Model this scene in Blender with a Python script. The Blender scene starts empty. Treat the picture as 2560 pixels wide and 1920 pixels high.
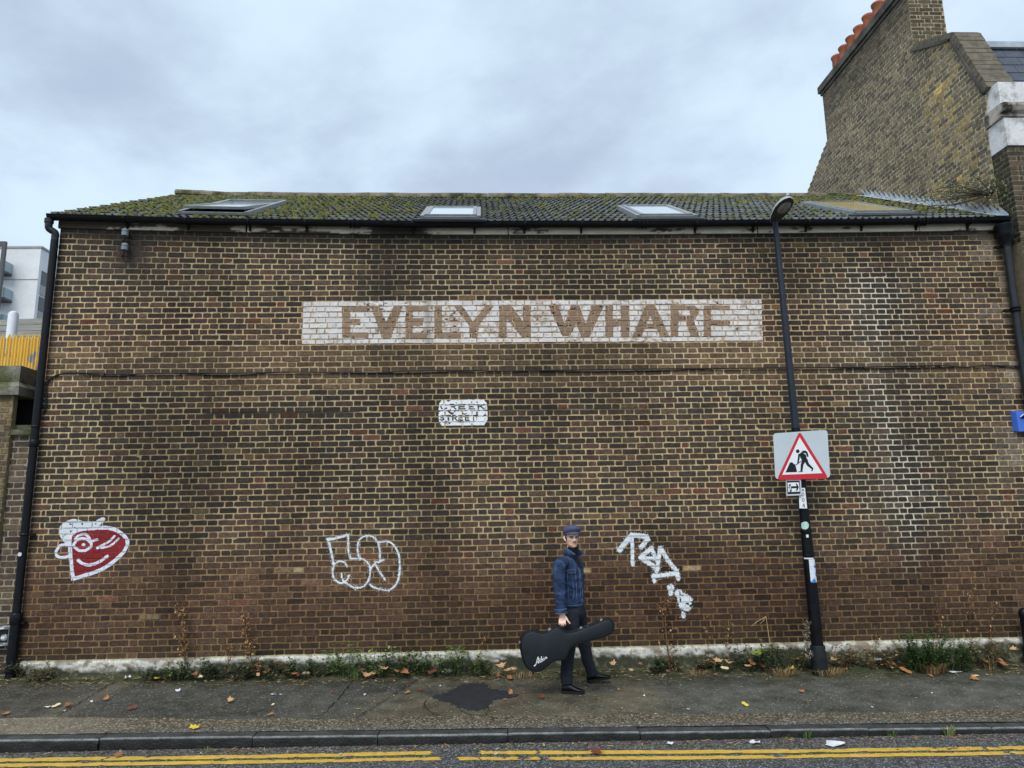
import bpy, bmesh, math, random
import numpy as np
from mathutils import Vector, Matrix
from mathutils.bvhtree import BVHTree

random.seed(7)
RNG = np.random.default_rng(11)
scene = bpy.context.scene
COL = scene.collection

# ------------------------------------------------------------------ camera
F_PX, PITCH, YAW, ROLL = 1775.0, 0.177375, 0.0403285, -0.0168690
CAM = np.array([0.0, -9.2452, 1.9514])
_cp, _sp = math.cos(PITCH), math.sin(PITCH)
FWD = np.array([math.sin(YAW) * _cp, math.cos(YAW) * _cp, _sp])
_rt = np.array([math.cos(YAW), -math.sin(YAW), 0.0])
_up = np.cross(_rt, FWD)
RGT = _rt * math.cos(ROLL) + _up * math.sin(ROLL)
UPV = -_rt * math.sin(ROLL) + _up * math.cos(ROLL)
cam_data = bpy.data.cameras.new('camera')
cam_data.sensor_width = 36.0
cam_data.lens = F_PX / 2560 * 36
cam_data.clip_end = 1500
cam = bpy.data.objects.new('camera', cam_data)
COL.objects.link(cam)
cam.matrix_world = Matrix(((RGT[0], UPV[0], -FWD[0], CAM[0]), (RGT[1], UPV[1], -FWD[1], CAM[1]),
                           (RGT[2], UPV[2], -FWD[2], CAM[2]), (0, 0, 0, 1)))
scene.camera = cam

# ------------------------------------------------------------------ overcast sky and sun
SUN_EL, SUN_AZ = math.radians(52), math.radians(200)     # behind the photographer, a little to the left
world = bpy.data.worlds.new('World')
scene.world = world
world.use_nodes = True
_nt = world.node_tree
for _n in list(_nt.nodes):
    _nt.nodes.remove(_n)


def _wn(t, **k):
    n = _nt.nodes.new(t)
    for a, b in k.items():
        setattr(n, a, b)
    return n


_out = _wn('ShaderNodeOutputWorld')
_bg = _wn('ShaderNodeBackground')
_sky = _wn('ShaderNodeTexSky', sky_type='NISHITA', sun_disc=False, sun_elevation=SUN_EL, sun_rotation=SUN_AZ)
_tc = _wn('ShaderNodeTexCoord')
_sep = _wn('ShaderNodeSeparateXYZ')
_nt.links.new(_tc.outputs['Generated'], _sep.inputs[0])
_zc = _wn('ShaderNodeMath', operation='ABSOLUTE')
_nt.links.new(_sep.outputs['Z'], _zc.inputs[0])
_za = _wn('ShaderNodeMath', operation='ADD')
_za.inputs[1].default_value = 0.32
_nt.links.new(_zc.outputs[0], _za.inputs[0])
_dx = _wn('ShaderNodeMath', operation='DIVIDE')
_dy = _wn('ShaderNodeMath', operation='DIVIDE')
_nt.links.new(_sep.outputs['X'], _dx.inputs[0])
_nt.links.new(_za.outputs[0], _dx.inputs[1])
_nt.links.new(_sep.outputs['Y'], _dy.inputs[0])
_nt.links.new(_za.outputs[0], _dy.inputs[1])
_cmb = _wn('ShaderNodeCombineXYZ')
_nt.links.new(_dx.outputs[0], _cmb.inputs[0])
_nt.links.new(_dy.outputs[0], _cmb.inputs[1])
_mp = _wn('ShaderNodeMapping')
_mp.inputs['Rotation'].default_value = (0, 0, 0.55)
_mp.inputs['Scale'].default_value = (1.05, 1.15, 1)
_mp.inputs['Location'].default_value = (3.45, 1.55, 0)
_nt.links.new(_cmb.outputs[0], _mp.inputs[0])
_n1 = _wn('ShaderNodeTexNoise')
_n1.inputs['Scale'].default_value = 1.7
_n1.inputs['Detail'].default_value = 8
_n1.inputs['Roughness'].default_value = 0.56
_n1.inputs['Distortion'].default_value = 0.15
_nt.links.new(_mp.outputs[0], _n1.inputs['Vector'])
_rp = _wn('ShaderNodeValToRGB')
_rp.color_ramp.interpolation = 'EASE'
_rp.color_ramp.elements[0].position = 0.34
_rp.color_ramp.elements[0].color = (0.42, 0.515, 0.65, 1)
_rp.color_ramp.elements[1].position = 0.62
_rp.color_ramp.elements[1].color = (0.63, 0.775, 0.915, 1)
_nt.links.new(_n1.outputs['Fac'], _rp.inputs[0])
_mx = _wn('ShaderNodeMix', data_type='RGBA')
_mx.inputs[0].default_value = 0.93
_sk = _wn('ShaderNodeMix', data_type='RGBA', blend_type='MULTIPLY')
_sk.inputs[0].default_value = 1.0
_sk.inputs[7].default_value = (0.1, 0.1, 0.1, 1)          # clear sky at strength 0.1 behind the cloud
_nt.links.new(_sky.outputs[0], _sk.inputs[6])
_nt.links.new(_sk.outputs[2], _mx.inputs[6])
_nt.links.new(_rp.outputs[0], _mx.inputs[7])
_nt.links.new(_mx.outputs[2], _bg.inputs['Color'])
_bg.inputs['Strength'].default_value = 0.78
_nt.links.new(_bg.outputs[0], _out.inputs[0])

sun_data = bpy.data.lights.new('sun', 'SUN')
sun_data.energy = 1.5
sun_data.angle = math.radians(32)
sun_data.color = (1.0, 0.97, 0.93)
sun = bpy.data.objects.new('sun', sun_data)
COL.objects.link(sun)
_sd = Vector((math.sin(SUN_AZ) * math.cos(SUN_EL), math.cos(SUN_AZ) * math.cos(SUN_EL), math.sin(SUN_EL)))
sun.rotation_euler = _sd.to_track_quat('Z', 'Y').to_euler()
sun.location = (0, -30, 40)
vs = scene.view_settings
vs.view_transform = 'Standard'
vs.look = 'None'
vs.gamma = 1.0
vs.exposure = 0.62
vs.use_curve_mapping = False


# ------------------------------------------------------------------ helpers
def s2l(r, g, b):
    f = lambda c: (c / 255 / 12.92) if c / 255 <= 0.04045 else ((c / 255 + 0.055) / 1.055) ** 2.4
    return np.array([f(r), f(g), f(b)])


def ray(u, v):
    return RGT * (u - 1280) / F_PX - UPV * (v - 960) / F_PX + FWD


def at(u, v, Y):
    """point of the plane y = Y seen at photo position (u, v)"""
    d = ray(u, v)
    return CAM + d * ((Y - CAM[1]) / d[1])


def atX(u, v, X):
    d = ray(u, v)
    return CAM + d * ((X - CAM[0]) / d[0])


def atZ(u, v, Z):
    d = ray(u, v)
    return CAM + d * ((Z - CAM[2]) / d[2])


def wall_xz(u, v):
    p = at(u, v, 0.0)
    return p[0], p[2]


def tag(o, label=None, cat=None, group=None, kind=None):
    if label:
        o['label'] = label
    if cat:
        o['category'] = cat
    if group:
        o['group'] = group
    if kind:
        o['kind'] = kind
    return o


def empty(name, loc, label=None, cat=None, group=None, parent=None, kind=None):
    o = bpy.data.objects.new(name, None)
    o.empty_display_size = 0.2
    COL.objects.link(o)
    o.location = loc
    if parent is not None:
        adopt(o, parent)
    return tag(o, label, cat, group, kind)


def world_loc(o):
    l = Vector(o.location)
    while o.parent is not None:
        o = o.parent
        l = l + Vector(o.location)
    return l


def adopt(o, p):
    """parent o (built in world coordinates) to p, whose chain only translates"""
    o.parent = p
    l = world_loc(p)
    o.location = Vector(o.location) - l


class MB:
    """mesh builder: vertices, faces and one colour per vertex"""

    def __init__(self):
        self.v, self.f, self.c, self.n = [], [], [], 0

    def add(self, verts, faces, col=None):
        verts = np.asarray(verts, float).reshape(-1, 3)
        b = self.n
        self.v.append(verts)
        self.n += len(verts)
        self.f.extend([[i + b for i in f] for f in faces])
        if col is None:
            col = (1, 1, 1)
        col = np.asarray(col, float)
        if col.ndim == 1:
            col = np.tile(col, (len(verts), 1))
        self.c.append(col)
        return b

    def box(self, lo, hi, col=None, top=None):
        x0, y0, z0 = lo
        x1, y1, z1 = hi
        v = [(x0, y0, z0), (x1, y0, z0), (x1, y1, z0), (x0, y1, z0), (x0, y0, z1), (x1, y0, z1), (x1, y1, z1), (x0, y1, z1)]
        f = [(0, 3, 2, 1), (4, 5, 6, 7), (0, 1, 5, 4), (1, 2, 6, 5), (2, 3, 7, 6), (3, 0, 4, 7)]
        self.add(v, f, col)

    def hexa(self, v8, col=None):
        f = [(0, 3, 2, 1), (4, 5, 6, 7), (0, 1, 5, 4), (1, 2, 6, 5), (2, 3, 7, 6), (3, 0, 4, 7)]
        self.add(v8, f, col)

    def tube(self, pts, rad, n=10, col=None, cap=True, squash=None):
        pts = [np.asarray(p, float) for p in pts]
        m = len(pts)
        rad = [rad] * m if np.isscalar(rad) else rad
        vs_, fs = [], []
        ref = None
        for i, p in enumerate(pts):
            t = pts[min(i + 1, m - 1)] - pts[max(i - 1, 0)]
            t = t / (np.linalg.norm(t) + 1e-12)
            if ref is None:
                a = np.array([0, 0, 1.0]) if abs(t[2]) < 0.9 else np.array([1.0, 0, 0])
                ref = np.cross(t, a)
            ref = ref - t * np.dot(ref, t)
            ref /= np.linalg.norm(ref) + 1e-12
            b = np.cross(t, ref)
            for k in range(n):
                an = 2 * math.pi * k / n
                vs_.append(p + rad[i] * (math.cos(an) * ref + math.sin(an) * b))
        for i in range(m - 1):
            for k in range(n):
                k2 = (k + 1) % n
                fs.append((i * n + k, i * n + k2, (i + 1) * n + k2, (i + 1) * n + k))
        if cap:
            fs.append(tuple(reversed(range(n))))
            fs.append(tuple(range((m - 1) * n, m * n)))
        self.add(vs_, fs, col)

    def lathe(self, prof, base, n=16, col=None, axis=None):
        """prof: (radius, height) pairs round the axis through base"""
        ax = np.array([0, 0, 1.0]) if axis is None else np.asarray(axis, float) / np.linalg.norm(axis)
        a = np.array([1.0, 0, 0]) if abs(ax[0]) < 0.9 else np.array([0, 1.0, 0])
        e1 = np.cross(a, ax)
        e1 /= np.linalg.norm(e1)
        e2 = np.cross(ax, e1)
        base = np.asarray(base, float)
        vs_, fs = [], []
        m = len(prof)
        for r, h in prof:
            for k in range(n):
                an = 2 * math.pi * k / n
                vs_.append(base + ax * h + r * (math.cos(an) * e1 + math.sin(an) * e2))
        for i in range(m - 1):
            for k in range(n):
                k2 = (k + 1) % n
                fs.append((i * n + k, i * n + k2, (i + 1) * n + k2, (i + 1) * n + k))
        fs.append(tuple(reversed(range(n))))
        fs.append(tuple(range((m - 1) * n, m * n)))
        self.add(vs_, fs, col)

    def prism(self, poly, off, col=None):
        """closed polygon (3D points) and its copy moved by off"""
        poly = np.asarray(poly, float)
        n = len(poly)
        v = np.vstack([poly, poly + np.asarray(off, float)])
        f = [tuple(range(n)), tuple(reversed(range(n, 2 * n)))]
        f += [(i, i + n, (i + 1) % n + n, (i + 1) % n) for i in range(n)]
        self.add(v, f, col)

    def ribbon(self, pts, w, nrm, col=None):
        """flat stroke of width w along pts, facing nrm"""
        pts = [np.asarray(p, float) for p in pts]
        nrm = np.asarray(nrm, float)
        m = len(pts)
        vs_ = []
        for i, p in enumerate(pts):
            t = pts[min(i + 1, m - 1)] - pts[max(i - 1, 0)]
            s = np.cross(nrm, t)
            s /= np.linalg.norm(s) + 1e-12
            ww = w if np.isscalar(w) else w[i]
            vs_ += [p + s * ww / 2, p - s * ww / 2]
        self.add(vs_, [(2 * i, 2 * i + 1, 2 * i + 3, 2 * i + 2) for i in range(m - 1)], col)

    def mesh(self, name):
        me = bpy.data.meshes.new(name)
        V = np.vstack(self.v) if self.v else np.zeros((0, 3))
        me.from_pydata(V.tolist(), [], self.f)
        C = np.vstack(self.c) if self.c else np.zeros((0, 3))
        at_ = me.color_attributes.new('Col', 'FLOAT_COLOR', 'POINT')
        at_.data.foreach_set('color', np.hstack([C, np.ones((len(C), 1))]).astype(np.float32).ravel())
        me.update()
        return me

    def build(self, name, mat, parent=None, smooth=False, origin=None, fix=False):
        me = self.mesh(name)
        if fix:
            bm = bmesh.new()
            bm.from_mesh(me)
            bmesh.ops.recalc_face_normals(bm, faces=bm.faces)
            bm.to_mesh(me)
            bm.free()
        if origin is not None:
            me.transform(Matrix.Translation(-Vector(origin)))
        if smooth:
            me.polygons.foreach_set('use_smooth', [True] * len(me.polygons))
        if mat is not None:
            me.materials.append(mat)
        o = bpy.data.objects.new(name, me)
        COL.objects.link(o)
        if origin is not None:
            o.location = origin
        if parent is not None:
            adopt(o, parent)
        return o


def smooth_by_angle(o, deg=40):
    me = o.data
    bm = bmesh.new()
    bm.from_mesh(me)
    for f in bm.faces:
        f.smooth = True
    for e in bm.edges:
        if len(e.link_faces) == 2 and e.calc_face_angle(0) > math.radians(deg):
            e.smooth = False
    bm.to_mesh(me)
    bm.free()


def catmull(pts, per=6, closed=False):
    P = [np.asarray(p, float) for p in pts]
    n = len(P)
    out = []
    rng = range(n) if closed else range(n - 1)
    for i in rng:
        p0 = P[(i - 1) % n] if closed or i > 0 else 2 * P[0] - P[1]
        p1, p2 = P[i], P[(i + 1) % n]
        p3 = P[(i + 2) % n] if closed or i + 2 < n else 2 * P[-1] - P[-2]
        for k in range(per):
            t = k / per
            out.append(0.5 * ((2 * p1) + (-p0 + p2) * t + (2 * p0 - 5 * p1 + 4 * p2 - p3) * t * t + (-p0 + 3 * p1 - 3 * p2 + p3) * t ** 3))
    if not closed:
        out.append(P[-1])
    return out


def _hash(ix, iy, s):
    h = (ix * 374761393 + iy * 668265263 + s * 974634777) & 0x7fffffff
    h = ((h ^ (h >> 13)) * 1274126177) & 0x7fffffff
    return ((h ^ (h >> 16)) & 0xffff) / 65535.0


def vnoise(x, y, s=0):
    """value noise 0..1 on arrays"""
    x = np.asarray(x, float)
    y = np.asarray(y, float)
    ix, iy = np.floor(x).astype(np.int64), np.floor(y).astype(np.int64)
    fx, fy = x - ix, y - iy
    fx, fy = fx * fx * (3 - 2 * fx), fy * fy * (3 - 2 * fy)
    a, b = _hash(ix, iy, s), _hash(ix + 1, iy, s)
    c, d = _hash(ix, iy + 1, s), _hash(ix + 1, iy + 1, s)
    return (a * (1 - fx) + b * fx) * (1 - fy) + (c * (1 - fx) + d * fx) * fy


def fbm(x, y, s=0, o=3):
    t, a, r = 0, 1, 0
    for k in range(o):
        r = r + a * vnoise(np.asarray(x) * 2 ** k, np.asarray(y) * 2 ** k, s + k * 17)
        t += a
        a *= 0.5
    return r / t


def sstep(a, b, x):
    t = np.clip((np.asarray(x, float) - a) / (b - a), 0, 1)
    return t * t * (3 - 2 * t)


# ------------------------------------------------------------------ materials
def mat(name, base, rough=0.75, var=0.25, scale=6.0, bump=0.0, bscale=80.0, attr=False, metal=0.0, spec=0.4,
        var2=0.0, scale2=60.0, tint=None, tscale=2.0, tpos=(0.5, 0.65), emit=None, subsurf=0.0, dist=0.005,
        rvar=0.0, stretch=None):
    m = bpy.data.materials.new(name)
    m.use_nodes = True
    nt = m.node_tree
    N = nt.nodes
    bs = N['Principled BSDF']
    bs.inputs['Roughness'].default_value = rough
    bs.inputs['Metallic'].default_value = metal
    bs.inputs['Specular IOR Level'].default_value = spec
    tc = N.new('ShaderNodeTexCoord')
    vec = tc.outputs['Object']
    if stretch:
        mp = N.new('ShaderNodeMapping')
        mp.inputs['Scale'].default_value = stretch
        nt.links.new(vec, mp.inputs[0])
        vec = mp.outputs[0]
    if attr:
        a = N.new('ShaderNodeVertexColor')
        a.layer_name = 'Col'
        colour = a.outputs['Color']
    else:
        r = N.new('ShaderNodeRGB')
        r.outputs[0].default_value = (*base, 1)
        colour = r.outputs[0]
    if tint is not None:
        n = N.new('ShaderNodeTexNoise')
        n.inputs['Scale'].default_value = tscale
        n.inputs['Detail'].default_value = 6
        n.inputs['Roughness'].default_value = 0.6
        nt.links.new(vec, n.inputs['Vector'])
        mr = N.new('ShaderNodeMapRange')
        mr.inputs[1].default_value, mr.inputs[2].default_value = tpos
        nt.links.new(n.outputs['Fac'], mr.inputs[0])
        mx = N.new('ShaderNodeMix')
        mx.data_type = 'RGBA'
        nt.links.new(mr.outputs[0], mx.inputs[0])
        nt.links.new(colour, mx.inputs[6])
        mx.inputs[7].default_value = (*tint, 1)
        colour = mx.outputs[2]
    for vv, sc, dt in ((var, scale, 4), (var2, scale2, 2)):
        if vv > 0:
            n = N.new('ShaderNodeTexNoise')
            n.inputs['Scale'].default_value = sc
            n.inputs['Detail'].default_value = dt
            nt.links.new(vec, n.inputs['Vector'])
            mr = N.new('ShaderNodeMapRange')
            mr.inputs[1].default_value, mr.inputs[2].default_value = 0.3, 0.7
            mr.inputs[3].default_value, mr.inputs[4].default_value = 1 - vv, 1 + vv
            nt.links.new(n.outputs['Fac'], mr.inputs[0])
            mx = N.new('ShaderNodeVectorMath')
            mx.operation = 'SCALE'
            nt.links.new(colour, mx.inputs[0])
            nt.links.new(mr.outputs[0], mx.inputs['Scale'])
            colour = mx.outputs[0]
            if rvar and vv == var:
                m2 = N.new('ShaderNodeMapRange')
                m2.inputs[1].default_value, m2.inputs[2].default_value = 0.3, 0.7
                m2.inputs[3].default_value, m2.inputs[4].default_value = max(0.02, rough - rvar), min(1, rough + rvar)
                nt.links.new(n.outputs['Fac'], m2.inputs[0])
                nt.links.new(m2.outputs[0], bs.inputs['Roughness'])
    nt.links.new(colour, bs.inputs['Base Color'])
    if bump > 0:
        n = N.new('ShaderNodeTexNoise')
        n.inputs['Scale'].default_value = bscale
        n.inputs['Detail'].default_value = 4
        nt.links.new(vec, n.inputs['Vector'])
        b = N.new('ShaderNodeBump')
        b.inputs['Strength'].default_value = bump
        b.inputs['Distance'].default_value = dist
        nt.links.new(n.outputs['Fac'], b.inputs['Height'])
        nt.links.new(b.outputs[0], bs.inputs['Normal'])
    if subsurf:
        bs.inputs['Subsurface Weight'].default_value = subsurf
        bs.inputs['Subsurface Radius'].default_value = (0.01, 0.004, 0.002)
    return m


def speckle(m, scale, thr, colour, amount=1.0, seed=0.0):
    """scatter of small stones of another colour over a material"""
    nt = m.node_tree
    N = nt.nodes
    bs = N['Principled BSDF']
    src = bs.inputs['Base Color'].links[0].from_socket
    tc = N.new('ShaderNodeTexCoord')
    mp = N.new('ShaderNodeMapping')
    mp.inputs['Location'].default_value = (seed, seed, 0)
    nt.links.new(tc.outputs['Object'], mp.inputs[0])
    v = N.new('ShaderNodeTexVoronoi')
    v.inputs['Scale'].default_value = scale
    nt.links.new(mp.outputs[0], v.inputs['Vector'])
    sp = N.new('ShaderNodeSeparateColor')
    nt.links.new(v.outputs['Color'], sp.inputs[0])
    g = N.new('ShaderNodeMath')
    g.operation = 'GREATER_THAN'
    nt.links.new(sp.outputs[0], g.inputs[0])
    g.inputs[1].default_value = thr
    ml = N.new('ShaderNodeMath')
    ml.operation = 'MULTIPLY'
    nt.links.new(g.outputs[0], ml.inputs[0])
    m3 = N.new('ShaderNodeMapRange')
    m3.inputs[3].default_value, m3.inputs[4].default_value = 0.25 * amount, amount
    nt.links.new(sp.outputs[1], m3.inputs[0])
    nt.links.new(m3.outputs[0], ml.inputs[1])
    mx = N.new('ShaderNodeMix')
    mx.data_type = 'RGBA'
    nt.links.new(ml.outputs[0], mx.inputs[0])
    nt.links.new(src, mx.inputs[6])
    mx.inputs[7].default_value = (*colour, 1)
    nt.links.new(mx.outputs[2], bs.inputs['Base Color'])
    return m
# ================================================================== GROUND
def pav_z(x, y):
    return -0.0108 * np.clip(x, -9, 9) + 0.036 * np.clip(y, -3, 0.3)


def kerb_y(x):
    return -2.19 - 0.014 * np.clip(x, -9, 9)


def road_z(x):
    return -0.158 - 0.0062 * np.clip(x, -9, 9)


def grid_sheet(xs, ys, zf, cf, name, m, kind='structure'):
    X, Y = np.meshgrid(xs, ys)
    Z = zf(X, Y)
    C = cf(X, Y)
    nx, ny = len(xs), len(ys)
    b = MB()
    idx = np.arange(nx * ny).reshape(ny, nx)
    f = np.stack([idx[:-1, :-1], idx[:-1, 1:], idx[1:, 1:], idx[1:, :-1]], -1).reshape(-1, 4)
    b.add(np.stack([X, Y, Z], -1).reshape(-1, 3), f.tolist(), C.reshape(-1, 3))
    o = b.build(name, m, smooth=True)
    o['kind'] = kind
    return o


def lerp(a, b, t):
    t = np.asarray(t)[..., None]
    return a * (1 - t) + b * t


xs_f = np.concatenate([np.linspace(-60, -9.2, 12), np.arange(-9, 9.001, 0.05), np.linspace(9.2, 60, 12)])
xs_g = np.concatenate([np.linspace(-300, -9.2, 14), np.arange(-9, 9.001, 0.06), np.linspace(9.2, 300, 14)])

# --- road
def road_col(X, Y):
    ky = kerb_y(X)
    base = np.broadcast_to(np.array([0.052, 0.054, 0.057]), X.shape + (3,))
    n = fbm(X * 2.2, Y * 5, 3)
    c = base * (0.75 + 0.5 * n)[..., None]
    gutter = sstep(0.42, 0.05, ky - Y + 0.12 * (fbm(X * 3, Y * 3, 5) - 0.5))       # silt in the channel
    c = lerp(c, np.array([0.058, 0.052, 0.044]), 0.85 * gutter)
    patch = sstep(0.02, 0.05, 0.25 - np.abs(X + 0.15 + 0.1 * (n - 0.5))) * sstep(-2.75, -2.62, Y)
    c = lerp(c, np.array([0.05, 0.05, 0.052]), 0.75 * patch)
    return c


def road_zz(X, Y):
    return road_z(X) + 0.004 * (fbm(X * 3, Y * 3, 9) - 0.5) + 0.003 * (vnoise(X * 20, Y * 20, 4) - 0.5)


M_ROAD = mat('road_asphalt', (1, 1, 1), 0.62, 0.22, 14, 0.8, 130, attr=True, var2=0.35, scale2=150, rvar=0.2, dist=0.006)
speckle(M_ROAD, 70, 0.80, (0.20, 0.20, 0.20), 0.8)
speckle(M_ROAD, 110, 0.86, (0.42, 0.42, 0.40), 0.9, 3.1)
ys_r = np.concatenate([np.linspace(-16, -4.2, 10), np.arange(-4, -1.9, 0.05)])
grid_sheet(xs_g, ys_r, road_zz, road_col, 'road', M_ROAD)

M_GROUND = mat('ground_soil', (0.07, 0.065, 0.055), 0.9, 0.3, 1.5, 0.4, 20)
b = MB()
b.add([(-400, -400, -0.6), (400, -400, -0.6), (400, 600, -0.6), (-400, 600, -0.6)], [(0, 1, 2, 3)])
b.build('ground', M_GROUND)['kind'] = 'structure'
b = MB()
b.add([(-300, -19, -0.03), (300, -19, -0.03), (300, -15.9, -0.03), (-300, -15.9, -0.03), (300, -15.9, -0.3), (-300, -15.9, -0.3)],
      [(0, 1, 2, 3), (3, 2, 4, 5)])
b.build('pavement', M_GROUND)['kind'] = 'structure'

# --- pavement
TR = np.array([[141, 1801], [330, 1704]])
_t0, _t1 = atZ(*TR[0], -0.01), atZ(*TR[1], 0.04)


def pav_col(X, Y):
    n = fbm(X * 1.3, Y * 2.2, 21)
    n2 = fbm(X * 5, Y * 7, 22)
    c = lerp(np.broadcast_to(np.array([0.042, 0.043, 0.037]), X.shape + (3,)), np.array([0.072, 0.071, 0.059]), n)
    # algae along the foot of the wall
    g = sstep(-0.78, -0.18, Y + 0.45 * (fbm(X * 1.7, Y * 2, 25) - 0.5))
    c = lerp(c, np.array([0.034, 0.036, 0.017]), 0.9 * g)
    # old brown patch in the middle
    cx = sstep(1.9, 1.2, np.abs(X - 0.35 + 0.7 * (n - 0.5)))
    c = lerp(c, np.array([0.098, 0.082, 0.050]), 0.8 * cx * sstep(0.35, 0.6, n2 + 0.22 * sstep(-0.8, -1.3, Y)))
    # left bay, browner, and the pale filled trench beside it
    tx = _t0[0] + (_t1[0] - _t0[0]) * (Y - _t0[1]) / (_t1[1] - _t0[1])
    d = X - tx + 0.05 * (n2 - 0.5)
    left = sstep(0.03, -0.05, d)
    c = lerp(c, np.array([0.064, 0.058, 0.042]), 0.6 * left)
    line = sstep(0.16, 0.10, np.abs(d + 0.1)) * sstep(0.2, 0.55, n2 + 0.2)
    c = lerp(c, np.array([0.105, 0.094, 0.066]), 0.8 * line)
    d2 = X + 1.05 - 0.35 * (Y + 1)
    c = lerp(c, np.array([0.095, 0.088, 0.066]), 0.75 * sstep(0.05, 0.02, np.abs(d2 - 0.05) - 0.02 * n2))
    c = lerp(c, np.array([0.018, 0.018, 0.014]), 0.8 * sstep(0.035, 0.01, np.abs(d2 + 0.02) - 0.01 * n2))
    big = fbm(X * 0.55, Y * 0.9, 27)
    return c * (0.85 + 0.3 * n2)[..., None] * (0.95 + 0.68 * sstep(0.3, 0.7, big))[..., None]


def pav_zz(X, Y):
    return pav_z(X, Y) + 0.006 * (fbm(X * 1.5, Y * 1.5, 31) - 0.5) + 0.0025 * (vnoise(X * 18, Y * 18, 32) - 0.5)


M_PAV = mat('pavement_asphalt', (1, 1, 1), 0.52, 0.28, 5, 0.45, 150, attr=True, var2=0.3, scale2=190, rvar=0.22, dist=0.004)
speckle(M_PAV, 75, 0.84, (0.112, 0.110, 0.096), 0.7)
speckle(M_PAV, 95, 0.955, (0.36, 0.345, 0.30), 0.9, 2.3)


def warp_grid(xs, n, off0, off1):
    """rows that follow the kerb line"""
    X, T = np.meshgrid(xs, np.linspace(0, 1, n))
    Y = (kerb_y(X) + off0) * (1 - T) + (off1) * T
    return X, Y


def sheet_xy(X, Y, zf, cf, name, m, kind='structure', parent=None):
    b = MB()
    ny, nx = X.shape
    idx = np.arange(nx * ny).reshape(ny, nx)
    f = np.stack([idx[:-1, :-1], idx[:-1, 1:], idx[1:, 1:], idx[1:, :-1]], -1).reshape(-1, 4)
    b.add(np.stack([X, Y, zf(X, Y)], -1).reshape(-1, 3), f.tolist(), cf(X, Y).reshape(-1, 3))
    o = b.build(name, m, parent, smooth=True)
    if kind:
        o['kind'] = kind
    return o


X, Y = warp_grid(xs_f, 46, 0.15, 0.25)
pavement = sheet_xy(X, Y, pav_zz, pav_col, 'pavement', M_PAV)

# --- strip of exposed aggregate behind the kerb
M_AGG = mat('exposed_aggregate', (1, 1, 1), 0.6, 0.25, 9, 0.9, 110, attr=True, var2=0.3, scale2=120, rvar=0.15, dist=0.006)
speckle(M_AGG, 58, 0.66, (0.26, 0.20, 0.12), 0.85)
speckle(M_AGG, 75, 0.90, (0.52, 0.46, 0.35), 0.9, 1.7)


def agg_col(X, Y):
    n = fbm(X * 1.8, Y * 4, 41)
    c = lerp(np.broadcast_to(np.array([0.058, 0.050, 0.035]), X.shape + (3,)), np.array([0.092, 0.078, 0.054]), n)
    e = sstep(0.02, 0.12, Y - kerb_y(X) - 0.2 + 0.1 * (n - 0.5))
    c = lerp(np.broadcast_to(np.array([0.07, 0.072, 0.068]), X.shape + (3,)), c, e)
    return lerp(c, np.array([0.20, 0.175, 0.13]), 0.7 * sstep(-3.2, -4.2, X))


T = np.linspace(0, 1, 12)[:, None]
Xa = np.repeat(xs_f[None, :], 12, 0)
top = kerb_y(Xa) + 0.50 + 0.10 * (fbm(Xa * 1.4, Xa * 0, 44) - 0.5) + 0.12 * sstep(-2, -4, Xa)
Ya = (kerb_y(Xa) + 0.15) * (1 - T) + top * T
sheet_xy(Xa, Ya, lambda x, y: pav_zz(x, y) + 0.004, agg_col, 'aggregate_strip', M_AGG)

# --- dark tarmac repair on the pavement
M_TAR = mat('fresh_tarmac', (0.019, 0.020, 0.023), 0.75, 0.25, 12, 0.6, 160, var2=0.3, scale2=140)
rp = [(1082, 1742), (1120, 1733), (1140, 1722), (1165, 1714), (1210, 1713), (1222, 1718), (1232, 1725), (1262, 1728), (1295, 1740),
      (1262, 1745), (1240, 1748), (1228, 1757), (1215, 1768), (1195, 1772), (1165, 1770), (1140, 1764), (1118, 1755), (1095, 1751)]
ring = []
for p in catmull([np.array(q) for q in rp], 7, True):
    w = atZ(p[0], p[1], -0.035)
    ring.append(w)
ring = np.array(ring)
cen = ring.mean(0)
ring = cen + (ring - cen) * (1 + 0.16 * (RNG.random(len(ring)) - 0.5))[:, None]
b = MB()
rows = []
for s in (1.0, 0.8, 0.45, 0.0):
    rr = cen + (ring - cen) * s
    rr[:, 2] = pav_z(rr[:, 0], rr[:, 1]) + (0.003 if s == 1 else 0.010)
    rows.append(rr)
n = len(ring)
V = np.vstack(rows[:3] + [rows[3][:1]])
f = []
for k in range(2):
    f += [(k * n + i, k * n + (i + 1) % n, (k + 1) * n + (i + 1) % n, (k + 1) * n + i) for i in range(n)]
f += [(2 * n + i, 2 * n + (i + 1) % n, 3 * n) for i in range(n)]
b.add(V, f)
o = b.build('tarmac_patch', M_TAR, smooth=True, fix=True)
o['kind'] = 'structure'

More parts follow.
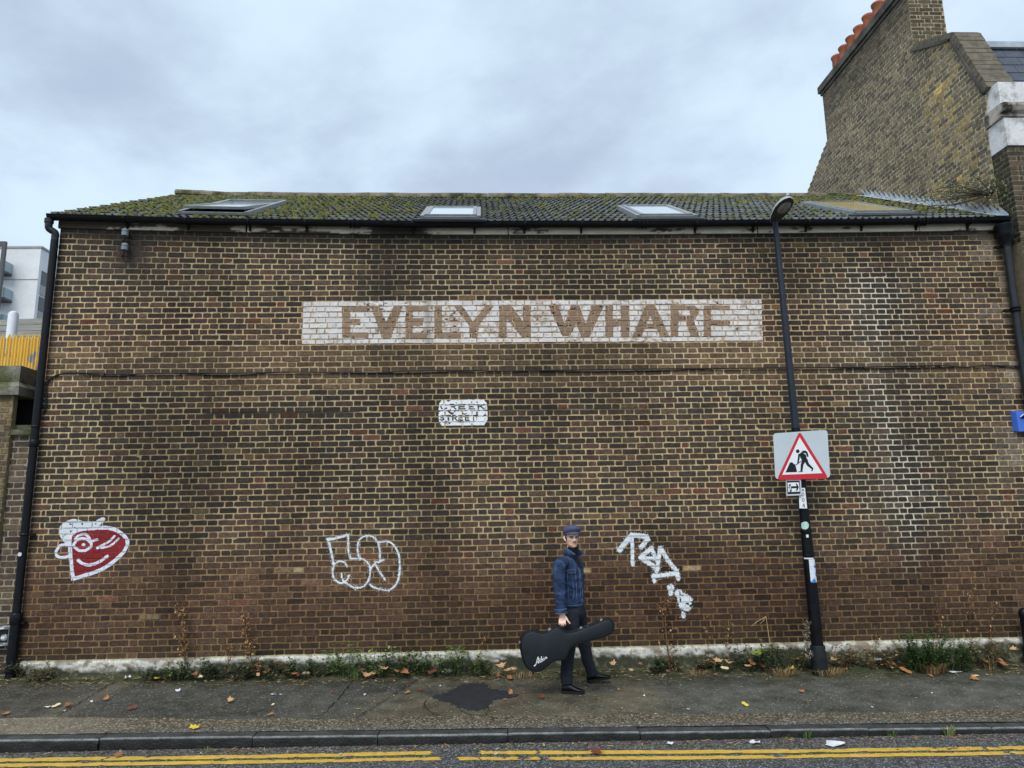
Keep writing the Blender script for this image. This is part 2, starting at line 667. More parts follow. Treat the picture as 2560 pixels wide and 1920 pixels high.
# --- kerb of granite stones
kerb = empty('kerb', (0, -2.2, -0.1), kind='structure')
M_KERB = mat('kerb_granite', (1, 1, 1), 0.5, 0.3, 9, 0.9, 60, attr=True, var2=0.3, scale2=70, rvar=0.15, dist=0.008)
joints = [-9.0, -7.6, -6.1]
for u in (0, 283, 643, 946, 1270, 1608, 1952, 2218, 2560):
    joints.append(float(atZ(u, 1838, -0.08)[0]))
joints += [joints[-1] + 1.3, joints[-1] + 2.6]
rk = random.Random(5)
for i in range(len(joints) - 1):
    x0, x1 = joints[i] + 0.004, joints[i + 1] - 0.004
    jog = rk.uniform(-0.008, 0.008)
    lift = rk.uniform(-0.004, 0.005)
    nx = max(6, int((x1 - x0) / 0.025))
    xs = np.linspace(x0, x1, nx)
    prof = [(-0.004, -0.16), (-0.007, -0.10), (-0.004, -0.055), (-0.001, -0.018), (0.001, -0.004), (0.007, 0.0015), (0.014, 0.002), (0.07, 0.002), (0.145, 0.001), (0.15, -0.12)]
    V, Cc = [], []
    for k, (dy, dz) in enumerate(prof):
        ky = kerb_y(xs)
        rough = 0.030 * (fbm(xs * 14 + i * 7, np.full(nx, k * 2.7), 50) - 0.5) * (1.0 if k in (0, 1, 2) else 0.45 if k == 3 else 0.15)
        endr = 0.006 * (np.exp(-(xs - x0) / 0.02) + np.exp(-(x1 - xs) / 0.02))
        wav = 0.006 * (fbm(xs * 5 + i * 11, np.full(nx, 0.5), 53) - 0.5)
        y = ky + dy + jog + rough + (endr if k < 7 else 0) + (wav if k < 7 else 0)
        z = pav_z(xs, ky + 0.12) + dz + lift - (endr if 3 <= k < 8 else 0) + (0.5 * wav if 3 <= k < 8 else 0)
        V.append(np.stack([xs, y, z], -1))
        nn = fbm(xs * 8 + i * 3, np.full(nx, k * 2.3), 52)[:, None]
        cc = (0.011, 0.011, 0.010) if k < 3 else (0.016, 0.017, 0.016) if k == 3 else (0.17, 0.18, 0.18) if k in (4, 5) else (0.055, 0.058, 0.055)  # worn top edge, with its lit highlight painted in as a pale line
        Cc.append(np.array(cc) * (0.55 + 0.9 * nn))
    b = MB()
    m_ = len(prof)
    f = [(k * nx + j, k * nx + j + 1, (k + 1) * nx + j + 1, (k + 1) * nx + j) for k in range(m_ - 1) for j in range(nx - 1)]
    f.append(tuple(k * nx for k in range(m_)))
    f.append(tuple(reversed([k * nx + nx - 1 for k in range(m_)])))
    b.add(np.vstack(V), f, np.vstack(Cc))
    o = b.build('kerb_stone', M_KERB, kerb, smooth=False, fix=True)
    smooth_by_angle(o, 50)

# --- double yellow lines, worn and patched
M_YEL = mat('road_paint_yellow', (1, 1, 1), 0.6, 0.15, 18, 0.4, 120, attr=True, var2=0.12, scale2=160)


def yellow(pxs, gaps, seed, w, label):
    pts = np.array([atZ(u, v, -0.158 - 0.0062 * 0) for u, v in pxs])
    for i, (u, v) in enumerate(pxs):                       # settle on the sloping road
        for _ in range(4):
            pts[i] = atZ(u, v, float(road_z(pts[i][0])))
    xs = np.arange(pts[0][0] - 4.0, pts[-1][0] + 4.0, 0.014)
    yc = np.interp(xs, pts[:, 0], pts[:, 1])
    k = np.ones(25) / 25
    yc = np.convolve(np.pad(yc, 12, mode='edge'), k, mode='valid')
    rows = 8
    b = MB()
    vv = {}
    V, Fc, C = [], [], []
    gx = [(float(atZ(a, 1890, -0.16)[0]), float(atZ(c, 1890, -0.16)[0])) for a, c in gaps]
    for j in range(rows):
        t = (j + 0.5) / rows - 0.5
        yy = yc + t * w
        wear = fbm(xs * 3.1, yy * 11, seed) * 0.6 + fbm(xs * 14, yy * 24, seed + 5) * 0.4
        edge = 1 - sstep(0.36, 0.5, abs(t) + 0.10 * (vnoise(xs * 9, yy * 0 + j, seed + 9) - 0.5))
        keep = (wear + 0.22 * edge) > 0.50
        for a, c in gx:
            wob = 0.04 * (vnoise(yy * 60, yy * 0 + seed, 3) - 0.5)
            keep &= ~((xs > a + wob) & (xs < c + wob))
        for i in np.nonzero(keep)[0]:
            x0, x1 = xs[i] - 0.0072, xs[i] + 0.0072
            y0, y1 = yy[i] - w / rows / 2, yy[i] + w / rows / 2
            n0 = len(V)
            for X_, Y_ in ((x0, y0), (x1, y0), (x1, y1), (x0, y1)):
                V.append((X_, Y_, float(0)))
            Fc.append((n0, n0 + 1, n0 + 2, n0 + 3))
            s = 0.85 + 0.3 * wear[i]
            C += [(0.62 * s, 0.40 * s, 0.055 * s)] * 4
    V = np.array(V)
    V[:, 2] = road_zz(V[:, 0], V[:, 1]) + 0.0045
    b.add(V, Fc, np.array(C))
    o = b.build('yellow_line', M_YEL)
    o['kind'] = 'structure'
    return o


yellow([(0, 1901.5), (250, 1898), (500, 1895), (640, 1893), (900, 1887), (1070, 1883), (1210, 1883), (1700, 1881), (1860, 1880), (2200, 1876), (2510, 1871)],
       [(1078, 1200), (1344, 1353), (2514, 2525), (283, 288)], 61, 0.095, '')
yellow([(0, 1915), (250, 1912), (500, 1908), (640, 1906), (900, 1902), (1070, 1898), (1210, 1898), (1700, 1896), (1860, 1894), (2200, 1889), (2510, 1884)],
       [(1104, 1147), (1196, 1200), (1344, 1366), (2545, 2560)], 63, 0.085, '')


# --- open seams and cracks in the pavement
M_SEAM = mat('open_seam', (0.012, 0.012, 0.010), 0.95, 0.3, 30)
M_SEAMP = mat('worn_seam', (0.15, 0.14, 0.115), 0.9, 0.4, 20)


def seam(pxs, w, material, seed, amp=0.012):
    r = random.Random(seed)
    P = [atZ(u, v, -0.045) for u, v in pxs]
    P = catmull(P, 14)
    P = [p + np.array([r.uniform(-amp, amp), r.uniform(-amp, amp), 0]) for p in P]
    for p in P:
        p[2] = float(pav_zz(p[0], p[1])) + 0.0075
    b = MB()
    b.ribbon(P, [w * r.uniform(0.3, 1.4) for _ in P], (0, 0, 1))
    b.build('pavement_seam', material, fix=True)['kind'] = 'structure'


seam([(1300, 1757), (1320, 1772), (1370, 1782), (1440, 1785), (1500, 1782), (1560, 1774), (1640, 1778), (1760, 1780)], 0.012, M_SEAMP, 1)
seam([(2140, 1771), (2200, 1774), (2300, 1772), (2420, 1771), (2560, 1770)], 0.014, M_SEAMP, 2)
seam([(1068, 1752), (1060, 1764), (1075, 1780), (1100, 1788)], 0.010, M_SEAM, 3)
seam([(1225, 1772), (1215, 1785), (1250, 1792), (1290, 1788)], 0.010, M_SEAM, 4)
seam([(1150, 1776), (1180, 1785), (1215, 1785)], 0.009, M_SEAM, 5)
seam([(735, 1790), (790, 1790), (810, 1787)], 0.012, M_SEAMP, 6)
seam([(143, 1801), (210, 1765), (270, 1732), (318, 1710)], 0.010, M_SEAM, 7)
seam([(808, 1788), (840, 1760), (870, 1728), (885, 1708)], 0.012, M_SEAM, 8)
# ================================================================== BRICKWORK
G = 0.075                     # height of a course
ZP = 0.26                     # top of the plinth
XL, XR = -5.665, 7.42         # ends of the warehouse front
NC = 73
ZT = ZP + NC * G


def sag(x, z):
    """the old eaves dip in the middle and lift at the ends"""
    x = np.asarray(x, float)
    s = np.where(x < 0.5, -0.03 + 0.105 * ((x - 0.5) / 6.17) ** 2, -0.03 + 0.06 * ((x - 0.5) / 6.9) ** 2)
    return s * sstep(4.78, 5.72, z)


def wall_map(u, z, d):
    u, z, d = np.broadcast_arrays(np.asarray(u, float), np.asarray(z, float), np.asarray(d, float))
    wob = 0.004 * (vnoise(u * 1.1, z * 3.1, 77) - 0.5)
    return np.stack([u, -d, z + sag(u, z) + wob], -1)


def lay_bricks(u0, u1, z0, courses, rnd, quoin=True, stretcher=0.2255, header=0.1055, joint=0.0125, g=G, keep=None):
    """Flemish bond: list of dicts with the edges of each brick; headers sit over the middle of stretchers"""
    out = []
    mod = stretcher + header + 2 * joint
    for k in range(courses):
        zb = z0 + k * g + joint * 0.5
        zt = z0 + (k + 1) * g - joint * 0.5
        row = []
        slip = rnd.uniform(-0.012, 0.012)
        pos, kind = u0, 0
        if k % 2 == 1 and quoin:                    # header then queen closer at the corner
            row += [(u0, u0 + header), (u0 + header + joint, u0 + header + joint + 0.046)]
            pos = u0 + header + 2 * joint + 0.046
        elif k % 2 == 1:
            pos = u0 - mod / 2
        e0 = pos
        while e0 < u1 - 0.01:
            Lb = stretcher if kind == 0 else header
            e1 = pos + Lb
            cut = e1 + slip + rnd.uniform(-0.009, 0.009)
            parts = [(e0, cut)]
            if kind == 0 and rnd.random() < 0.035:
                m_ = (e0 + cut) / 2 + rnd.uniform(-0.01, 0.01)
                parts = [(e0, m_ - joint / 2), (m_ + joint / 2, cut)]
            for a, c in parts:
                a, c = max(a, u0), min(c, u1)
                if c - a > 0.03:
                    row.append((a, c))
            jw = joint * rnd.uniform(0.75, 1.25)
            e0 = cut + jw
            pos = e1 + joint
            kind = 1 - kind
        for a, c in row:
            br = dict(k=k, u0=a, u1=c, z0=zb + rnd.uniform(-0.002, 0.002), z1=zt + rnd.uniform(-0.002, 0.002))
            if keep is None or keep(br):
                out.append(br)
    return out


def brick_shape(br, rnd, mapf, depth, back=-0.004):
    """12-cornered front, bevelled to the mortar; returns verts, faces"""
    a, c, z0, z1 = br['u0'], br['u1'], br['z0'], br['z1']
    w = c - a
    h = z1 - z0
    j = lambda s: rnd.uniform(-s, s)
    r = [min(rnd.choice((0.004, 0.005, 0.007, 0.010, 0.014)), w * 0.25) for _ in range(4)]
    e = 0.0022
    pts = [(a + r[0], z0), (a + w * 0.35, z0 + j(e)), (a + w * 0.68, z0 + j(e)), (c - r[1], z0),
           (c + j(e), z0 + r[1] * 0.8), (c + j(e), z1 - r[2] * 0.8), (c - r[2], z1), (a + w * 0.66, z1 + j(e)),
           (a + w * 0.33, z1 + j(e)), (a + r[3], z1), (a + j(e), z1 - r[3] * 0.8), (a + j(e), z0 + r[0] * 0.8)]
    pts = np.array(pts)
    cen = np.array([(a + c) / 2, (z0 + z1) / 2])
    inn = pts + np.clip(cen - pts, -0.003, 0.003)
    tilt_u, tilt_z = j(0.0022), j(0.0016)
    d = depth + tilt_u * (inn[:, 0] - cen[0]) / (w / 2) + tilt_z * (inn[:, 1] - cen[1]) / (h / 2)
    V = np.vstack([mapf(inn[:, 0], inn[:, 1], d), mapf(pts[:, 0], pts[:, 1], np.full(12, back))])
    F = [tuple(range(12))] + [(i + 12, (i + 1) % 12 + 12, (i + 1) % 12, i) for i in range(12)]
    br['d'] = depth + abs(tilt_u) + abs(tilt_z)
    return V, F


def px_area(V):
    r = V - CAM
    zc = r @ FWD
    if np.any(zc < 0.1):
        return 0
    u = 1280 + F_PX * (r @ RGT) / zc
    v = 960 - F_PX * (r @ UPV) / zc
    if u.max() < 0 or u.min() > 2560 or v.max() < 0 or v.min() > 1920:
        return 0
    u, v = u[:12], v[:12]
    return 0.5 * abs(np.dot(u, np.roll(v, 1)) - np.dot(v, np.roll(u, 1)))


def build_bricks(bricks, rnd, mapf, colf, material, parent, limit=300, depth=(0.002, 0.007), name='brick', hide=None, rest='brickwork'):
    items = []
    for br in bricks:
        V, F = brick_shape(br, rnd, mapf, rnd.uniform(*depth))
        c = colf(br, rnd)
        br['col'] = c
        ar = px_area(V)
        if hide is not None and hide(br):
            ar = 0
        items.append((ar, V, F, c))
    order = sorted(range(len(items)), key=lambda i: -items[i][0])
    single = set(order[:limit]) if len(items) > limit else set(order)
    rest_mb = MB()
    for i, (ar, V, F, c) in enumerate(items):
        if i in single:
            b = MB()
            b.add(V, F, c)
            b.build(name, material, parent)
        else:
            rest_mb.add(V, F, c)
    if rest_mb.n:
        o = rest_mb.build(rest, material, parent)
        o['kind'] = 'stuff'
    return bricks


M_BRICK = mat('stock_brick', (1, 1, 1), 0.85, 0.34, 20, 0.8, 70, attr=True, var2=0.30, scale2=95, dist=0.005, spec=0.3)
M_MORTAR = mat('lime_mortar', (1, 1, 1), 0.92, 0.26, 16, 0.6, 140, attr=True, var2=0.12, scale2=90, spec=0.2)

# colours of the stocks (linear)
C_SOOT = s2l(59, 54, 49)
C_DARK = s2l(72, 64, 57)
C_BROWN = s2l(92, 77, 64)
C_PLUM = s2l(90, 68, 60)
C_RED = s2l(108, 73, 60)
C_TAN = s2l(118, 100, 77)
C_YEL = s2l(158, 142, 106)
PALE_PX = [(1272, 654, C_RED * 1.25), (700, 1422, C_TAN * 1.1), (735, 1422, C_YEL), (1468, 1425, C_YEL), (1730, 1425, C_YEL * 1.05),
           (1015, 1018, C_RED), (1310, 1072, C_RED), (385, 1548, C_TAN), (1760, 1024, C_TAN), (250, 1505, C_RED * 1.2),
           (1010, 978, C_RED), (575, 1510, C_RED), (2165, 635, C_RED), (2330, 723, C_RED), (2480, 1362, C_RED), (1900, 868, C_TAN)]
PALE = [(*wall_xz(u, v), c) for u, v, c in PALE_PX]


def course_of(z):
    return (ZT - z) / G          # 0 at the eaves, 73 at the plinth


def grime(x, z):
    """old soot and damp over bricks and joints alike: 1 clean, lower is darker"""
    x, z = np.asarray(x, float), np.asarray(z, float)
    k = course_of(z)
    n = fbm(x * 0.5, z * 0.55, 401)
    st = fbm(x * 2.3, z * 0.32, 402, 4)
    f = 1.06 - 0.34 * sstep(0.42, 0.68, n) - 0.26 * sstep(0.45, 0.75, st)
    f = f * (1 - 0.30 * np.exp(-((x + 2.4 + 1.2 * (n - 0.5)) / 1.5) ** 2 - ((z - 2.75) / 1.05) ** 2))
    run = np.exp(-((x + 1.25 + 0.5 * (st - 0.5)) / 0.42) ** 2) * sstep(2.6, 4.0, z)
    f = f * (1 - 0.42 * run)
    f = f * (1 - 0.30 * np.exp(-((x - 1.1 + 0.4 * (n - 0.5)) / 0.5) ** 2) * sstep(4.6, 5.4, z))
    damp = sstep(1.75, 0.95, z + 0.9 * (fbm(x * 0.8, z * 0.5, 403) - 0.5) + 0.25 * (st - 0.5))
    f = f * (1 - 0.26 * damp * (0.5 + 0.5 * sstep(-1.5, 0.6, x)))
    f = f * (1 - 0.30 * sstep(0.3, 1.2, x) * sstep(4.9, 3.6, x) * sstep(1.9, 1.0, z + 0.5 * (n - 0.5)))
    f = f * (1 - 0.35 * np.exp(-((x - 5.75 + 0.4 * (st - 0.5)) / 0.55) ** 2) * sstep(0.6, 1.6, z) * sstep(5.7, 5.0, z))
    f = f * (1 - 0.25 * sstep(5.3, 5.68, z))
    return np.clip(f, 0.3, 1.15)


def damp_at(x, z):
    return sstep(1.75, 0.95, z + 0.9 * (fbm(x * 0.8, z * 0.5, 403) - 0.5))


def wall_zone(x, z):
    """how sooty (0..1), how warm (0..1) and how pale the stone is there"""
    k = course_of(z)
    n = fbm(x * 0.55, z * 0.7, 90)
    soot = 0.66 + 0.55 * (n - 0.5)
    soot = soot + 0.30 * np.exp(-((x + 1.35 + 0.25 * (n - 0.5)) / 0.45) ** 2) * sstep(46, 22, k)       # run below the broken gutter
    soot = soot + 0.25 * np.exp(-((x + 2.4) / 1.6) ** 2) * np.exp(-((k - 42) / 11) ** 2)
    soot = soot + 0.40 * np.exp(-((x - 5.45) / 0.65) ** 2) * sstep(4, 10, k) * sstep(70, 56, k)
    band = sstep(20.6, 21.4, k) * sstep(29.6, 28.8, k)
    soot = soot - 0.42 * band
    soot = soot - 0.18 * sstep(52, 60, k)
    warm = 0.25 + 0.5 * sstep(50, 60, k) + 0.25 * (fbm(x * 0.9, z * 0.9, 95) - 0.5)
    return np.clip(soot, 0, 1), np.clip(warm, 0, 1), band


def wall_brick_col(br, rnd):
    x, z = (br['u0'] + br['u1']) / 2, (br['z0'] + br['z1']) / 2
    for px_, pz_, c in PALE:
        if abs(px_ - x) < (br['u1'] - br['u0']) / 2 + 0.004 and abs(pz_ - z) < G * 0.5:
            return np.array(c)
    soot, warm, band = [float(v) for v in wall_zone(x, z)]
    k = course_of(z)
    r = rnd.random()
    t = soot + rnd.uniform(-0.33, 0.33)
    if t > 0.62:
        c = C_SOOT * 1.0
    elif t > 0.38:
        c = C_DARK.copy()
    else:
        c = C_BROWN.copy()
    if rnd.random() < warm * 0.75:
        c = c * 0.45 + C_PLUM * 0.55
    if band > 0.5:
        c = c * 0.5 + (C_TAN if rnd.random() < 0.45 else C_BROWN) * 0.5
    elif r < 0.022:
        c = C_RED * rnd.uniform(0.5, 0.95)
    elif r < 0.045:
        c = C_TAN * rnd.uniform(0.6, 0.9)
    if 12.9 < k < 21.1 and BAN_X0 < x < BAN_X1:
        c = (C_TAN if rnd.random() < 0.6 else C_BROWN * 1.2) * rnd.uniform(0.8, 1.15)
        if rnd.random() < 0.12:
            c = C_RED * 0.9
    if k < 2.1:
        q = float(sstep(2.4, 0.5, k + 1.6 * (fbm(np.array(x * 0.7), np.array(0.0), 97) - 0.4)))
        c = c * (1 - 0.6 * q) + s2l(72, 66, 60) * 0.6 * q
    if k > 69:
        c = c * 0.7 + s2l(60, 58, 46) * 0.3
    # pale bloom near the right hand pipe
    bl = float(np.exp(-((x - 7.2) / 0.33) ** 2)) * float(sstep(0.45, 0.7, fbm(np.array(x * 5), np.array(z * 2.2), 99)))
    c = c * (1 - 0.55 * bl) + s2l(165, 158, 150) * 0.55 * bl
    wb = float(np.exp(-((x - 5.45) / 0.5) ** 2) * sstep(66, 50, k) * sstep(5, 12, k))
    c = c * (1 - 0.10 * wb) + s2l(150, 146, 138) * 0.10 * wb
    sp = float(np.exp(-((x - 5.6) / 0.4) ** 2) * np.exp(-((z - 2.0) / 0.22) ** 2)) * (1 if rnd.random() < 0.4 else 0)
    c = c * (1 - 0.3 * sp) + s2l(150, 148, 145) * 0.3 * sp
    dm = float(damp_at(np.array(x), np.array(z)))
    c = c * (1 - 0.66 * dm) + c.mean() * np.array([1.62, 0.98, 0.70]) * 1.06 * 0.66 * dm
    c = c * np.array([1.12, 1.03, 0.94])
    return c * float(grime(x, z)) * rnd.uniform(0.82, 1.2) * np.array([rnd.uniform(0.97, 1.04), 1, rnd.uniform(0.95, 1.04)])


def mortar_col(X, Z):
    k = course_of(Z)
    n = fbm(X * 1.2, Z * 1.6, 110)
    n2 = fbm(X * 6, Z * 6, 111)
    c = lerp(np.broadcast_to(s2l(208, 188, 148), X.shape + (3,)), s2l(190, 164, 120), n)
    low = sstep(50, 62, k + 8 * (n - 0.5))
    c = lerp(c, s2l(152, 121, 82), 0.85 * low)
    c = c * 0.92 * (grime(X, Z) ** 0.8)[..., None]
    dr = damp_at(X, Z) * np.clip(0.35 * sstep(-4.8, -3.0, X) * sstep(-0.6, -2.6, X) + sstep(0.0, 1.0, X) * sstep(5.0, 3.6, X) + 0.5 * sstep(-4.6, -5.6, X) + 0.25, 0, 1)
    c = lerp(c, s2l(124, 92, 62), 0.72 * dr)
    c = lerp(c, s2l(205, 170, 130), 0.6 * sstep(12.8, 13.2, k) * sstep(21.2, 20.8, k))
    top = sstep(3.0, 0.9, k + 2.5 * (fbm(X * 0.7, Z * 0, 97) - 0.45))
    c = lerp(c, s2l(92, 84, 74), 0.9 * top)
    run = np.exp(-((X + 1.35 + 0.3 * (n - 0.5)) / 0.3) ** 2) * sstep(26, 14, k)
    c = lerp(c, s2l(96, 88, 76), 0.6 * run)
    streak = fbm(X * 5.5, Z * 0.5, 404)
    white = np.clip(1.5 * sstep(0.30, 0.62, streak + 0.35 * (n - 0.5)), 0.25, 1) * np.exp(-((X - 5.40 - 0.22 * (k - 30) / 40 - 0.5 * (n - 0.5)) / 0.46) ** 2) * sstep(5, 10, k) * sstep(66, 50, k) * (1 - 0.55 * np.exp(-((k - 25) / 4.0) ** 2))
    c = lerp(c, s2l(222, 214, 190), 0.80 * white)
    oil = np.exp(-(((X + 4.72) / 0.28) ** 2 + ((Z - 5.43) / 0.26) ** 2))
    c = lerp(c, s2l(66, 62, 58), np.clip(1.2 * oil, 0, 1))
    crack_shadow = np.exp(-((k - 33.0) / 0.3) ** 2) * np.clip(sstep(-3.7, -3.5, X) * sstep(-1.55, -1.8, X) + 0.7 * sstep(-1.0, -0.9, X) * sstep(3.0, 2.8, X) * sstep(0.45, 0.55, n), 0, 1)
    c = lerp(c, s2l(30, 28, 26), 0.95 * crack_shadow)  # shadow line of the open bed joint, painted into the mortar colour
    damp = sstep(68.5, 73, k)
    c = lerp(c, s2l(120, 108, 66), 0.6 * damp)
    return c * (0.86 + 0.28 * n2)[..., None]


BAN_X0, BAN_X1 = -2.40, 3.805
rb = random.Random(3)
wh = empty('brick_warehouse', (0.9, 0, 0), 'long single storey sooty brown brick warehouse with mossy tiled roof and painted wall sign', 'warehouse')
# mortar face and body of the building
b = MB()
xs = np.arange(XL, XR + 0.001, (XR - XL) / 262)
zs = np.arange(ZP, ZT + 0.001, G / 2)
X, Z = np.meshgrid(xs, zs)
idx = np.arange(X.size).reshape(X.shape)
f = np.stack([idx[:-1, :-1], idx[:-1, 1:], idx[1:, 1:], idx[1:, :-1]], -1).reshape(-1, 4)
b.add(wall_map(X, Z, 0 * X).reshape(-1, 3), f.tolist(), mortar_col(X, Z).reshape(-1, 3))
RY, RZ = 3.5, 7.87             # ridge line
PITCH_T = (RZ - 5.80) / (RY + 0.17)
zl = lambda y: 5.80 + (y + 0.17) * PITCH_T - 0.12
gw = s2l(90, 80, 66)
for xx in (XL, XR - 0.01):
    b.add([(xx, 0.0, -0.5), (xx, 2 * RY, -0.5), (xx, 2 * RY, 5.6), (xx, RY, zl(RY)), (xx, 0, 5.75)], [(4, 3, 2, 1, 0)], gw)
b.add([(XL, 2 * RY, -0.5), (XR, 2 * RY, -0.5), (XR, 2 * RY, 5.7), (XL, 2 * RY, 5.7)], [(0, 1, 2, 3)], gw)
wall = b.build('wall', M_MORTAR, wh)
front = lay_bricks(XL, XR, ZP, NC, rb, True)
man_box = (wall_xz(1340, 1300), wall_xz(1545, 1740))
build_bricks(front, rb, wall_map, wall_brick_col, M_BRICK, wall,
             hide=lambda br: man_box[0][0] < br['u0'] < man_box[1][0] - 0.1 and br['z1'] < man_box[0][1] - 0.3)

# --- rendered plinth
M_PLINTH = mat('painted_plinth', (1, 1, 1), 0.85, 0.25, 9, 0.8, 60, attr=True, var2=0.2, scale2=45, tint=(0.16, 0.15, 0.11), tscale=9, tpos=(0.54, 0.66))
xs = np.arange(XL + 0.06, XR, 0.014)
prof = np.array([(0.0, 0.012), (0.012, 0.004), (0.035, -0.012), (0.042, -0.030), (0.043, -0.05), (0.043, -0.07), (0.043, -0.09), (0.044, -0.115), (0.044, -0.14), (0.045, -0.165), (0.046, -0.19), (0.05, -0.28), (0.05, -0.4)])
V, C = [], []
for i, (d, dz) in enumerate(prof):
    n = fbm(xs * 2.3, np.full(len(xs), dz * 9), 120)
    ch = fbm(xs * 16, np.full(len(xs), dz * 34), 121, 4)
    dd = d + 0.007 * (ch - 0.5) * (1 if i > 1 else 0.3)
    V.append(np.stack([xs, -dd, ZP + dz + 0.005 * (ch - 0.5)], -1))
    t = sstep(-0.060, -0.110, dz + 0.16 * (n - 0.5) + 0.09 * (ch - 0.5))
    white = np.broadcast_to(s2l(205, 202, 192), (len(xs), 3)) * (0.8 + 0.35 * ch)[:, None]
    lich = lerp(white, s2l(150, 146, 100), (0.9 if i <= 1 else 0.0) * np.ones(len(xs)))
    chip = sstep(0.54, 0.66, fbm(xs * 7, np.full(len(xs), dz * 16), 125, 4))
    lich = lerp(lich, s2l(128, 114, 92), 0.8 * chip)
    C.append(lerp(lich, s2l(62, 64, 46) * (0.8 + 0.4 * n)[:, None], t))
b = MB()
nx = len(xs)
f = [(k * nx + j, (k + 1) * nx + j, (k + 1) * nx + j + 1, k * nx + j + 1) for k in range(len(prof) - 1) for j in range(nx - 1)]
b.add(np.vstack(V), f, np.vstack(C))
b.add([(XL + 0.06, 0, ZP), (XL + 0.06, -0.044, ZP - 0.03), (XL + 0.06, -0.05, ZP - 0.4), (XL + 0.06, 0, ZP - 0.4)], [(0, 3, 2, 1)], s2l(150, 146, 120))
b.build('plinth', M_PLINTH, wh, smooth=True)
# ================================================================== PAINT ON THE WALL
def inpoly(px, py, poly):
    r = np.zeros(px.shape, bool)
    n = len(poly)
    j = n - 1
    for i in range(n):
        xi, yi = poly[i]
        xj, yj = poly[j]
        c = ((yi > py) != (yj > py)) & (px < (xj - xi) * (py - yi) / (yj - yi + 1e-12) + xi)
        r ^= c
        j = i
    return r


def dpoly(px, py, pts):
    """distance to a polyline"""
    d = np.full(px.shape, 1e9)
    for (x0, y0), (x1, y1) in zip(pts[:-1], pts[1:]):
        dx, dy = x1 - x0, y1 - y0
        t = np.clip(((px - x0) * dx + (py - y0) * dy) / (dx * dx + dy * dy + 1e-12), 0, 1)
        d = np.minimum(d, np.hypot(px - x0 - t * dx, py - y0 - t * dy))
    return d


by_course = {}
for br in front:
    by_course.setdefault(br['k'], []).append(br)
for k in by_course:
    by_course[k].sort(key=lambda q: q['u0'])


def paint_cells(x0, x1, z0, z1, res, bricks=True, mortar=True):
    """small cells of the wall face inside a box: centre x, z, corner boxes, depth, brick id"""
    out = []
    k0, k1 = int((z0 - ZP) / G) - 1, int((z1 - ZP) / G) + 1
    for k in range(max(k0, 0), min(k1, NC - 1) + 1):
        row = [q for q in by_course[k] if q['u1'] > x0 and q['u0'] < x1]
        for q in row:
            if bricks:
                e = 0.0015
                nx = max(1, int(round((q['u1'] - q['u0']) / res)))
                nz = max(1, int(round((q['z1'] - q['z0']) / res)))
                ue, ze = np.linspace(q['u0'] + e, q['u1'] - e, nx + 1), np.linspace(q['z0'] + e, q['z1'] - e, nz + 1)
                out.append((ue, ze, q['d'] + 0.0012, q))
        if mortar and row:
            zb, zt = ZP + k * G, ZP + (k + 1) * G
            # bed joint above this course and the upright joints in it
            zc = row[0]['z1']
            up = by_course.get(k + 1)
            zn = zt + 0.0068
            ue = np.arange(max(x0, row[0]['u0']), min(x1, row[-1]['u1']), res)
            if len(ue) > 1:
                out.append((ue, np.array([zt - 0.0068, zt, zn]), 0.0010, None))
            for a, c in zip(row[:-1], row[1:]):
                if c['u0'] - a['u1'] > 0.003:
                    out.append((np.array([a['u1'], c['u0']]), np.linspace(zb + 0.0068, zt - 0.0068, max(2, int(G / res))), 0.0010, None))
    return out


def paint(box, res, fn, name, material, parent=None, bricks=True, mortar=True):
    """fn(X, Z, brick or None) -> (mask, colours); one thin film following bricks and joints"""
    b = MB()
    for ue, ze, d, q in paint_cells(*box, res, bricks, mortar):
        X, Z = np.meshgrid((ue[:-1] + ue[1:]) / 2, (ze[:-1] + ze[1:]) / 2)
        m, c = fn(X, Z, q)
        if not m.any():
            continue
        X0, Z0 = np.meshgrid(ue[:-1], ze[:-1])
        X1, Z1 = np.meshgrid(ue[1:], ze[1:])
        x0, x1, z0, z1 = X0[m], X1[m], Z0[m], Z1[m]
        n = len(x0)
        U = np.stack([x0, x1, x1, x0], -1).ravel()
        Zz = np.stack([z0, z0, z1, z1], -1).ravel()
        V = wall_map(U, Zz, np.full(4 * n, d))
        cc = np.repeat(c[m], 4, axis=0)
        b.add(V, np.arange(4 * n).reshape(n, 4).tolist(), cc)
    if not b.n:
        return None
    return b.build(name, material, parent)


M_PAINT = mat('old_masonry_paint', (1, 1, 1), 0.85, 0.10, 30, 0.5, 90, attr=True, var2=0.08, scale2=150, dist=0.004)
M_SPRAY = mat('spray_paint', (1, 1, 1), 0.6, 0.06, 30, 0.4, 90, attr=True, dist=0.004)

# --- EVELYN WHARF
def A(x, y):
    return wall_xz(720 + x / 3.687, 720 + y / 3.687)


def B(x, y):
    return wall_xz(1300 + x / 3.456, 720 + y / 3.456)


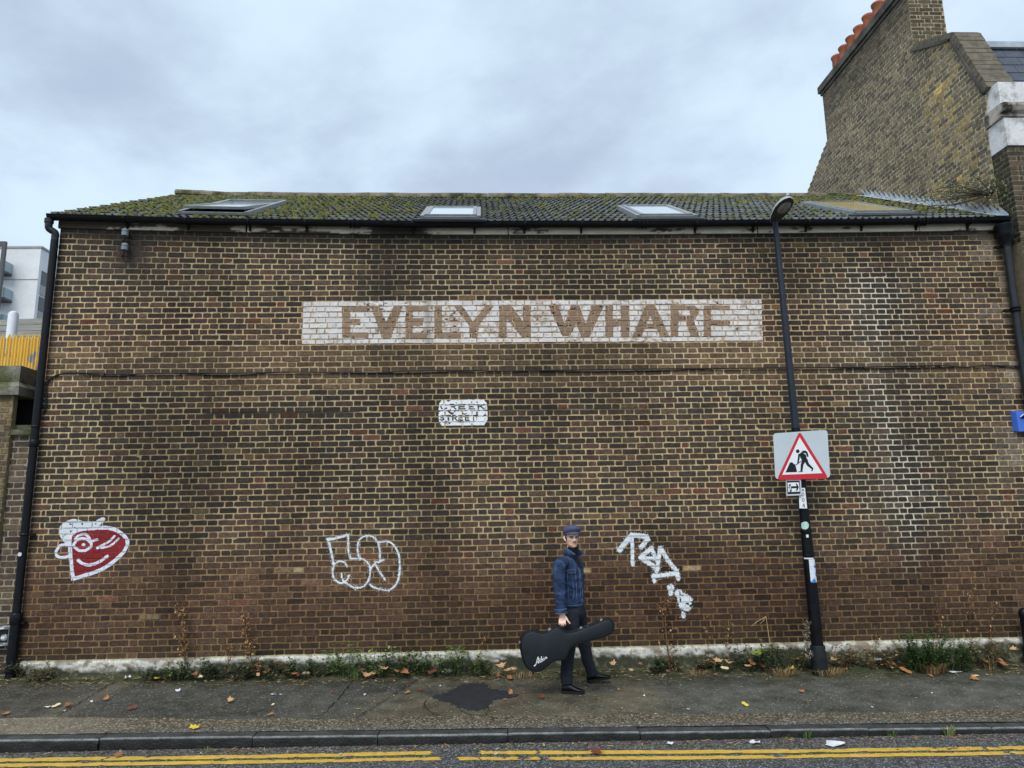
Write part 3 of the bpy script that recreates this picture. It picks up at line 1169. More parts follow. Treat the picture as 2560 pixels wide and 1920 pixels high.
T1, B1, T2, B2 = 166, 464, 152, 420
letters = [
    [[A(x, y) for x, y in [(500, T1), (735, T1), (725, 214), (575, 214), (575, 285), (668, 285), (668, 345), (575, 345), (575, 412), (742, 412), (742, B1), (500, B1)]]],
    [[A(x, y) for x, y in [(763, T1), (836, T1), (905, 310), (976, T1), (1062, T1), (945, B1), (868, B1)]]],
    [[A(x, y) for x, y in [(1085, T1), (1292, T1), (1292, 214), (1152, 214), (1152, 275), (1245, 275), (1245, 350), (1152, 350), (1152, 414), (1282, 414), (1282, B1), (1085, B1)]]],
    [[A(x, y) for x, y in [(1350, T1), (1420, T1), (1420, 412), (1592, 412), (1592, B1), (1350, B1)]]],
    [[A(x, y) for x, y in [(1525, T1), (1606, T1), (1703, 308), (1822, T1), (1898, T1), (1760, 348), (1745, B1), (1678, B1), (1672, 352)]]],
    [[A(x, y) for x, y in [(1945, T1), (2062, T1), (2165, 312), (2165, T1), (2238, T1), (2238, B1), (2160, B1), (2015, 285), (2015, B1), (1945, B1)]]],
    [[B(x, y) for x, y in [(245, T2), (330, T2), (386, 312), (438, T2), (512, T2), (568, 312), (620, T2), (725, T2), (603, B2), (526, B2), (485, 310), (430, B2), (365, B2)]]],
    [[B(x, y) for x, y in [(738, T2), (802, T2), (802, 266), (868, 266), (868, T2), (945, T2), (945, B2), (868, B2), (868, 328), (806, 328), (806, B2), (738, B2)]]],
    [[B(x, y) for x, y in [(1085, T2), (1166, T2), (1292, B2), (1208, B2), (1180, 358), (1072, 358), (1052, B2), (968, B2)]], [B(x, y) for x, y in [(1124, 240), (1150, 308), (1094, 308)]]],
    [[B(x, y) for x, y in [(1300, T2), (1505, T2), (1545, 185), (1545, 228), (1500, 276), (1548, B2), (1472, B2), (1430, 290), (1368, 290), (1368, B2), (1300, B2)]], [B(x, y) for x, y in [(1368, 194), (1470, 194), (1470, 236), (1368, 236)]]],
    [[B(x, y) for x, y in [(1585, T2), (1812, T2), (1812, 192), (1650, 192), (1650, 282), (1812, 282), (1812, 322), (1650, 322), (1650, B2), (1585, B2)]]],
]


def in_letter(X, Z, L):
    m = inpoly(X, Z, L[0])
    for hole in L[1:]:
        m &= ~inpoly(X, Z, hole)
    return m


ban = [wall_xz(759, 752), wall_xz(1903, 748), wall_xz(1907, 852), wall_xz(755, 860)]
sign = empty('painted_wall_sign', (0.7, -0.01, 4.16), 'faded white painted band on the bricks with brown capitals reading EVELYN WHARF', 'sign')


def ban_fn(X, Z, q):
    m = inpoly(X, Z, ban)
    for L in letters:
        m &= ~in_letter(X + 0.004 * (vnoise(X * 90, Z * 90, 5) - 0.5), Z, L)
    wear = fbm(X * 26, Z * 40, 131) * 0.55 + fbm(X * 5, Z * 6, 132) * 0.45
    soot = np.exp(-((X + 0.72) / 0.10) ** 2) * 0.12
    m &= wear + soot < (0.73 if q is not None else 0.44)
    v = 0.80 + 0.25 * fbm(X * 14, Z * 22, 133)
    tone = rb.uniform(0.9, 1.05)
    c = np.broadcast_to(s2l(232, 226, 220), X.shape + (3,)) * (v * tone)[..., None]
    c = lerp(c, s2l(150, 128, 112), 0.55 * sstep(0.52, 0.66, wear))
    c = lerp(c, s2l(70, 66, 64), 0.5 * np.exp(-((X + 0.74 + 0.05 * (wear - 0.5)) / 0.06) ** 2))
    if q is None:
        c = c * 0.82
    return m, np.clip(c, 0, 0.86)


paint((BAN_X0 - 0.05, BAN_X1 + 0.05, 4.12, 4.80), 0.0085, ban_fn, 'white_ground', M_PAINT, sign)
for L in letters:
    xs_ = [p[0] for p in L[0]]
    zs_ = [p[1] for p in L[0]]

    def let_fn(X, Z, q, L=L):
        m = in_letter(X + 0.004 * (vnoise(X * 90, Z * 90, 6) - 0.5), Z, L)
        wear = fbm(X * 20, Z * 30, 141)
        m &= wear < 0.70
        if q is not None:
            base = q['col'] * 0.55 + s2l(158, 134, 114) * 0.62
            c = np.broadcast_to(base, X.shape + (3,)) * (0.78 + 0.44 * fbm(X * 18, Z * 26, 142))[..., None]
        else:
            c = np.broadcast_to(s2l(190, 158, 122), X.shape + (3,)) * (0.8 + 0.3 * wear)[..., None]
        return m, c
    paint((min(xs_) - 0.02, max(xs_) + 0.02, min(zs_) - 0.02, max(zs_) + 0.02), 0.0085, let_fn, 'letter', M_PAINT, sign)


# --- CREEK STREET
def S(x, y):
    return wall_xz(1060 + x / 11.06, 980 + y / 11.06)


GLY = {'C': [[(0.95, 0.18), (0.6, 0.02), (0.25, 0.1), (0.08, 0.5), (0.25, 0.9), (0.6, 0.98), (0.95, 0.82)]],
       'R': [[(0.1, 1), (0.1, 0)], [(0.1, 0.03), (0.6, 0.03), (0.88, 0.25), (0.6, 0.48), (0.1, 0.5)], [(0.5, 0.5), (0.92, 1)]],
       'E': [[(0.9, 0.03), (0.1, 0.03), (0.1, 0.97), (0.9, 0.97)], [(0.1, 0.5), (0.75, 0.5)]],
       'K': [[(0.1, 0), (0.1, 1)], [(0.9, 0), (0.15, 0.55)], [(0.4, 0.4), (0.95, 1)]],
       'S': [[(0.9, 0.15), (0.55, 0.02), (0.15, 0.2), (0.3, 0.45), (0.75, 0.55), (0.88, 0.8), (0.5, 0.98), (0.1, 0.85)]],
       'T': [[(0.0, 0.03), (1, 0.03)], [(0.5, 0), (0.5, 1)]],
       'O': [[(0.5, 0.02), (0.12, 0.2), (0.12, 0.8), (0.5, 0.98), (0.88, 0.8), (0.88, 0.2), (0.5, 0.02)]],
       'A': [[(0.02, 1), (0.5, 0), (0.98, 1)], [(0.22, 0.65), (0.78, 0.65)]],
       'D': [[(0.1, 0), (0.1, 1), (0.6, 0.95), (0.9, 0.5), (0.6, 0.05), (0.1, 0)]]}
oct_ = [S(x, y) for x, y in [(425, 318), (492, 222), (1642, 205), (1735, 312), (1757, 620), (1752, 770), (1665, 915), (490, 935), (415, 810), (398, 500)]]
srows = []
for word, x0, x1, y0, y1 in (('CREEK', 432, 1725, 345, 470), ('STREET', 425, 1470, 650, 785)):
    n = len(word)
    step = (x1 - x0) / n
    for i, ch in enumerate(word):
        bx = x0 + i * step + (0.06 * step)
        wd = step * 0.74
        srows.append([[S(bx + u * wd, y0 + v * (y1 - y0)) for u, v in st] for st in GLY[ch]])
ssign = empty('painted_street_sign', (-0.65, -0.01, 3.1), 'small white eight-sided painted street name reading CREEK STREET in flaking black capitals', 'sign')


def soct_fn(X, Z, q):
    m = inpoly(X + 0.006 * (vnoise(X * 40, Z * 40, 8) - 0.5), Z, oct_)
    wear = fbm(X * 22, Z * 30, 151)
    m &= wear < (0.72 if q is not None else 0.50)
    v = 0.88 + 0.2 * fbm(X * 10, Z * 16, 153)
    c = np.broadcast_to(s2l(240, 243, 243), X.shape + (3,)) * v[..., None]
    return m, np.clip(c, 0, 0.9)


sb = [p[0] for p in oct_], [p[1] for p in oct_]
sbox = (min(sb[0]) - 0.02, max(sb[0]) + 0.02, min(sb[1]) - 0.02, max(sb[1]) + 0.02)
paint(sbox, 0.006, soct_fn, 'white_ground', M_PAINT, ssign)
for g_ in srows:
    ax = [p[0] for st in g_ for p in st]
    az = [p[1] for st in g_ for p in st]

    def sl_fn(X, Z, q, g_=g_):
        d = np.min([dpoly(X, Z, st) for st in g_], axis=0)
        m = (d < 0.0085) & (fbm(X * 30, Z * 34, 155) < 0.80)
        c = np.broadcast_to(s2l(62, 60, 60), X.shape + (3,)) * (0.8 + 0.5 * vnoise(X * 60, Z * 60, 4))[..., None]
        return m, c
    lb = paint((min(ax) - 0.03, max(ax) + 0.03, min(az) - 0.03, max(az) + 0.03), 0.005, sl_fn, 'letter', M_PAINT, ssign, mortar=False)
    if lb:
        for v_ in lb.data.vertices:
            v_.co.y -= 0.0008


def strokes_thing(name, label, cat, strokes, res, colf, fills=(), parent_parts=None, blotch=0.62, seed=160, group=None):
    allp = [p for st, w in strokes for p in st] + [p for pl, _ in fills for p in pl]
    x0, x1 = min(p[0] for p in allp) - 0.06, max(p[0] for p in allp) + 0.06
    z0, z1 = min(p[1] for p in allp) - 0.06, max(p[1] for p in allp) + 0.06

    def fn(X, Z, q):
        m = np.zeros(X.shape, bool)
        soft = np.zeros(X.shape)
        wob = 0.004 * (vnoise(X * 35, Z * 35, seed) - 0.5)
        for st, w in strokes:
            d = dpoly(X, Z, st) + wob
            m |= d < w / 2
            m |= _hash((X * 700).astype(np.int64), (Z * 700).astype(np.int64), seed) < 0.42 * np.exp(-np.maximum(d - w / 2, 0) / 0.007)
        for pl, _ in fills:
            m |= inpoly(X + wob, Z, pl)
        m &= fbm(X * 24, Z * 30, seed + 3) < (blotch if q is not None else blotch + 0.1)
        return m, colf(X, Z, q)
    o = paint((x0, x1, z0, z1), res, fn, name, M_SPRAY)
    return tag(o, label, cat, group)


def white_c(X, Z, q):
    v = 0.86 + 0.2 * fbm(X * 9, Z * 14, 171)
    return np.clip(np.broadcast_to(s2l(232, 238, 242), X.shape + (3,)) * v[..., None], 0, 0.9)


# --- bubble tag in thin white line (photo crop 780,1300 at 7.373)
def Q(x, y):
    return wall_xz(780 + x / 7.373, 1300 + y / 7.373)


def smooth2(pts, per=6):
    return [tuple(p) for p in catmull([np.array(p) for p in pts], per)]


bub = [
    ([Q(290, 355), Q(400, 350), Q(660, 275)], 0.026),
    ([Q(300, 365), Q(350, 560), Q(405, 830)], 0.024),
    (smooth2([Q(670, 275), Q(672, 560), Q(700, 680), Q(735, 715), Q(900, 715), Q(980, 745), Q(1055, 830), Q(1075, 960), Q(1050, 1090), Q(960, 1215), Q(820, 1250), Q(720, 1215), Q(590, 1130), Q(555, 1060), Q(548, 1000)]), 0.017),
    (smooth2([Q(645, 850), Q(600, 785), Q(520, 755), Q(430, 800), Q(395, 880), Q(385, 980), Q(420, 1090), Q(530, 1160), Q(640, 1110), Q(690, 1015)]), 0.018),
    (smooth2([Q(885, 735), Q(850, 610), Q(845, 470), Q(890, 350), Q(980, 300), Q(1060, 290), Q(1150, 330), Q(1215, 420), Q(1250, 560), Q(1255, 690), Q(1245, 770), Q(1160, 775)]), 0.017),
    ([Q(1245, 775), Q(1320, 735)], 0.018),
    (smooth2([Q(1215, 410), Q(1400, 395), Q(1520, 480), Q(1600, 640), Q(1620, 820), Q(1610, 1000), Q(1560, 1170), Q(1430, 1290), Q(1280, 1280), Q(1120, 1230), Q(1070, 1180)]), 0.018),
    ([Q(1070, 930), Q(1100, 870), Q(1165, 805), Q(1240, 950), Q(1345, 1100)], 0.017),
]
strokes_thing('graffiti_tag', 'thin white outlined bubble graffiti tag on the brick wall left of the person', 'graffiti', bub, 0.0055, white_c, seed=180, blotch=0.86)


# --- angular white tag right of the person (crop 1500,1300 at 6.382)
def R(x, y):
    return wall_xz(1500 + x / 6.382, 1300 + y / 6.382)


ang = [
    ([R(310, 480), R(505, 240)], 0.0600), ([R(505, 240), R(740, 265), R(760, 310), R(655, 430)], 0.0560), ([R(510, 300), R(520, 710)], 0.0416),
    ([R(820, 450), R(640, 600), R(890, 760)], 0.0496), ([R(820, 450), R(880, 590), R(900, 640)], 0.0416), ([R(720, 605), R(900, 620)], 0.0400),
    ([R(960, 450), R(905, 820)], 0.0496), ([R(965, 450), R(1080, 640), R(1225, 820), R(1245, 930)], 0.0496), ([R(850, 900), R(1000, 880), R(1220, 850)], 0.0496), ([R(850, 880), R(865, 980)], 0.0400),
]
strokes_thing('graffiti_tag', 'angular thick white spray painted graffiti letters right of the person', 'graffiti', ang, 0.0065, white_c, seed=190, blotch=0.86)
blob = [([R(1128, 1075), R(1128, 1080)], 0.085), ([R(1128, 1110), R(1125, 1180)], 0.05), ([R(1255, 1170), R(1256, 1175)], 0.1),
        ([R(1330, 1275), R(1370, 1285)], 0.155), ([R(1330, 1350), R(1380, 1370)], 0.12), ([R(1320, 1490), R(1330, 1530)], 0.05)]
strokes_thing('paint_blot', 'round white paint blots dripping down the bricks beside the dead stems', 'paint', blob, 0.0065, white_c, seed=200, blotch=0.70)


# --- red face with white outline and cap, far left (crop 120,1080 at 3.95)
def K(x, y):
    return wall_xz(120 + x / 3.95, 1080 + y / 3.95)


face_out = [(250, 1450), (228, 1250), (218, 1080), (235, 1010), (320, 965), (450, 950), (590, 945), (690, 975), (770, 1040), (788, 1095), (760, 1170), (690, 1245), (600, 1315), (500, 1370), (380, 1410), (250, 1450)]
fo = smooth2([K(x, y) for x, y in face_out[1:]], 4)
fo = [K(250, 1445)] + fo
face = empty('winking_face_graffiti', (-5.0, -0.01, 1.6), 'red winking graffiti face with white outline on the brick wall by the downpipe', 'graffiti')


def red_c(X, Z, q):
    base = s2l(130, 24, 29) if q is not None else s2l(158, 40, 42)
    v = 0.8 + 0.4 * fbm(X * 9, Z * 14, 211)
    return np.broadcast_to(base, X.shape + (3,)) * v[..., None]


fb = [p[0] for p in fo], [p[1] for p in fo]
fbox = (min(fb[0]) - 0.25, max(fb[0]) + 0.1, min(fb[1]) - 0.1, max(fb[1]) + 0.3)
wl = [(fo, 0.045),
      (smooth2([K(205, 1110), K(130, 1120), K(85, 1180), K(95, 1225), K(150, 1240), K(215, 1225)]), 0.034),
      (smooth2([K(268, 1060), K(310, 1020), K(370, 1010), K(410, 1045), K(430, 1075), K(490, 1062)]), 0.03),
      (smooth2([K(260, 1110), K(300, 1060), K(370, 1055), K(425, 1090), K(425, 1130), K(370, 1170), K(310, 1170), K(262, 1130), K(260, 1110)]), 0.034),
      ([K(350, 1113), K(358, 1114)], 0.036),
      (smooth2([K(660, 1028), K(600, 1085), K(490, 1140)]), 0.026), (smooth2([K(700, 1052), K(630, 1115), K(560, 1138), K(490, 1146)]), 0.026),
      (smooth2([K(300, 1265), K(350, 1300), K(420, 1310), K(510, 1280), K(590, 1225)]), 0.036)]
cap_poly = smooth2([K(x, y) for x, y in [(110, 1000), (125, 930), (190, 880), (270, 860), (370, 885), (450, 885), (520, 850), (560, 845), (565, 870), (500, 930), (440, 935), (320, 950), (235, 1000), (225, 1050), (215, 1100), (165, 1090), (120, 1030)]], 3)


def fred(X, Z, q):
    return inpoly(X, Z, fo) & (fbm(X * 24, Z * 30, 213) < 0.82), red_c(X, Z, q)


def fwhite(X, Z, q):
    m = np.zeros(X.shape, bool)
    wob = 0.004 * (vnoise(X * 35, Z * 35, 214) - 0.5)
    for st, w in wl:
        m |= dpoly(X, Z, st) + wob < w / 2
    return m & (fbm(X * 24, Z * 30, 215) < 0.84), white_c(X, Z, q) * np.array([0.98, 0.95, 1.02])


def fcap(X, Z, q):
    return inpoly(X, Z, cap_poly) & (fbm(X * 30, Z * 34, 216) < 0.76), white_c(X, Z, q) * 0.92


paint(fbox, 0.0065, fred, 'red_fill', M_SPRAY, face)
o = paint(fbox, 0.0055, fwhite, 'white_outline', M_SPRAY, face)
for v_ in o.data.vertices:
    v_.co.y -= 0.0009
o = paint(fbox, 0.0065, fcap, 'white_cap', M_SPRAY, face)
for v_ in o.data.vertices:
    v_.co.y -= 0.0005
# ================================================================== ROOF AND EAVES
EY, EZ = -0.125, 5.855
LR = math.hypot(RY - EY, RZ - EZ)
ST = np.array([0, (RY - EY) / LR, (RZ - EZ) / LR])          # up the slope
SN = np.array([0, -ST[2], ST[1]])                            # out of the roof


def roof_pt(x, s, h=0.0):
    x, s, h = np.broadcast_arrays(np.asarray(x, float), np.asarray(s, float), np.asarray(h, float))
    dz = sag(x, 5.8 + 0 * x) * (1 - 0.75 * s / LR)
    return np.stack([x, EY + ST[1] * s + SN[1] * h, EZ + ST[2] * s + SN[2] * h + dz], -1)


def roof_hit(u, v, h=0.0):
    d = ray(u, v)
    p0 = np.array([0, EY, EZ]) + SN * h
    t = np.dot(p0 - CAM, SN) / np.dot(d, SN)
    p = CAM + d * t
    return p[0], float(np.dot(p - np.array([0, EY, EZ]), ST))


roof = empty('roof', (0.9, 1.7, 6.9), parent=wh)
M_TILE = mat('concrete_tile', (1, 1, 1), 0.55, 0.35, 12, 0.5, 60, attr=True, var2=0.3, scale2=45, rvar=0.2)
M_UNDER = mat('dark_underlay', (0.02, 0.02, 0.02), 0.9, 0.1)  # dark sheet added under the tiles so their gaps read as shade
b = MB()
xe = np.linspace(XL - 0.06, XR - 0.02, 40)
V0, V1 = roof_pt(xe, 0.02 + 0 * xe, -0.03 + 0 * xe), roof_pt(xe, LR + 0 * xe, -0.03 + 0 * xe)
n = len(xe)
b.add(np.vstack([V0, V1]), [(i, i + 1, n + i + 1, n + i) for i in range(n - 1)])
b.add([(XL - 0.06, RY, RZ - 0.03), (XR, RY, RZ - 0.03), (XR, 2 * RY - EY, EZ), (XL - 0.06, 2 * RY - EY, EZ)], [(0, 1, 2, 3)])
b.build('underlay', M_UNDER, roof)

TW, TG = 0.30, LR / 13
us = np.linspace(0, TW, 13)
roll = (0.5 + 0.5 * np.cos(2 * np.pi * us / 0.10)) ** 1.1


def tile_mesh(seed, moss):
    b = MB()
    r = random.Random(seed)
    g = np.array([0.050, 0.052, 0.050]) * r.uniform(0.7, 1.3)
    low = np.stack([us - TW / 2, np.zeros(13), 0.007 + 0.040 * roll], -1)
    up = np.stack([us - TW / 2, np.full(13, TG + 0.05), 0.0 + 0.016 * roll], -1)
    lip = low - np.array([0, 0.002, 0.011])
    mid = (low * 0.6 + up * 0.4)
    V = np.vstack([low, up, lip])
    F = [(i, i + 1, 13 + i + 1, 13 + i) for i in range(12)] + [(26 + i, 26 + i + 1, i + 1, i) for i in range(12)]
    n = np.array([r.random() for _ in range(13)])
    c_low = np.where((n < moss)[:, None], np.array([0.066, 0.078, 0.016]) * r.uniform(0.7, 1.25), g * (1 + 1.5 * roll[:, None]))  # roll tops lighter: wear, plus wet highlights put into the colour
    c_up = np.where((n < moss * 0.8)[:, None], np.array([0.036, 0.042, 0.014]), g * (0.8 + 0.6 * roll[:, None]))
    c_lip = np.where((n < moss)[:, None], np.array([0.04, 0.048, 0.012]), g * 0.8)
    b.add(V, F, np.vstack([c_low, c_up, c_lip]))
    me = b.mesh('tile')
    me.materials.append(M_TILE)
    me.polygons.foreach_set('use_smooth', [True] * 12 + [False] * 12)
    return me, V, F, np.vstack([c_low, c_up, c_lip])


VAR = [[tile_mesh(100 * m + k, (0.06, 0.28, 0.55, 0.8)[m]) for k in range(4)] for m in range(4)]
rt = random.Random(9)
cols = np.arange(XL - 0.06 + TW / 2, XR - TW * 0.4, TW)
items = []


def moss_at(x, s):
    a = 0.75 * float(sstep(-0.5, -3.5, x)) + 0.95 * float(sstep(4.6, 6.6, x)) * float(sstep(0.3, 1.4, s)) + 0.30
    a += 0.3 * float(sstep(2.8, 4.1, s)) + 0.8 * (float(fbm(np.array(x * 0.8), np.array(s * 1.2), 230)) - 0.5)
    a *= float(sstep(-0.05, 0.8, s)) * 0.55 + 0.45
    return min(max(a, 0), 1)


for r_ in range(13):
    for x in cols:
        m = moss_at(x, r_ * TG)
        lv = min(3, int(m * 3.4 + rt.uniform(-0.3, 0.3)))
        lv = max(0, lv)
        var = VAR[lv][rt.randrange(4)]
        p = roof_pt(x + rt.uniform(-0.004, 0.004), r_ * TG + rt.uniform(-0.006, 0.006), rt.uniform(0, 0.004))
        rot = Matrix(((1, 0, 0), (0, ST[1], SN[1]), (0, ST[2], SN[2]))) @ Matrix.Rotation(rt.uniform(-0.012, 0.012), 3, 'Z')
        M4 = Matrix.Translation(Vector(p)) @ rot.to_4x4()
        Vw = (np.array(rot) @ var[1].T).T + p
        items.append((px_area(np.vstack([Vw[:13:2][:6], Vw[13:26:2][:6][::-1]])), M4, var, Vw))
order = sorted(range(len(items)), key=lambda i: -items[i][0])
single = set(order[:300])
rest = MB()
rl = world_loc(roof)
for i, (ar, M4, var, Vw) in enumerate(items):
    if i in single:
        o = bpy.data.objects.new('tile', var[0])
        COL.objects.link(o)
        o.parent = roof
        o.matrix_local = Matrix.Translation(-rl) @ M4
    else:
        rest.add(Vw, var[2], var[3])
o = rest.build('tiling', M_TILE, roof, smooth=False)
o['kind'] = 'stuff'

# ridge tiles
M_RIDGE = mat('ridge_concrete', s2l(128, 118, 98), 0.85, 0.3, 5, 0.4, 40, tint=(0.05, 0.06, 0.018), tscale=3.0, tpos=(0.48, 0.62), var2=0.2, scale2=25)
rr = random.Random(4)
x = XL - 0.07
k = 0
while x < XR - 0.05:
    L = 0.45
    x1 = min(x + L - 0.006, XR - 0.012)
    b = MB()
    V = []
    for xx, gr in ((x, 0.0), (x1, 0.0)):
        lift = 0.05 * float(sstep(-4.6, -5.7, xx)) + rr.uniform(-0.008, 0.008)
        for an in np.linspace(-0.15, math.pi + 0.15, 11):
            V.append((xx, RY - 0.115 * math.cos(an), RZ - 0.02 + 0.105 * math.sin(an) + lift + float(sag(xx, 5.8)) * 0.25))
    F = [(i, i + 1, 11 + i + 1, 11 + i) for i in range(10)] + [tuple(range(10, -1, -1)), tuple(range(11, 22))]
    b.add(V, F)
    b.build('ridge_tile', M_RIDGE, roof, smooth=True, fix=True)
    x += L
    k += 1

# moss cushions
M_MOSS = mat('moss', (1, 1, 1), 0.95, 0.4, 40, 0.8, 90, attr=True, var2=0.3, scale2=120, dist=0.01)
b = MB()
rm = random.Random(12)
for _ in range(3600):
    x = rm.uniform(XL, XR - 0.1)
    s = rm.random() * LR
    if rm.random() > moss_at(x, s) ** 1.3 * 0.95 + 0.05 * (s > 3.6):
        continue
    r_ = int(s / TG)
    s = r_ * TG + rm.choice((0.0, 0.01, 0.02, 0.05))
    x = XL - 0.06 + round((x - XL + 0.06) / 0.1 + rm.choice((0, 0, 0.5))) * 0.1 + rm.uniform(-0.02, 0.02)
    rad = rm.uniform(0.016, 0.040)
    h = rm.uniform(0.010, 0.026)
    base = roof_pt(x, s, 0.036)
    V, F = [], []
    for ring, (q, hh) in enumerate(((1.0, 0.0), (0.65, 0.75))):
        for a in range(6):
            an = a * math.pi / 3 + 0.3 * ring
            j = rm.uniform(0.75, 1.25)
            V.append(base + np.array([rad * q * j * math.cos(an), 0, 0]) + ST * rad * 0.8 * q * j * math.sin(an) + SN * (h * hh - 0.012 * (1 - ring)))
    V.append(base + SN * h)
    F = [(a, (a + 1) % 6, 6 + (a + 1) % 6, 6 + a) for a in range(6)] + [(6 + a, 6 + (a + 1) % 6, 12) for a in range(6)]
    g = rm.random()
    c = np.array([0.105, 0.118, 0.020]) * rm.uniform(0.5, 1.7) if g < 0.75 else np.array([0.19, 0.15, 0.03]) * rm.uniform(0.7, 1.1)
    b.add(V, F, c)
o = b.build('moss', M_MOSS, roof, smooth=True)
o['kind'] = 'stuff'

# --- rooflights
M_ALU = mat('grey_aluminium', s2l(150, 154, 156), 0.45, 0.15, 12, metal=0.3)
M_ALUD = mat('dark_aluminium', s2l(58, 60, 62), 0.5, 0.15, 12, metal=0.2)
M_GLASS = mat('rooflight_glass', s2l(196, 204, 206), 0.06, 0.05, 3, spec=1.0)  # pale base colour stands in for bright sky mirrored in the panes
M_BLIND = mat('glass_over_blind', s2l(196, 176, 120), 0.08, 0.1, 3, spec=1.0)


def rooflight(corners, opened, label, blind=False):
    P = [roof_hit(u, v, 0.08) for u, v in corners]           # TL TR BR BL
    x0, x1 = (P[0][0] + P[3][0]) / 2, (P[1][0] + P[2][0]) / 2
    s0, s1 = (P[2][1] + P[3][1]) / 2, (P[0][1] + P[1][1]) / 2
    t = empty('rooflight', tuple(roof_pt((x0 + x1) / 2, s0, 0)), parent=wh)
    t['label'] = label

    def bar(b, xa, xb, sa, sb, h0, h1, f=lambda x, s, h: roof_pt(x, s, h)):
        b.hexa([f(xa, sa, h0), f(xb, sa, h0), f(xb, sb, h0), f(xa, sb, h0), f(xa, sa, h1), f(xb, sa, h1), f(xb, sb, h1), f(xa, sb, h1)])
    w = 0.055
    b = MB()
    bar(b, x0, x0 + w, s0, s1, 0.0, 0.085)
    bar(b, x1 - w, x1, s0, s1, 0.0, 0.085)
    bar(b, x0 + w, x1 - w, s1 - w, s1, 0.0, 0.09)
    bar(b, x0 + w, x1 - w, s0, s0 + w, 0.0, 0.07)
    b.build('frame', M_ALU, t, fix=True)
    b = MB()
    bar(b, x0 - 0.06, x1 + 0.06, s0 - 0.13, s0 - 0.002, 0.02, 0.05)
    b.build('apron', M_ALUD, t, fix=True)
    piv = s0 + (s1 - s0) * 0.55
    an = math.radians(2.6) if opened else 0.0

    def f(x, s, h):
        ds = s - piv
        return roof_pt(x, piv + ds * math.cos(an) + h * math.sin(an) * 0, h - ds * math.sin(an))
    i = w + 0.004
    b = MB()
    bar(b, x0 + i, x0 + i + 0.05, s0 + i, s1 - i, 0.06, 0.098, f)
    bar(b, x1 - i - 0.05, x1 - i, s0 + i, s1 - i, 0.06, 0.098, f)
    bar(b, x0 + i + 0.05, x1 - i - 0.05, s0 + i, s0 + i + 0.06, 0.06, 0.095, f)
    bar(b, x0 + i + 0.05, x1 - i - 0.05, s1 - i - 0.06, s1 - i, 0.06, 0.10, f)
    b.build('sash', M_ALU, t, fix=True)
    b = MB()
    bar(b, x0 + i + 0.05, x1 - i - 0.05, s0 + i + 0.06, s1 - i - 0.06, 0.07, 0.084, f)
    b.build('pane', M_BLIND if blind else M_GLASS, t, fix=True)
    return t


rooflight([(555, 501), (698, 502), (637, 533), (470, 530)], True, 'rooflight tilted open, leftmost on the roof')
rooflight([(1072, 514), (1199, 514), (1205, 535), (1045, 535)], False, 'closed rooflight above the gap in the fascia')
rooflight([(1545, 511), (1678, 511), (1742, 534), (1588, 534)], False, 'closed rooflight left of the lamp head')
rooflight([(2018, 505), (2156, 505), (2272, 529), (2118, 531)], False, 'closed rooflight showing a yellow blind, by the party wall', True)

# --- fascia boards with peeling paint
M_FASC = mat('peeling_fascia', (1, 1, 1), 0.8, 0.12, 16, 0.5, 50, attr=True, var2=0.1, scale2=90, stretch=(0.5, 1, 2))
fascia = empty('fascia', (0.9, -0.03, 5.75), parent=wh)
fj = [XL - 0.02] + [float(at(u, 575, -0.04)[0]) for u in (617, 790, 1271, 1895, 2300)] + [XR - 0.03]
for a, c in zip(fj[:-1], fj[1:]):
    xs = np.arange(a + 0.003, c - 0.002, 0.02)
    zs = np.linspace(5.718, 5.87, 9)
    X, Z = np.meshgrid(xs, zs)
    ext = sstep(-0.3, -1.0, X) * 0.75 + sstep(5.2, 6.5, X) * 0.35 + 0.24
    n1 = fbm(X * 1.6, Z * 9, 240) * 0.65 + fbm(X * 9, Z * 38, 241) * 0.35
    bare = sstep(0.02, 0.06, ext * 0.36 + 0.24 - n1)
    gap = np.exp(-((X + 1.1) / 0.33) ** 4)
    bare = np.clip(bare + gap, 0, 1)
    col = lerp(np.broadcast_to(s2l(222, 212, 190), X.shape + (3,)) * (0.72 + 0.4 * n1)[..., None], s2l(84, 74, 62) * (0.5 + n1[..., None]), bare)
    col = lerp(col, s2l(44, 40, 36), 0.85 * gap)
    col = lerp(col, s2l(160, 146, 122), 0.4 * sstep(5.765, 5.82, Z))
    b = MB()
    V = np.stack([X, -0.032 - 0.003 * (1 - bare) - 0.004 * (n1 - 0.5), Z + sag(X, 5.8 + 0 * Z)], -1)
    idx = np.arange(X.size).reshape(X.shape)
    F = np.stack([idx[:-1, :-1], idx[:-1, 1:], idx[1:, 1:], idx[1:, :-1]], -1).reshape(-1, 4).tolist()
    nb = X.size
    bot = np.stack([xs, np.full(len(xs), 0.0), 5.716 + sag(xs, 5.8 + 0 * xs)], -1)
    b.add(np.vstack([V.reshape(-1, 3), bot]), F + [(nb + i, nb + i + 1, i + 1, i) for i in range(len(xs) - 1)],
          np.vstack([col.reshape(-1, 3), np.tile(s2l(70, 62, 52), (len(xs), 1))]))
    b.build('fascia_board', M_FASC, fascia)

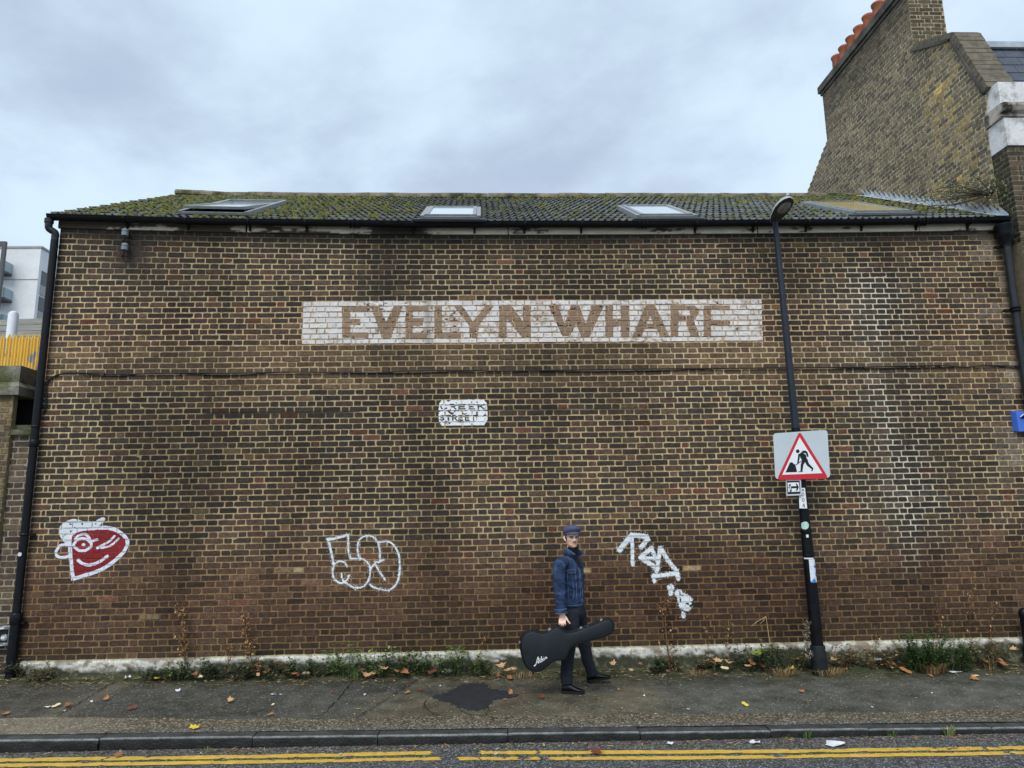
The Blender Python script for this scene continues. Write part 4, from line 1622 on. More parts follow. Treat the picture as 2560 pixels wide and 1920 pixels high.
# --- gutter with brackets
M_IRON = mat('black_painted_iron', s2l(17, 19, 24), 0.42, 0.25, 14, 0.2, 60, spec=0.25, rvar=0.12)
M_PIPEG = mat('grey_black_pipe', s2l(36, 40, 44), 0.4, 0.25, 9, 0.15, 50, rvar=0.1)
gut = empty('gutter', (0.9, -0.11, 5.77), parent=wh)
gx = np.linspace(XL - 0.10, XR - 0.05, 90)
prof = [(-0.050, 0.0)] + [(-0.112 - 0.064 * math.cos(a), -0.064 * math.sin(a)) for a in np.linspace(math.pi, 0, 11)][::-1] + [(-0.178, 0.006)]
prof = [(-0.112 + 0.064 * math.cos(a), -0.062 * math.sin(a)) for a in np.linspace(0, math.pi, 12)] + [(-0.182, 0.004), (-0.178, 0.010), (-0.170, 0.004)] + \
       [(-0.112 + 0.058 * math.cos(a), -0.056 * math.sin(a)) for a in np.linspace(math.pi, 0, 8)]
GZ = 5.846
b = MB()
m_ = len(prof)
V = np.vstack([np.stack([np.full(m_, x), [p[0] for p in prof], [GZ + p[1] + float(sag(x, 5.8)) + 0.004 * math.sin(x * 2.1) for p in prof]], -1) for x in gx])
F = [(i * m_ + j, i * m_ + (j + 1) % m_, (i + 1) * m_ + (j + 1) % m_, (i + 1) * m_ + j) for i in range(len(gx) - 1) for j in range(m_)]
F += [tuple(range(m_)), tuple(reversed(range((len(gx) - 1) * m_, len(gx) * m_)))]
b.add(V, F)
o = b.build('trough', M_IRON, gut, fix=True)
smooth_by_angle(o, 50)
bx_px = [309, 463, 620, 763, 1031, 1186, 1312, 1455, 1742, 1888, 2022, 2162, 2300, 2430]
for u in bx_px:
    x = float(at(u, 555, -0.15)[0])
    z = GZ + float(sag(x, 5.8))
    b = MB()
    pr = [(-0.112 + 0.068 * math.cos(a), -0.066 * math.sin(a)) for a in np.linspace(0.1, math.pi - 0.02, 10)]
    for k in range(9):
        (y0, z0), (y1, z1) = pr[k], pr[k + 1]
        b.hexa([(x - 0.016, y0, z + z0 - 0.006), (x + 0.016, y0, z + z0 - 0.006), (x + 0.016, y1, z + z1 - 0.006), (x - 0.016, y1, z + z1 - 0.006),
                (x - 0.016, y0, z + z0 + 0.003), (x + 0.016, y0, z + z0 + 0.003), (x + 0.016, y1, z + z1 + 0.003), (x - 0.016, y1, z + z1 + 0.003)])
    b.hexa([(x - 0.014, -0.04, z - 0.12), (x + 0.014, -0.04, z - 0.12), (x + 0.014, -0.036, z - 0.12), (x - 0.014, -0.036, z - 0.12),
            (x - 0.014, -0.085, z - 0.055), (x + 0.014, -0.085, z - 0.055), (x + 0.014, -0.036, z - 0.02), (x - 0.014, -0.036, z - 0.02)])
    b.build('gutter_bracket', M_IRON, gut, fix=True)
for u in (877, 1600, 2300):
    x = float(at(u, 555, -0.15)[0]) + 0.04
    z = GZ + float(sag(x, 5.8))
    b = MB()
    for dx in (-0.055, 0, 0.055):
        pts = [(x + dx, -0.112 + 0.071 * math.cos(a), z - 0.069 * math.sin(a)) for a in np.linspace(0, math.pi, 9)]
        b.tube(pts, 0.012, 6)
    b.build('gutter_union', M_IRON, gut, fix=True)

# --- downpipe on the left corner
PX, PY = XL - 0.020, -0.066
dp = empty('downpipe', (PX, PY, 0.05), parent=wh)
zt_ = 5.835 + float(sag(XL, 5.8))
gpz = float(pav_z(PX, 0))
b = MB()
b.tube([(PX, PY, gpz - 0.05), (PX, PY, 0.35), (PX, PY, 0.75)], 0.056, 20)
b.tube([(PX, PY, 0.7), (PX, PY, 2.6), (PX, PY, 5.60)], 0.047, 20)
o = b.build('pipe', M_IRON, dp, smooth=True)
smooth_by_angle(o, 50)
b = MB()
b.tube([tuple(p) for p in catmull([(XL - 0.09, -0.112, zt_ - 0.04), (XL - 0.09, -0.112, zt_ - 0.11), (XL - 0.085, -0.10, zt_ - 0.16), (PX, PY - 0.01, zt_ - 0.21), (PX, PY, zt_ - 0.27), (PX, PY, zt_ - 0.33)], 5)], 0.046, 16)
b.tube([(XL - 0.09, -0.112, zt_ - 0.03), (XL - 0.09, -0.112, zt_ - 0.085)], 0.056, 16)
o = b.build('elbow', M_PIPEG, dp, smooth=True)
smooth_by_angle(o, 50)
for v_, hh in ((1118, 0.09), (1070, 0.03), (1340, 0.03), (1560, 0.13), (1682, 0.10)):
    z = float(at(60, v_, PY)[2])
    rad = 0.054 if z > 0.75 else 0.066
    b = MB()
    b.lathe([(rad - 0.006, 0), (rad, 0.008), (rad, hh - 0.008), (rad - 0.006, hh)], (PX, PY, z), 20)
    if v_ in (1340, 1560):
        b.box((PX + 0.03, PY - 0.008, z), (PX + 0.11, PY + 0.05, z + 0.028))
    o = b.build('pipe_collar', M_IRON, dp, fix=True)
    smooth_by_angle(o, 50)
b = MB()
zz = float(at(49, 1386, PY - 0.06)[2])
b.lathe([(0.024, 0), (0.024, 0.0015)], (PX - 0.006, PY - 0.0465, zz), 18, axis=(0, -1, 0))
M_STK = mat('round_sticker', s2l(215, 220, 226), 0.5, 0.15, 60)
tag(b.build('sticker', M_STK, fix=True), 'round white sticker on the black downpipe at the left corner', 'sticker')

# --- rainwater head and pipe on the right
hx = 7.285
hp = empty('rainwater_head', (hx, -0.12, 5.6), parent=wh)
hz = float(at(2520, 585, -0.13)[2])
b = MB()
b.lathe([(0.055, -0.11), (0.06, -0.07), (0.10, 0.0), (0.115, 0.05), (0.12, 0.16), (0.125, 0.17), (0.125, 0.19), (0.115, 0.19)], (hx, -0.13, hz - 0.06), 14)
o = b.build('hopper', M_IRON, hp, fix=True)
smooth_by_angle(o, 45)
b = MB()
b.tube([(hx, -0.13, hz - 0.10), (hx + 0.005, -0.12, hz - 0.3), (hx + 0.01, -0.11, hz - 0.5), (hx + 0.01, -0.10, hz - 1.2), (hx + 0.01, -0.10, 0.1)], 0.052, 18)
o = b.build('pipe', M_PIPEG, hp, fix=True)
smooth_by_angle(o, 45)
for z in (hz - 0.20, hz - 1.12, hz - 2.6, hz - 4.2):
    b = MB()
    b.lathe([(0.055, 0), (0.066, 0.01), (0.066, 0.03), (0.058, 0.036), (0.066, 0.045), (0.066, 0.06), (0.055, 0.07)], (hx + 0.005, -0.115, z), 18)
    b.box((hx - 0.12, -0.09, z + 0.02), (hx - 0.04, -0.03, z + 0.045))
    o = b.build('pipe_collar', M_IRON, hp, fix=True)
    smooth_by_angle(o, 45)

# --- black cable across the wall
M_CABLE = mat('black_cable', s2l(24, 24, 26), 0.5, 0.2, 20)
cpx = [(107, 1037), (115, 1016), (116, 985), (117, 962), (124, 948), (145, 937), (174, 932), (224, 933), (304, 936), (380, 934), (470, 932), (579, 933),
       (739, 930), (935, 932), (1025, 927), (1190, 926), (1248, 928), (1499, 924), (1689, 922), (1953, 920), (2160, 918), (2341, 914), (2413, 918), (2467, 914), (2580, 917)]
cp_ = [at(u, v, -0.022) for u, v in cpx]
cab = empty('wall_cable', tuple(cp_[0]), 'thin black twin cable running along the wall below the painted sign', 'cable')
b = MB()
b.tube(catmull(cp_, 5), 0.0095, 7)
b.build('cable', M_CABLE, cab, smooth=True)
c2 = [at(u, v + (3.2 * math.sin(i * 1.9) + 2.0), -0.020) for i, (u, v) in enumerate(cpx)]
b = MB()
b.tube(catmull(c2[4:], 5), 0.006, 6)
b.build('cable', M_CABLE, cab, smooth=True)
M_CLIP = mat('cable_clip', s2l(60, 60, 60), 0.5, 0.1)
for u in range(260, 2560, 190):
    i = np.interp(u, [p[0] for p in cpx], [p[1] for p in cpx])
    p = at(u, i, -0.02)
    b = MB()
    b.box((p[0] - 0.007, -0.036, p[2] - 0.016), (p[0] + 0.007, -0.004, p[2] + 0.016))
    b.build('cable_clip', M_CLIP, cab)

# --- two grey insulators under the eaves
M_INS = mat('grey_insulator', s2l(128, 136, 144), 0.5, 0.2, 20, 0.2, 60)
for (u0, u1, v0, v1), lab in (((304, 320, 570, 592), 'upper of two grey cylindrical cable fittings under the left eaves'), ((303, 319, 606, 628), 'lower of two grey cylindrical cable fittings under the left eaves')):
    p0, p1 = at((u0 + u1) / 2, v1 - 3, -0.09), at((u0 + u1) / 2, v0 + 3, -0.09)
    h = p1[2] - p0[2]
    t = empty('cable_fitting', (p0[0], -0.05, p0[2]), lab, 'fitting')
    b = MB()
    b.lathe([(0.036, 0.0), (0.044, 0.0), (0.044, h * 0.52), (0.040, h * 0.55), (0.040, h * 0.60), (0.046, h * 0.63), (0.046, h * 0.72), (0.041, h * 0.76), (0.041, h * 0.9), (0.036, h), (0.01, h + 0.004)], (p0[0], -0.085, p0[2]), 18)
    o = b.build('body', M_INS, t, fix=True)
    smooth_by_angle(o, 50)
    b = MB()
    b.box((p0[0] - 0.02, -0.05, p0[2] + h * 0.3), (p0[0] + 0.02, -0.003, p0[2] + h * 0.7))
    b.build('bracket', M_IRON, t)
    b = MB()
    b.tube(catmull([(p0[0], -0.085, p0[2] + 0.005), (p0[0] - 0.005, -0.08, p0[2] - 0.04), (p0[0] - 0.045, -0.05, p0[2] - 0.075), (p0[0] - 0.055, -0.015, p0[2] - 0.05), (p0[0] - 0.052, -0.012, p0[2] + 0.05)], 5), 0.007, 7)
    b.build('wire', M_PIPEG, t, smooth=True)
# ================================================================== NEIGHBOURING HOUSE ON THE RIGHT
house = empty('terraced_house', (8.2, 2.5, 0), 'taller brown brick house with chimney pots, slate mansard and white cornice at right edge', 'house')
PWP = [(0.10, 2.0), (0.10, 7.45), (-0.01, 7.97), (0.50, 9.17), (1.44, 9.65), (1.45, 10.74), (4.58, 10.74), (4.58, 9.67), (5.67, 9.00), (7.6, 7.8), (7.6, 2.0)]
b = MB()
mc = s2l(180, 166, 132)
YY, ZZ = np.meshgrid(np.arange(-0.1, 7.7, 0.1), np.arange(5.0, 10.8, 0.1))


def party_mortar(Y, Z):
    n = fbm(Y * 1.3, Z * 1.3, 250)
    c = lerp(np.broadcast_to(s2l(212, 200, 164), Y.shape + (3,)), s2l(186, 173, 138), n)
    return lerp(c, s2l(96, 90, 76), 0.8 * sstep(9.8, 10.6, Z))


poly3 = [(XR, y, z) for y, z in PWP]
b.prism(poly3, (0.33, 0, 0), mc)
b.build('party_wall_core', M_MORTAR, house, fix=True)
# mortar face with its own stains, cut to the outline
b = MB()
bm_cells = []
st = 0.06
for y in np.arange(-0.06, 7.6, st):
    for z in np.arange(5.4, 10.8, st):
        if inpoly(np.array([y + st / 2]), np.array([z + st / 2]), PWP)[0]:
            V = [(XR - 0.001, y + st, z), (XR - 0.001, y, z), (XR - 0.001, y, z + st), (XR - 0.001, y + st, z + st)]
            b.add(V, [(0, 1, 2, 3)], party_mortar(np.array([y + st, y, y, y + st]), np.array([z, z, z + st, z + st])))
pw = b.build('party_wall', M_MORTAR, house)


def party_map(u, z, d):
    u, z, d = np.broadcast_arrays(np.asarray(u, float), np.asarray(z, float), np.asarray(d, float))
    return np.stack([XR - 0.001 - d, -u, z + 0.003 * (vnoise(u * 1.3, z * 4, 78) - 0.5)], -1)


_ys = np.arange(-0.1, 7.6, 0.02)


def party_keep(br):
    zc_ = (br['z0'] + br['z1']) / 2
    ins = _ys[inpoly(_ys, np.full(len(_ys), zc_), PWP)]
    if not len(ins):
        return False
    ins = (ins.min(), ins.max())
    br['u1'] = min(br['u1'], -min(ins) + 0.012)
    br['u0'] = max(br['u0'], -max(ins) - 0.012)
    if br['u1'] - br['u0'] < 0.04:
        return False
    for u in (br['u0'] + 0.03, br['u1'] - 0.03):
        for z in (zc_,):
            if not inpoly(np.array([-u]), np.array([z]), PWP)[0]:
                return False
    y = -(br['u0'] + br['u1']) / 2
    zr = EZ + (y - EY) * ST[2] / ST[1] if y < RY else RZ - (y - RY) * ST[2] / ST[1]
    return br['z1'] > zr - 0.2


def party_col(br, rnd):
    y, z = -(br['u0'] + br['u1']) / 2, (br['z0'] + br['z1']) / 2
    n = float(fbm(np.array(y * 0.9), np.array(z * 0.9), 255))
    c = (s2l(112, 102, 88), s2l(124, 112, 94), s2l(138, 124, 104), s2l(98, 91, 82))[rnd.randrange(4)] * (0.8 + 0.4 * n)
    dd = abs((y - 0.75) - 0.38 * (9.3 - z) * 0.25)
    if dd < 0.55 and rnd.random() < 0.30:
        c = s2l(158, 138, 98) * rnd.uniform(0.8, 1.1)
    if dd < 0.2 and rnd.random() < 0.10:
        c = s2l(204, 170, 108)
    c = c * (1 - 0.35 * float(sstep(9.6, 10.6, z)))
    return c * rnd.uniform(0.98, 1.28) * np.array([1.04, 1.0, 0.95])


rp_ = random.Random(31)
pb = lay_bricks(-6.6, 0.02, 5.62, 69, rp_, False, keep=party_keep)
build_bricks(pb, rp_, party_map, party_col, M_BRICK, pw, limit=300)

# chimney stack: front face, back and cap
b = MB()
b.box((XR + 0.33, 1.46, 8.2), (XR + 0.60, 4.58, 10.735), mc * 0.8)
b.box((XR + 0.002, 1.453, 8.6), (XR + 0.33, 1.6, 10.735), mc * 0.9)
stk = b.build('chimney_stack', M_MORTAR, house)


def stack_map(u, z, d):
    u, z, d = np.broadcast_arrays(np.asarray(u, float), np.asarray(z, float), np.asarray(d, float))
    return np.stack([u, 1.43 - d, z], -1)


b = MB()
b.add([(XR - 0.004, 1.43, 9.0), (XR + 0.605, 1.43, 9.0), (XR + 0.605, 1.43, 10.735), (XR - 0.004, 1.43, 10.735)], [(0, 1, 2, 3)], mc)
b.build('stack_face', M_MORTAR, house)
sbk = lay_bricks(XR - 0.004, XR + 0.604, 9.07, 22, rp_, True)
build_bricks(sbk, rp_, stack_map, lambda br, r: (s2l(92, 84, 68), s2l(104, 92, 74), s2l(80, 73, 62))[r.randrange(3)] * r.uniform(0.8, 1.15), M_BRICK, stk)
M_CAP = mat('weathered_render', s2l(98, 94, 86), 0.9, 0.3, 4, 0.5, 30, tint=(0.045, 0.042, 0.036), tscale=2.5, tpos=(0.45, 0.65), var2=0.15, scale2=40)
b = MB()
b.box((XR - 0.03, 1.42, 10.735), (XR + 0.63, 4.61, 10.805))
b.box((XR - 0.065, 1.385, 10.805), (XR + 0.665, 4.645, 10.955))
b.build('chimney_cap', M_CAP, stk)
M_POT = mat('terracotta', s2l(166, 98, 70), 0.8, 0.22, 6, 0.2, 40, tint=(0.16, 0.055, 0.03), tscale=5, tpos=(0.5, 0.7))
for u, v in [(2092, 139), (2110, 114), (2128, 87), (2147, 58.6), (2169, 28), (2193, 1), (2222, -34), (2256, -74)]:
    p = atX(u, v, XR + 0.27)
    zz = 11.50
    b = MB()
    h = zz - 10.95
    b.lathe([(0.125, 0), (0.12, 0.05), (0.108, h * 0.55), (0.104, h * 0.86), (0.122, h * 0.92), (0.126, h - 0.01), (0.118, h), (0.09, h), (0.085, h - 0.15)], (XR + 0.27, p[1], 10.95), 18)
    o = b.build('chimney_pot', M_POT, house, fix=True)
    smooth_by_angle(o, 45)

# sloping coping of bricks on edge over the mansard party wall
path = [(1.445, 9.66), (0.50, 9.18), (-0.03, 7.90)]
M_COP = mat('sooty_coping', s2l(108, 100, 86), 0.9, 0.3, 9, 0.5, 50, var2=0.2, scale2=60)
for (y0, z0), (y1, z1) in zip(path[:-1], path[1:]):
    L = math.hypot(y1 - y0, z1 - z0)
    ty, tz = (y1 - y0) / L, (z1 - z0) / L
    ny, nz = (tz, -ty) if -ty > 0 or tz < 0 and False else (-tz * -1, ty * -1)
    ny, nz = tz, -ty
    if nz < 0:
        ny, nz = -ny, -nz
    k = 0
    s = 0.0
    while s < L - 0.02:
        e = min(s + 0.105, L)
        P = lambda a, h: (y0 + ty * a + ny * h, z0 + tz * a + nz * h)
        b = MB()
        j = rp_.uniform(-0.004, 0.004)
        q = [P(s + 0.004, -0.02), P(e - 0.004, -0.02), P(e - 0.004, 0.065 + j), P(s + 0.004, 0.065 + j)]
        xa, xb = XR - 0.028 + j, XR + 0.40
        b.add([(xa, y, z) for y, z in q] + [(xb, y, z) for y, z in q], [(0, 1, 2, 3), (7, 6, 5, 4), (0, 4, 5, 1), (1, 5, 6, 2), (2, 6, 7, 3), (3, 7, 4, 0)])
        b.build('coping_brick', M_COP, house, fix=True)
        s = e
        k += 1
    b = MB()
    q = [(y0 + ty * a + ny * h, z0 + tz * a + nz * h) for a, h in ((0, -0.07), (L, -0.07), (L, -0.024), (0, -0.024))]
    b.add([(XR - 0.048, y, z) for y, z in q] + [(XR - 0.004, y, z) for y, z in q], [(0, 1, 2, 3), (7, 6, 5, 4), (0, 4, 5, 1), (1, 5, 6, 2), (2, 6, 7, 3), (3, 7, 4, 0)])
    b.build('creasing_course', M_CAP, house, fix=True)

# slates of the mansard
M_SLATE = mat('slate', s2l(72, 78, 88), 0.5, 0.3, 5, 0.3, 30, rvar=0.15)
b = MB()
b.add([(XR + 0.35, 0.06, 7.85), (11.5, 0.06, 7.85), (11.5, 0.62, 9.05), (XR + 0.35, 0.62, 9.05), (11.5, 3.0, 9.4), (XR + 0.35, 3.0, 9.4)], [(0, 1, 2, 3), (3, 2, 4, 5)])
man_roof = b.build('mansard_roof', M_SLATE, house)
sl = math.hypot(0.56, 1.2)
sy, sz = 0.56 / sl, 1.2 / sl
nsy, nsz = -sz, sy
for r_ in range(6):
    for c_ in range(9):
        x0 = XR + 0.36 + c_ * 0.31 - (0.155 if r_ % 2 else 0)
        x0c, x1 = max(x0, XR + 0.355), x0 + 0.304
        s0, s1 = r_ * 0.215, r_ * 0.215 + 0.235
        P = lambda x, s, h: (x, 0.06 + sy * s + nsy * h, 7.85 + sz * s + nsz * h)
        b = MB()
        b.hexa([P(x0c, s0, 0.008), P(x1, s0, 0.008), P(x1, s1, 0.001), P(x0c, s1, 0.001), P(x0c, s0, 0.016), P(x1, s0, 0.016), P(x1, s1, 0.008), P(x0c, s1, 0.008)])
        b.build('slate', M_SLATE, man_roof, fix=True)
M_LEAD = mat('lead_sheet', s2l(176, 184, 192), 0.45, 0.2, 5, 0.25, 12, metal=0.0, rvar=0.15, spec=0.6)
b = MB()
b.box((XR + 0.34, 0.55, 9.04), (11.5, 0.68, 9.14))
b.build('ridge_lead', M_LEAD, house)

# white parapet, cornice and frieze with the brick front below
M_STUC = mat('white_stucco', s2l(222, 222, 222), 0.8, 0.1, 3, 0.2, 30, tint=(0.30, 0.28, 0.24), tscale=5.5, tpos=(0.50, 0.72), var2=0.1, scale2=30)
M_CORN = mat('dirty_cornice', s2l(186, 176, 164), 0.85, 0.2, 6, 0.4, 40, tint=(0.05, 0.045, 0.04), tscale=5, tpos=(0.50, 0.64))
b = MB()
b.box((XR + 0.02, -0.21, 7.56), (11.5, 0.12, 7.93))
b.build('parapet', M_STUC, house)
b = MB()
pr = [(-0.20, 7.36), (-0.25, 7.37), (-0.25, 7.41), (-0.30, 7.44), (-0.33, 7.50), (-0.33, 7.54), (-0.215, 7.575), (0.1, 7.575), (0.1, 7.36)]
n = len(pr)
b.add([(XR - 0.01 - (0.0 if y > -0.22 else 0.02), y, z) for y, z in pr] + [(11.5, y, z) for y, z in pr],
      [tuple(range(n)), tuple(reversed(range(n, 2 * n)))] + [(i, i + n, (i + 1) % n + n, (i + 1) % n) for i in range(n)])
b.build('cornice', M_CORN, house, fix=True)
b = MB()
b.box((XR + 0.012, -0.235, 6.93), (11.5, 0.1, 7.35))
b.build('frieze', M_STUC, house)
b = MB()
b.box((XR + 0.02, -0.21, -0.5), (11.5, 0.4, 6.925), s2l(128, 118, 96))
fc = b.build('front_wall', M_MORTAR, house)
b = MB()
b.box((XR + 0.34, 0.4, -0.5), (11.5, 7.6, 7.9), s2l(100, 92, 76))
b.build('side_mass', M_MORTAR, house)


def front_map(u, z, d):
    u, z, d = np.broadcast_arrays(np.asarray(u, float), np.asarray(z, float), np.asarray(d, float))
    return np.stack([u, -0.21 - d, z], -1)


def ret_map(u, z, d):
    u, z, d = np.broadcast_arrays(np.asarray(u, float), np.asarray(z, float), np.asarray(d, float))
    return np.stack([XR + 0.02 - d, -u, z], -1)


dk = lambda br, r: (s2l(84, 74, 62), s2l(98, 82, 66), s2l(72, 66, 58))[r.randrange(3)] * r.uniform(0.8, 1.15)
fbk = lay_bricks(XR + 0.02, XR + 0.50, 4.08, 38, rp_, True)
build_bricks(fbk, rp_, front_map, dk, M_BRICK, fc)
rbk = lay_bricks(-0.10, 0.21, 5.505, 19, rp_, False)
build_bricks(rbk, rp_, ret_map, lambda br, r: (s2l(62, 62, 48), s2l(70, 66, 54), s2l(54, 56, 44))[r.randrange(3)] * r.uniform(0.8, 1.15), M_BRICK, fc)

# stepped lead flashing where the warehouse roof meets the party wall
b = MB()
xw = XR - 0.016
yv = np.linspace(-0.10, RY - 0.05, 25)
for i in range(len(yv) - 1):
    ya, yb_ = yv[i], yv[i + 1]
    za, zb = [EZ + (y - EY) * ST[2] / ST[1] + 0.02 for y in (ya, yb_)]
    b.add([(xw, ya, za - 0.05), (xw, yb_, zb - 0.05), (xw, yb_, zb + 0.06), (xw, yb_ + 0.03, zb + 0.20), (xw, ya, za + 0.07)], [(4, 3, 2, 1, 0)])
    b.add([(xw, ya, za + 0.045), (xw, yb_, zb + 0.045), (XR - 0.21, yb_, zb + 0.045), (XR - 0.21, ya, za + 0.045)], [(0, 1, 2, 3)])
o = b.build('lead_flashing', M_LEAD, wh)

# ================================================================== LEFT OF THE WAREHOUSE
# --- boundary wall with stone capped pier
bw = empty('boundary_wall', (-6.3, 0.1, 0), 'brick boundary wall and pier with mossy stone cap left of the downpipe', 'wall')
M_BM = mat('pale_mortar', s2l(158, 148, 128), 0.9, 0.25, 8, 0.4, 80)
M_STONE = mat('mossy_stone', s2l(120, 118, 106), 0.9, 0.3, 4, 0.6, 25, tint=(0.075, 0.085, 0.03), tscale=3, tpos=(0.46, 0.62), var2=0.25, scale2=30)
M_BLACK = mat('recess_shade_black', (0.008, 0.008, 0.008), 0.95, 0.1)
WY = 0.10
zs_ = float(at(60, 1088, WY)[2])
b = MB()
b.box((-8.6, WY, -0.3), (XL - 0.002, WY + 0.33, zs_), s2l(150, 140, 120))
bcore = b.build('core', M_BM, bw)


def bmap(u, z, d):
    u, z, d = np.broadcast_arrays(np.asarray(u, float), np.asarray(z, float), np.asarray(d, float))
    return np.stack([u, WY - d, z], -1)


rl_ = random.Random(41)
lb = lay_bricks(-6.75, XL - 0.004, zs_ - 40 * G - 0.002, 40, rl_, False)
lcol = lambda br, r: (s2l(84, 70, 62), s2l(96, 80, 68), s2l(72, 62, 56), s2l(108, 92, 74))[r.randrange(4)] * r.uniform(0.8, 1.15) * (0.75 if br['z0'] < 0.35 else 1)
build_bricks(lb, rl_, bmap, lcol, M_BRICK, bcore)
b = MB()
b.box((-6.9, WY - 0.05, zs_ + 0.002), (XL - 0.004, WY + 0.33, zs_ + 0.07))
b.build('sill', M_STONE, bw)
zc = float(at(60, 1062, WY)[2])
b = MB()
b.box((-6.9, WY + 0.02, zs_ + 0.072), (XL - 0.004, WY + 0.3, zc), s2l(90, 88, 66))
b.build('blocking_course', M_BRICK, bw)
zcap = float(at(45, 985, -0.08)[2])
b = MB()
b.box((-6.9, WY + 0.28, zc - 0.1), (XL - 0.01, WY + 0.5, zcap + 0.25))  # black block put in as the shade inside the opening
b.build('recess_shade_block', M_BLACK, bw)
# pier
PFY = 0.04
px1 = float(at(33, 1008, PFY)[0])
b = MB()
b.box((px1 - 0.7, PFY, -0.3), (px1, WY + 0.025, zcap), s2l(138, 124, 96))
pcore = b.build('pier_core', M_MORTAR, bw)


def pmap(u, z, d):
    u, z, d = np.broadcast_arrays(np.asarray(u, float), np.asarray(z, float), np.asarray(d, float))
    return np.stack([u, PFY - d, z], -1)


pbk = lay_bricks(px1 - 0.45, px1, zcap - 46 * G - 0.004, 46, rl_, False)
build_bricks(pbk, rl_, pmap, lambda br, r: (s2l(112, 96, 72), s2l(98, 84, 66), s2l(124, 106, 78), s2l(90, 78, 64))[r.randrange(4)] * r.uniform(0.8, 1.15), M_BRICK, pcore)
# cap of two stones
cx1 = float(at(50, 955, PFY - 0.05)[0])
z1_, z2_, z3_ = zcap + 0.002, float(at(45, 952, PFY - 0.04)[2]), float(at(40, 913, PFY)[2])
b = MB()
zmid = (z1_ + z2_) / 2 + 0.02
b.hexa([(cx1 - 1.0, PFY - 0.06, z1_), (cx1, PFY - 0.06, z1_), (cx1, 0.50, z1_), (cx1 - 1.0, 0.50, z1_),
        (cx1 - 1.0, PFY - 0.06, zmid), (cx1, PFY - 0.06, zmid), (cx1, 0.50, zmid), (cx1 - 1.0, 0.50, zmid)])
b.hexa([(cx1 - 1.0, PFY - 0.06, zmid), (cx1, PFY - 0.06, zmid), (cx1, 0.50, zmid), (cx1 - 1.0, 0.50, zmid),
        (cx1 - 1.0, PFY + 0.02, z2_), (cx1 - 0.06, PFY + 0.02, z2_), (cx1 - 0.06, 0.44, z2_), (cx1 - 1.0, 0.44, z2_)])
b.build('cap_stone', M_STONE, bw, fix=True)
b = MB()
b.box((cx1 - 1.0, PFY + 0.02, z2_ + 0.002), (cx1 - 0.055, 0.46, z3_))
b.build('cap_stone', M_STONE, bw)

# --- meter box with a pale dusty frame
vb = at(34, 1612, 0.02)
vt = at(34, 1566, 0.02)
M_VBOX = mat('black_box_metal', s2l(40, 42, 44), 0.5, 0.2, 20)
M_DUST = mat('dusty_frame', s2l(120, 126, 130), 0.7, 0.4, 14, tint=(0.6, 0.62, 0.62), tscale=14, tpos=(0.5, 0.6))
vx = vt[0]
t = empty('meter_box', (vx - 0.2, 0.03, vb[2]), 'black recessed wall box with dusty frame low beside the downpipe', 'box')
b = MB()
z0, z1 = vb[2], vt[2]
for lo, hi in (((vx - 0.4, -0.03, z1 - 0.025), (vx, WY - 0.004, z1)), ((vx - 0.4, -0.03, z0), (vx, WY - 0.004, z0 + 0.025)), ((vx - 0.025, -0.03, z0 + 0.026), (vx, WY - 0.004, z1 - 0.026)), ((vx - 0.4, -0.03, z0 + 0.026), (vx - 0.375, WY - 0.004, z1 - 0.026))):
    b.box(lo, hi)
b.build('frame', M_DUST, t)
b = MB()
b.box((vx - 0.374, 0.03, z0 + 0.026), (vx - 0.026, WY - 0.004, z1 - 0.026))
b.build('back_panel', M_VBOX, t)
b = MB()
b.lathe([(0.04, 0), (0.04, 0.025), (0.028, 0.03), (0.028, 0.045), (0.012, 0.05)], (at(9, 1588, 0)[0], 0.03, (z0 + z1) / 2 - 0.02), 8, axis=(0, -1, 0))
b.build('nut', M_DUST, t, fix=True)

# --- yellow palisade fence on top of the wall
pf = empty('palisade_fence', (-6.9, 0.55, 4.0), 'yellow flaking steel palisade fence behind the stone cap', 'fence')
M_YF = mat('flaking_yellow_paint', s2l(232, 186, 74), 0.5, 0.08, 8, 0.15, 30, tint=s2l(146, 150, 160), tscale=3.2, tpos=(0.54, 0.58), stretch=(1, 1, 0.35))
FY = 0.62
ztop = float(at(50, 834, FY)[2])
xp = float(at(-40, 870, FY)[0])
while xp < XL - 0.15:
    b = MB()
    w = 0.080
    prf = [(-w / 2, 0.0), (-w / 2 + 0.012, -0.018), (-0.012, -0.018), (0, -0.004), (0.012, -0.018), (w / 2 - 0.012, -0.018), (w / 2, 0.0)]
    n = len(prf)
    lo = [(xp + a, FY + d, ztop - 0.95) for a, d in prf]
    hi = [(xp + a, FY + d, ztop - 0.075) for a, d in prf]
    tp = (xp, FY - 0.01, ztop)
    b.add(lo + hi + [tp], [(i, i + 1, n + i + 1, n + i) for i in range(n - 1)] + [(n + i, n + i + 1, 2 * n) for i in range(n - 1)])
    o = b.build('pale', M_YF, pf)
    md = o.modifiers.new('thickness', 'SOLIDIFY')
    md.thickness = 0.004
    xp += 0.083
b = MB()
b.box((float(at(-60, 870, FY)[0]), FY + 0.006, ztop - 0.32), (XL - 0.1, FY + 0.05, ztop - 0.27))
b.build('rail', M_YF, pf)

# --- white post
M_WP = mat('white_plastic', s2l(226, 230, 236), 0.5, 0.05, 8)
p0, p1 = at(26, 860, 2.2), at(29, 778, 2.2)
b = MB()
b.lathe([(0.075, -3.0), (0.075, p1[2] - p0[2] - 0.06), (0.06, p1[2] - p0[2] - 0.02), (0.02, p1[2] - p0[2])], (p0[0], 2.2, p0[2]), 14)
o = b.build('white_post', M_WP, fix=True)
smooth_by_angle(o, 40)
tag(o, 'round topped white post behind the yellow fence', 'post')

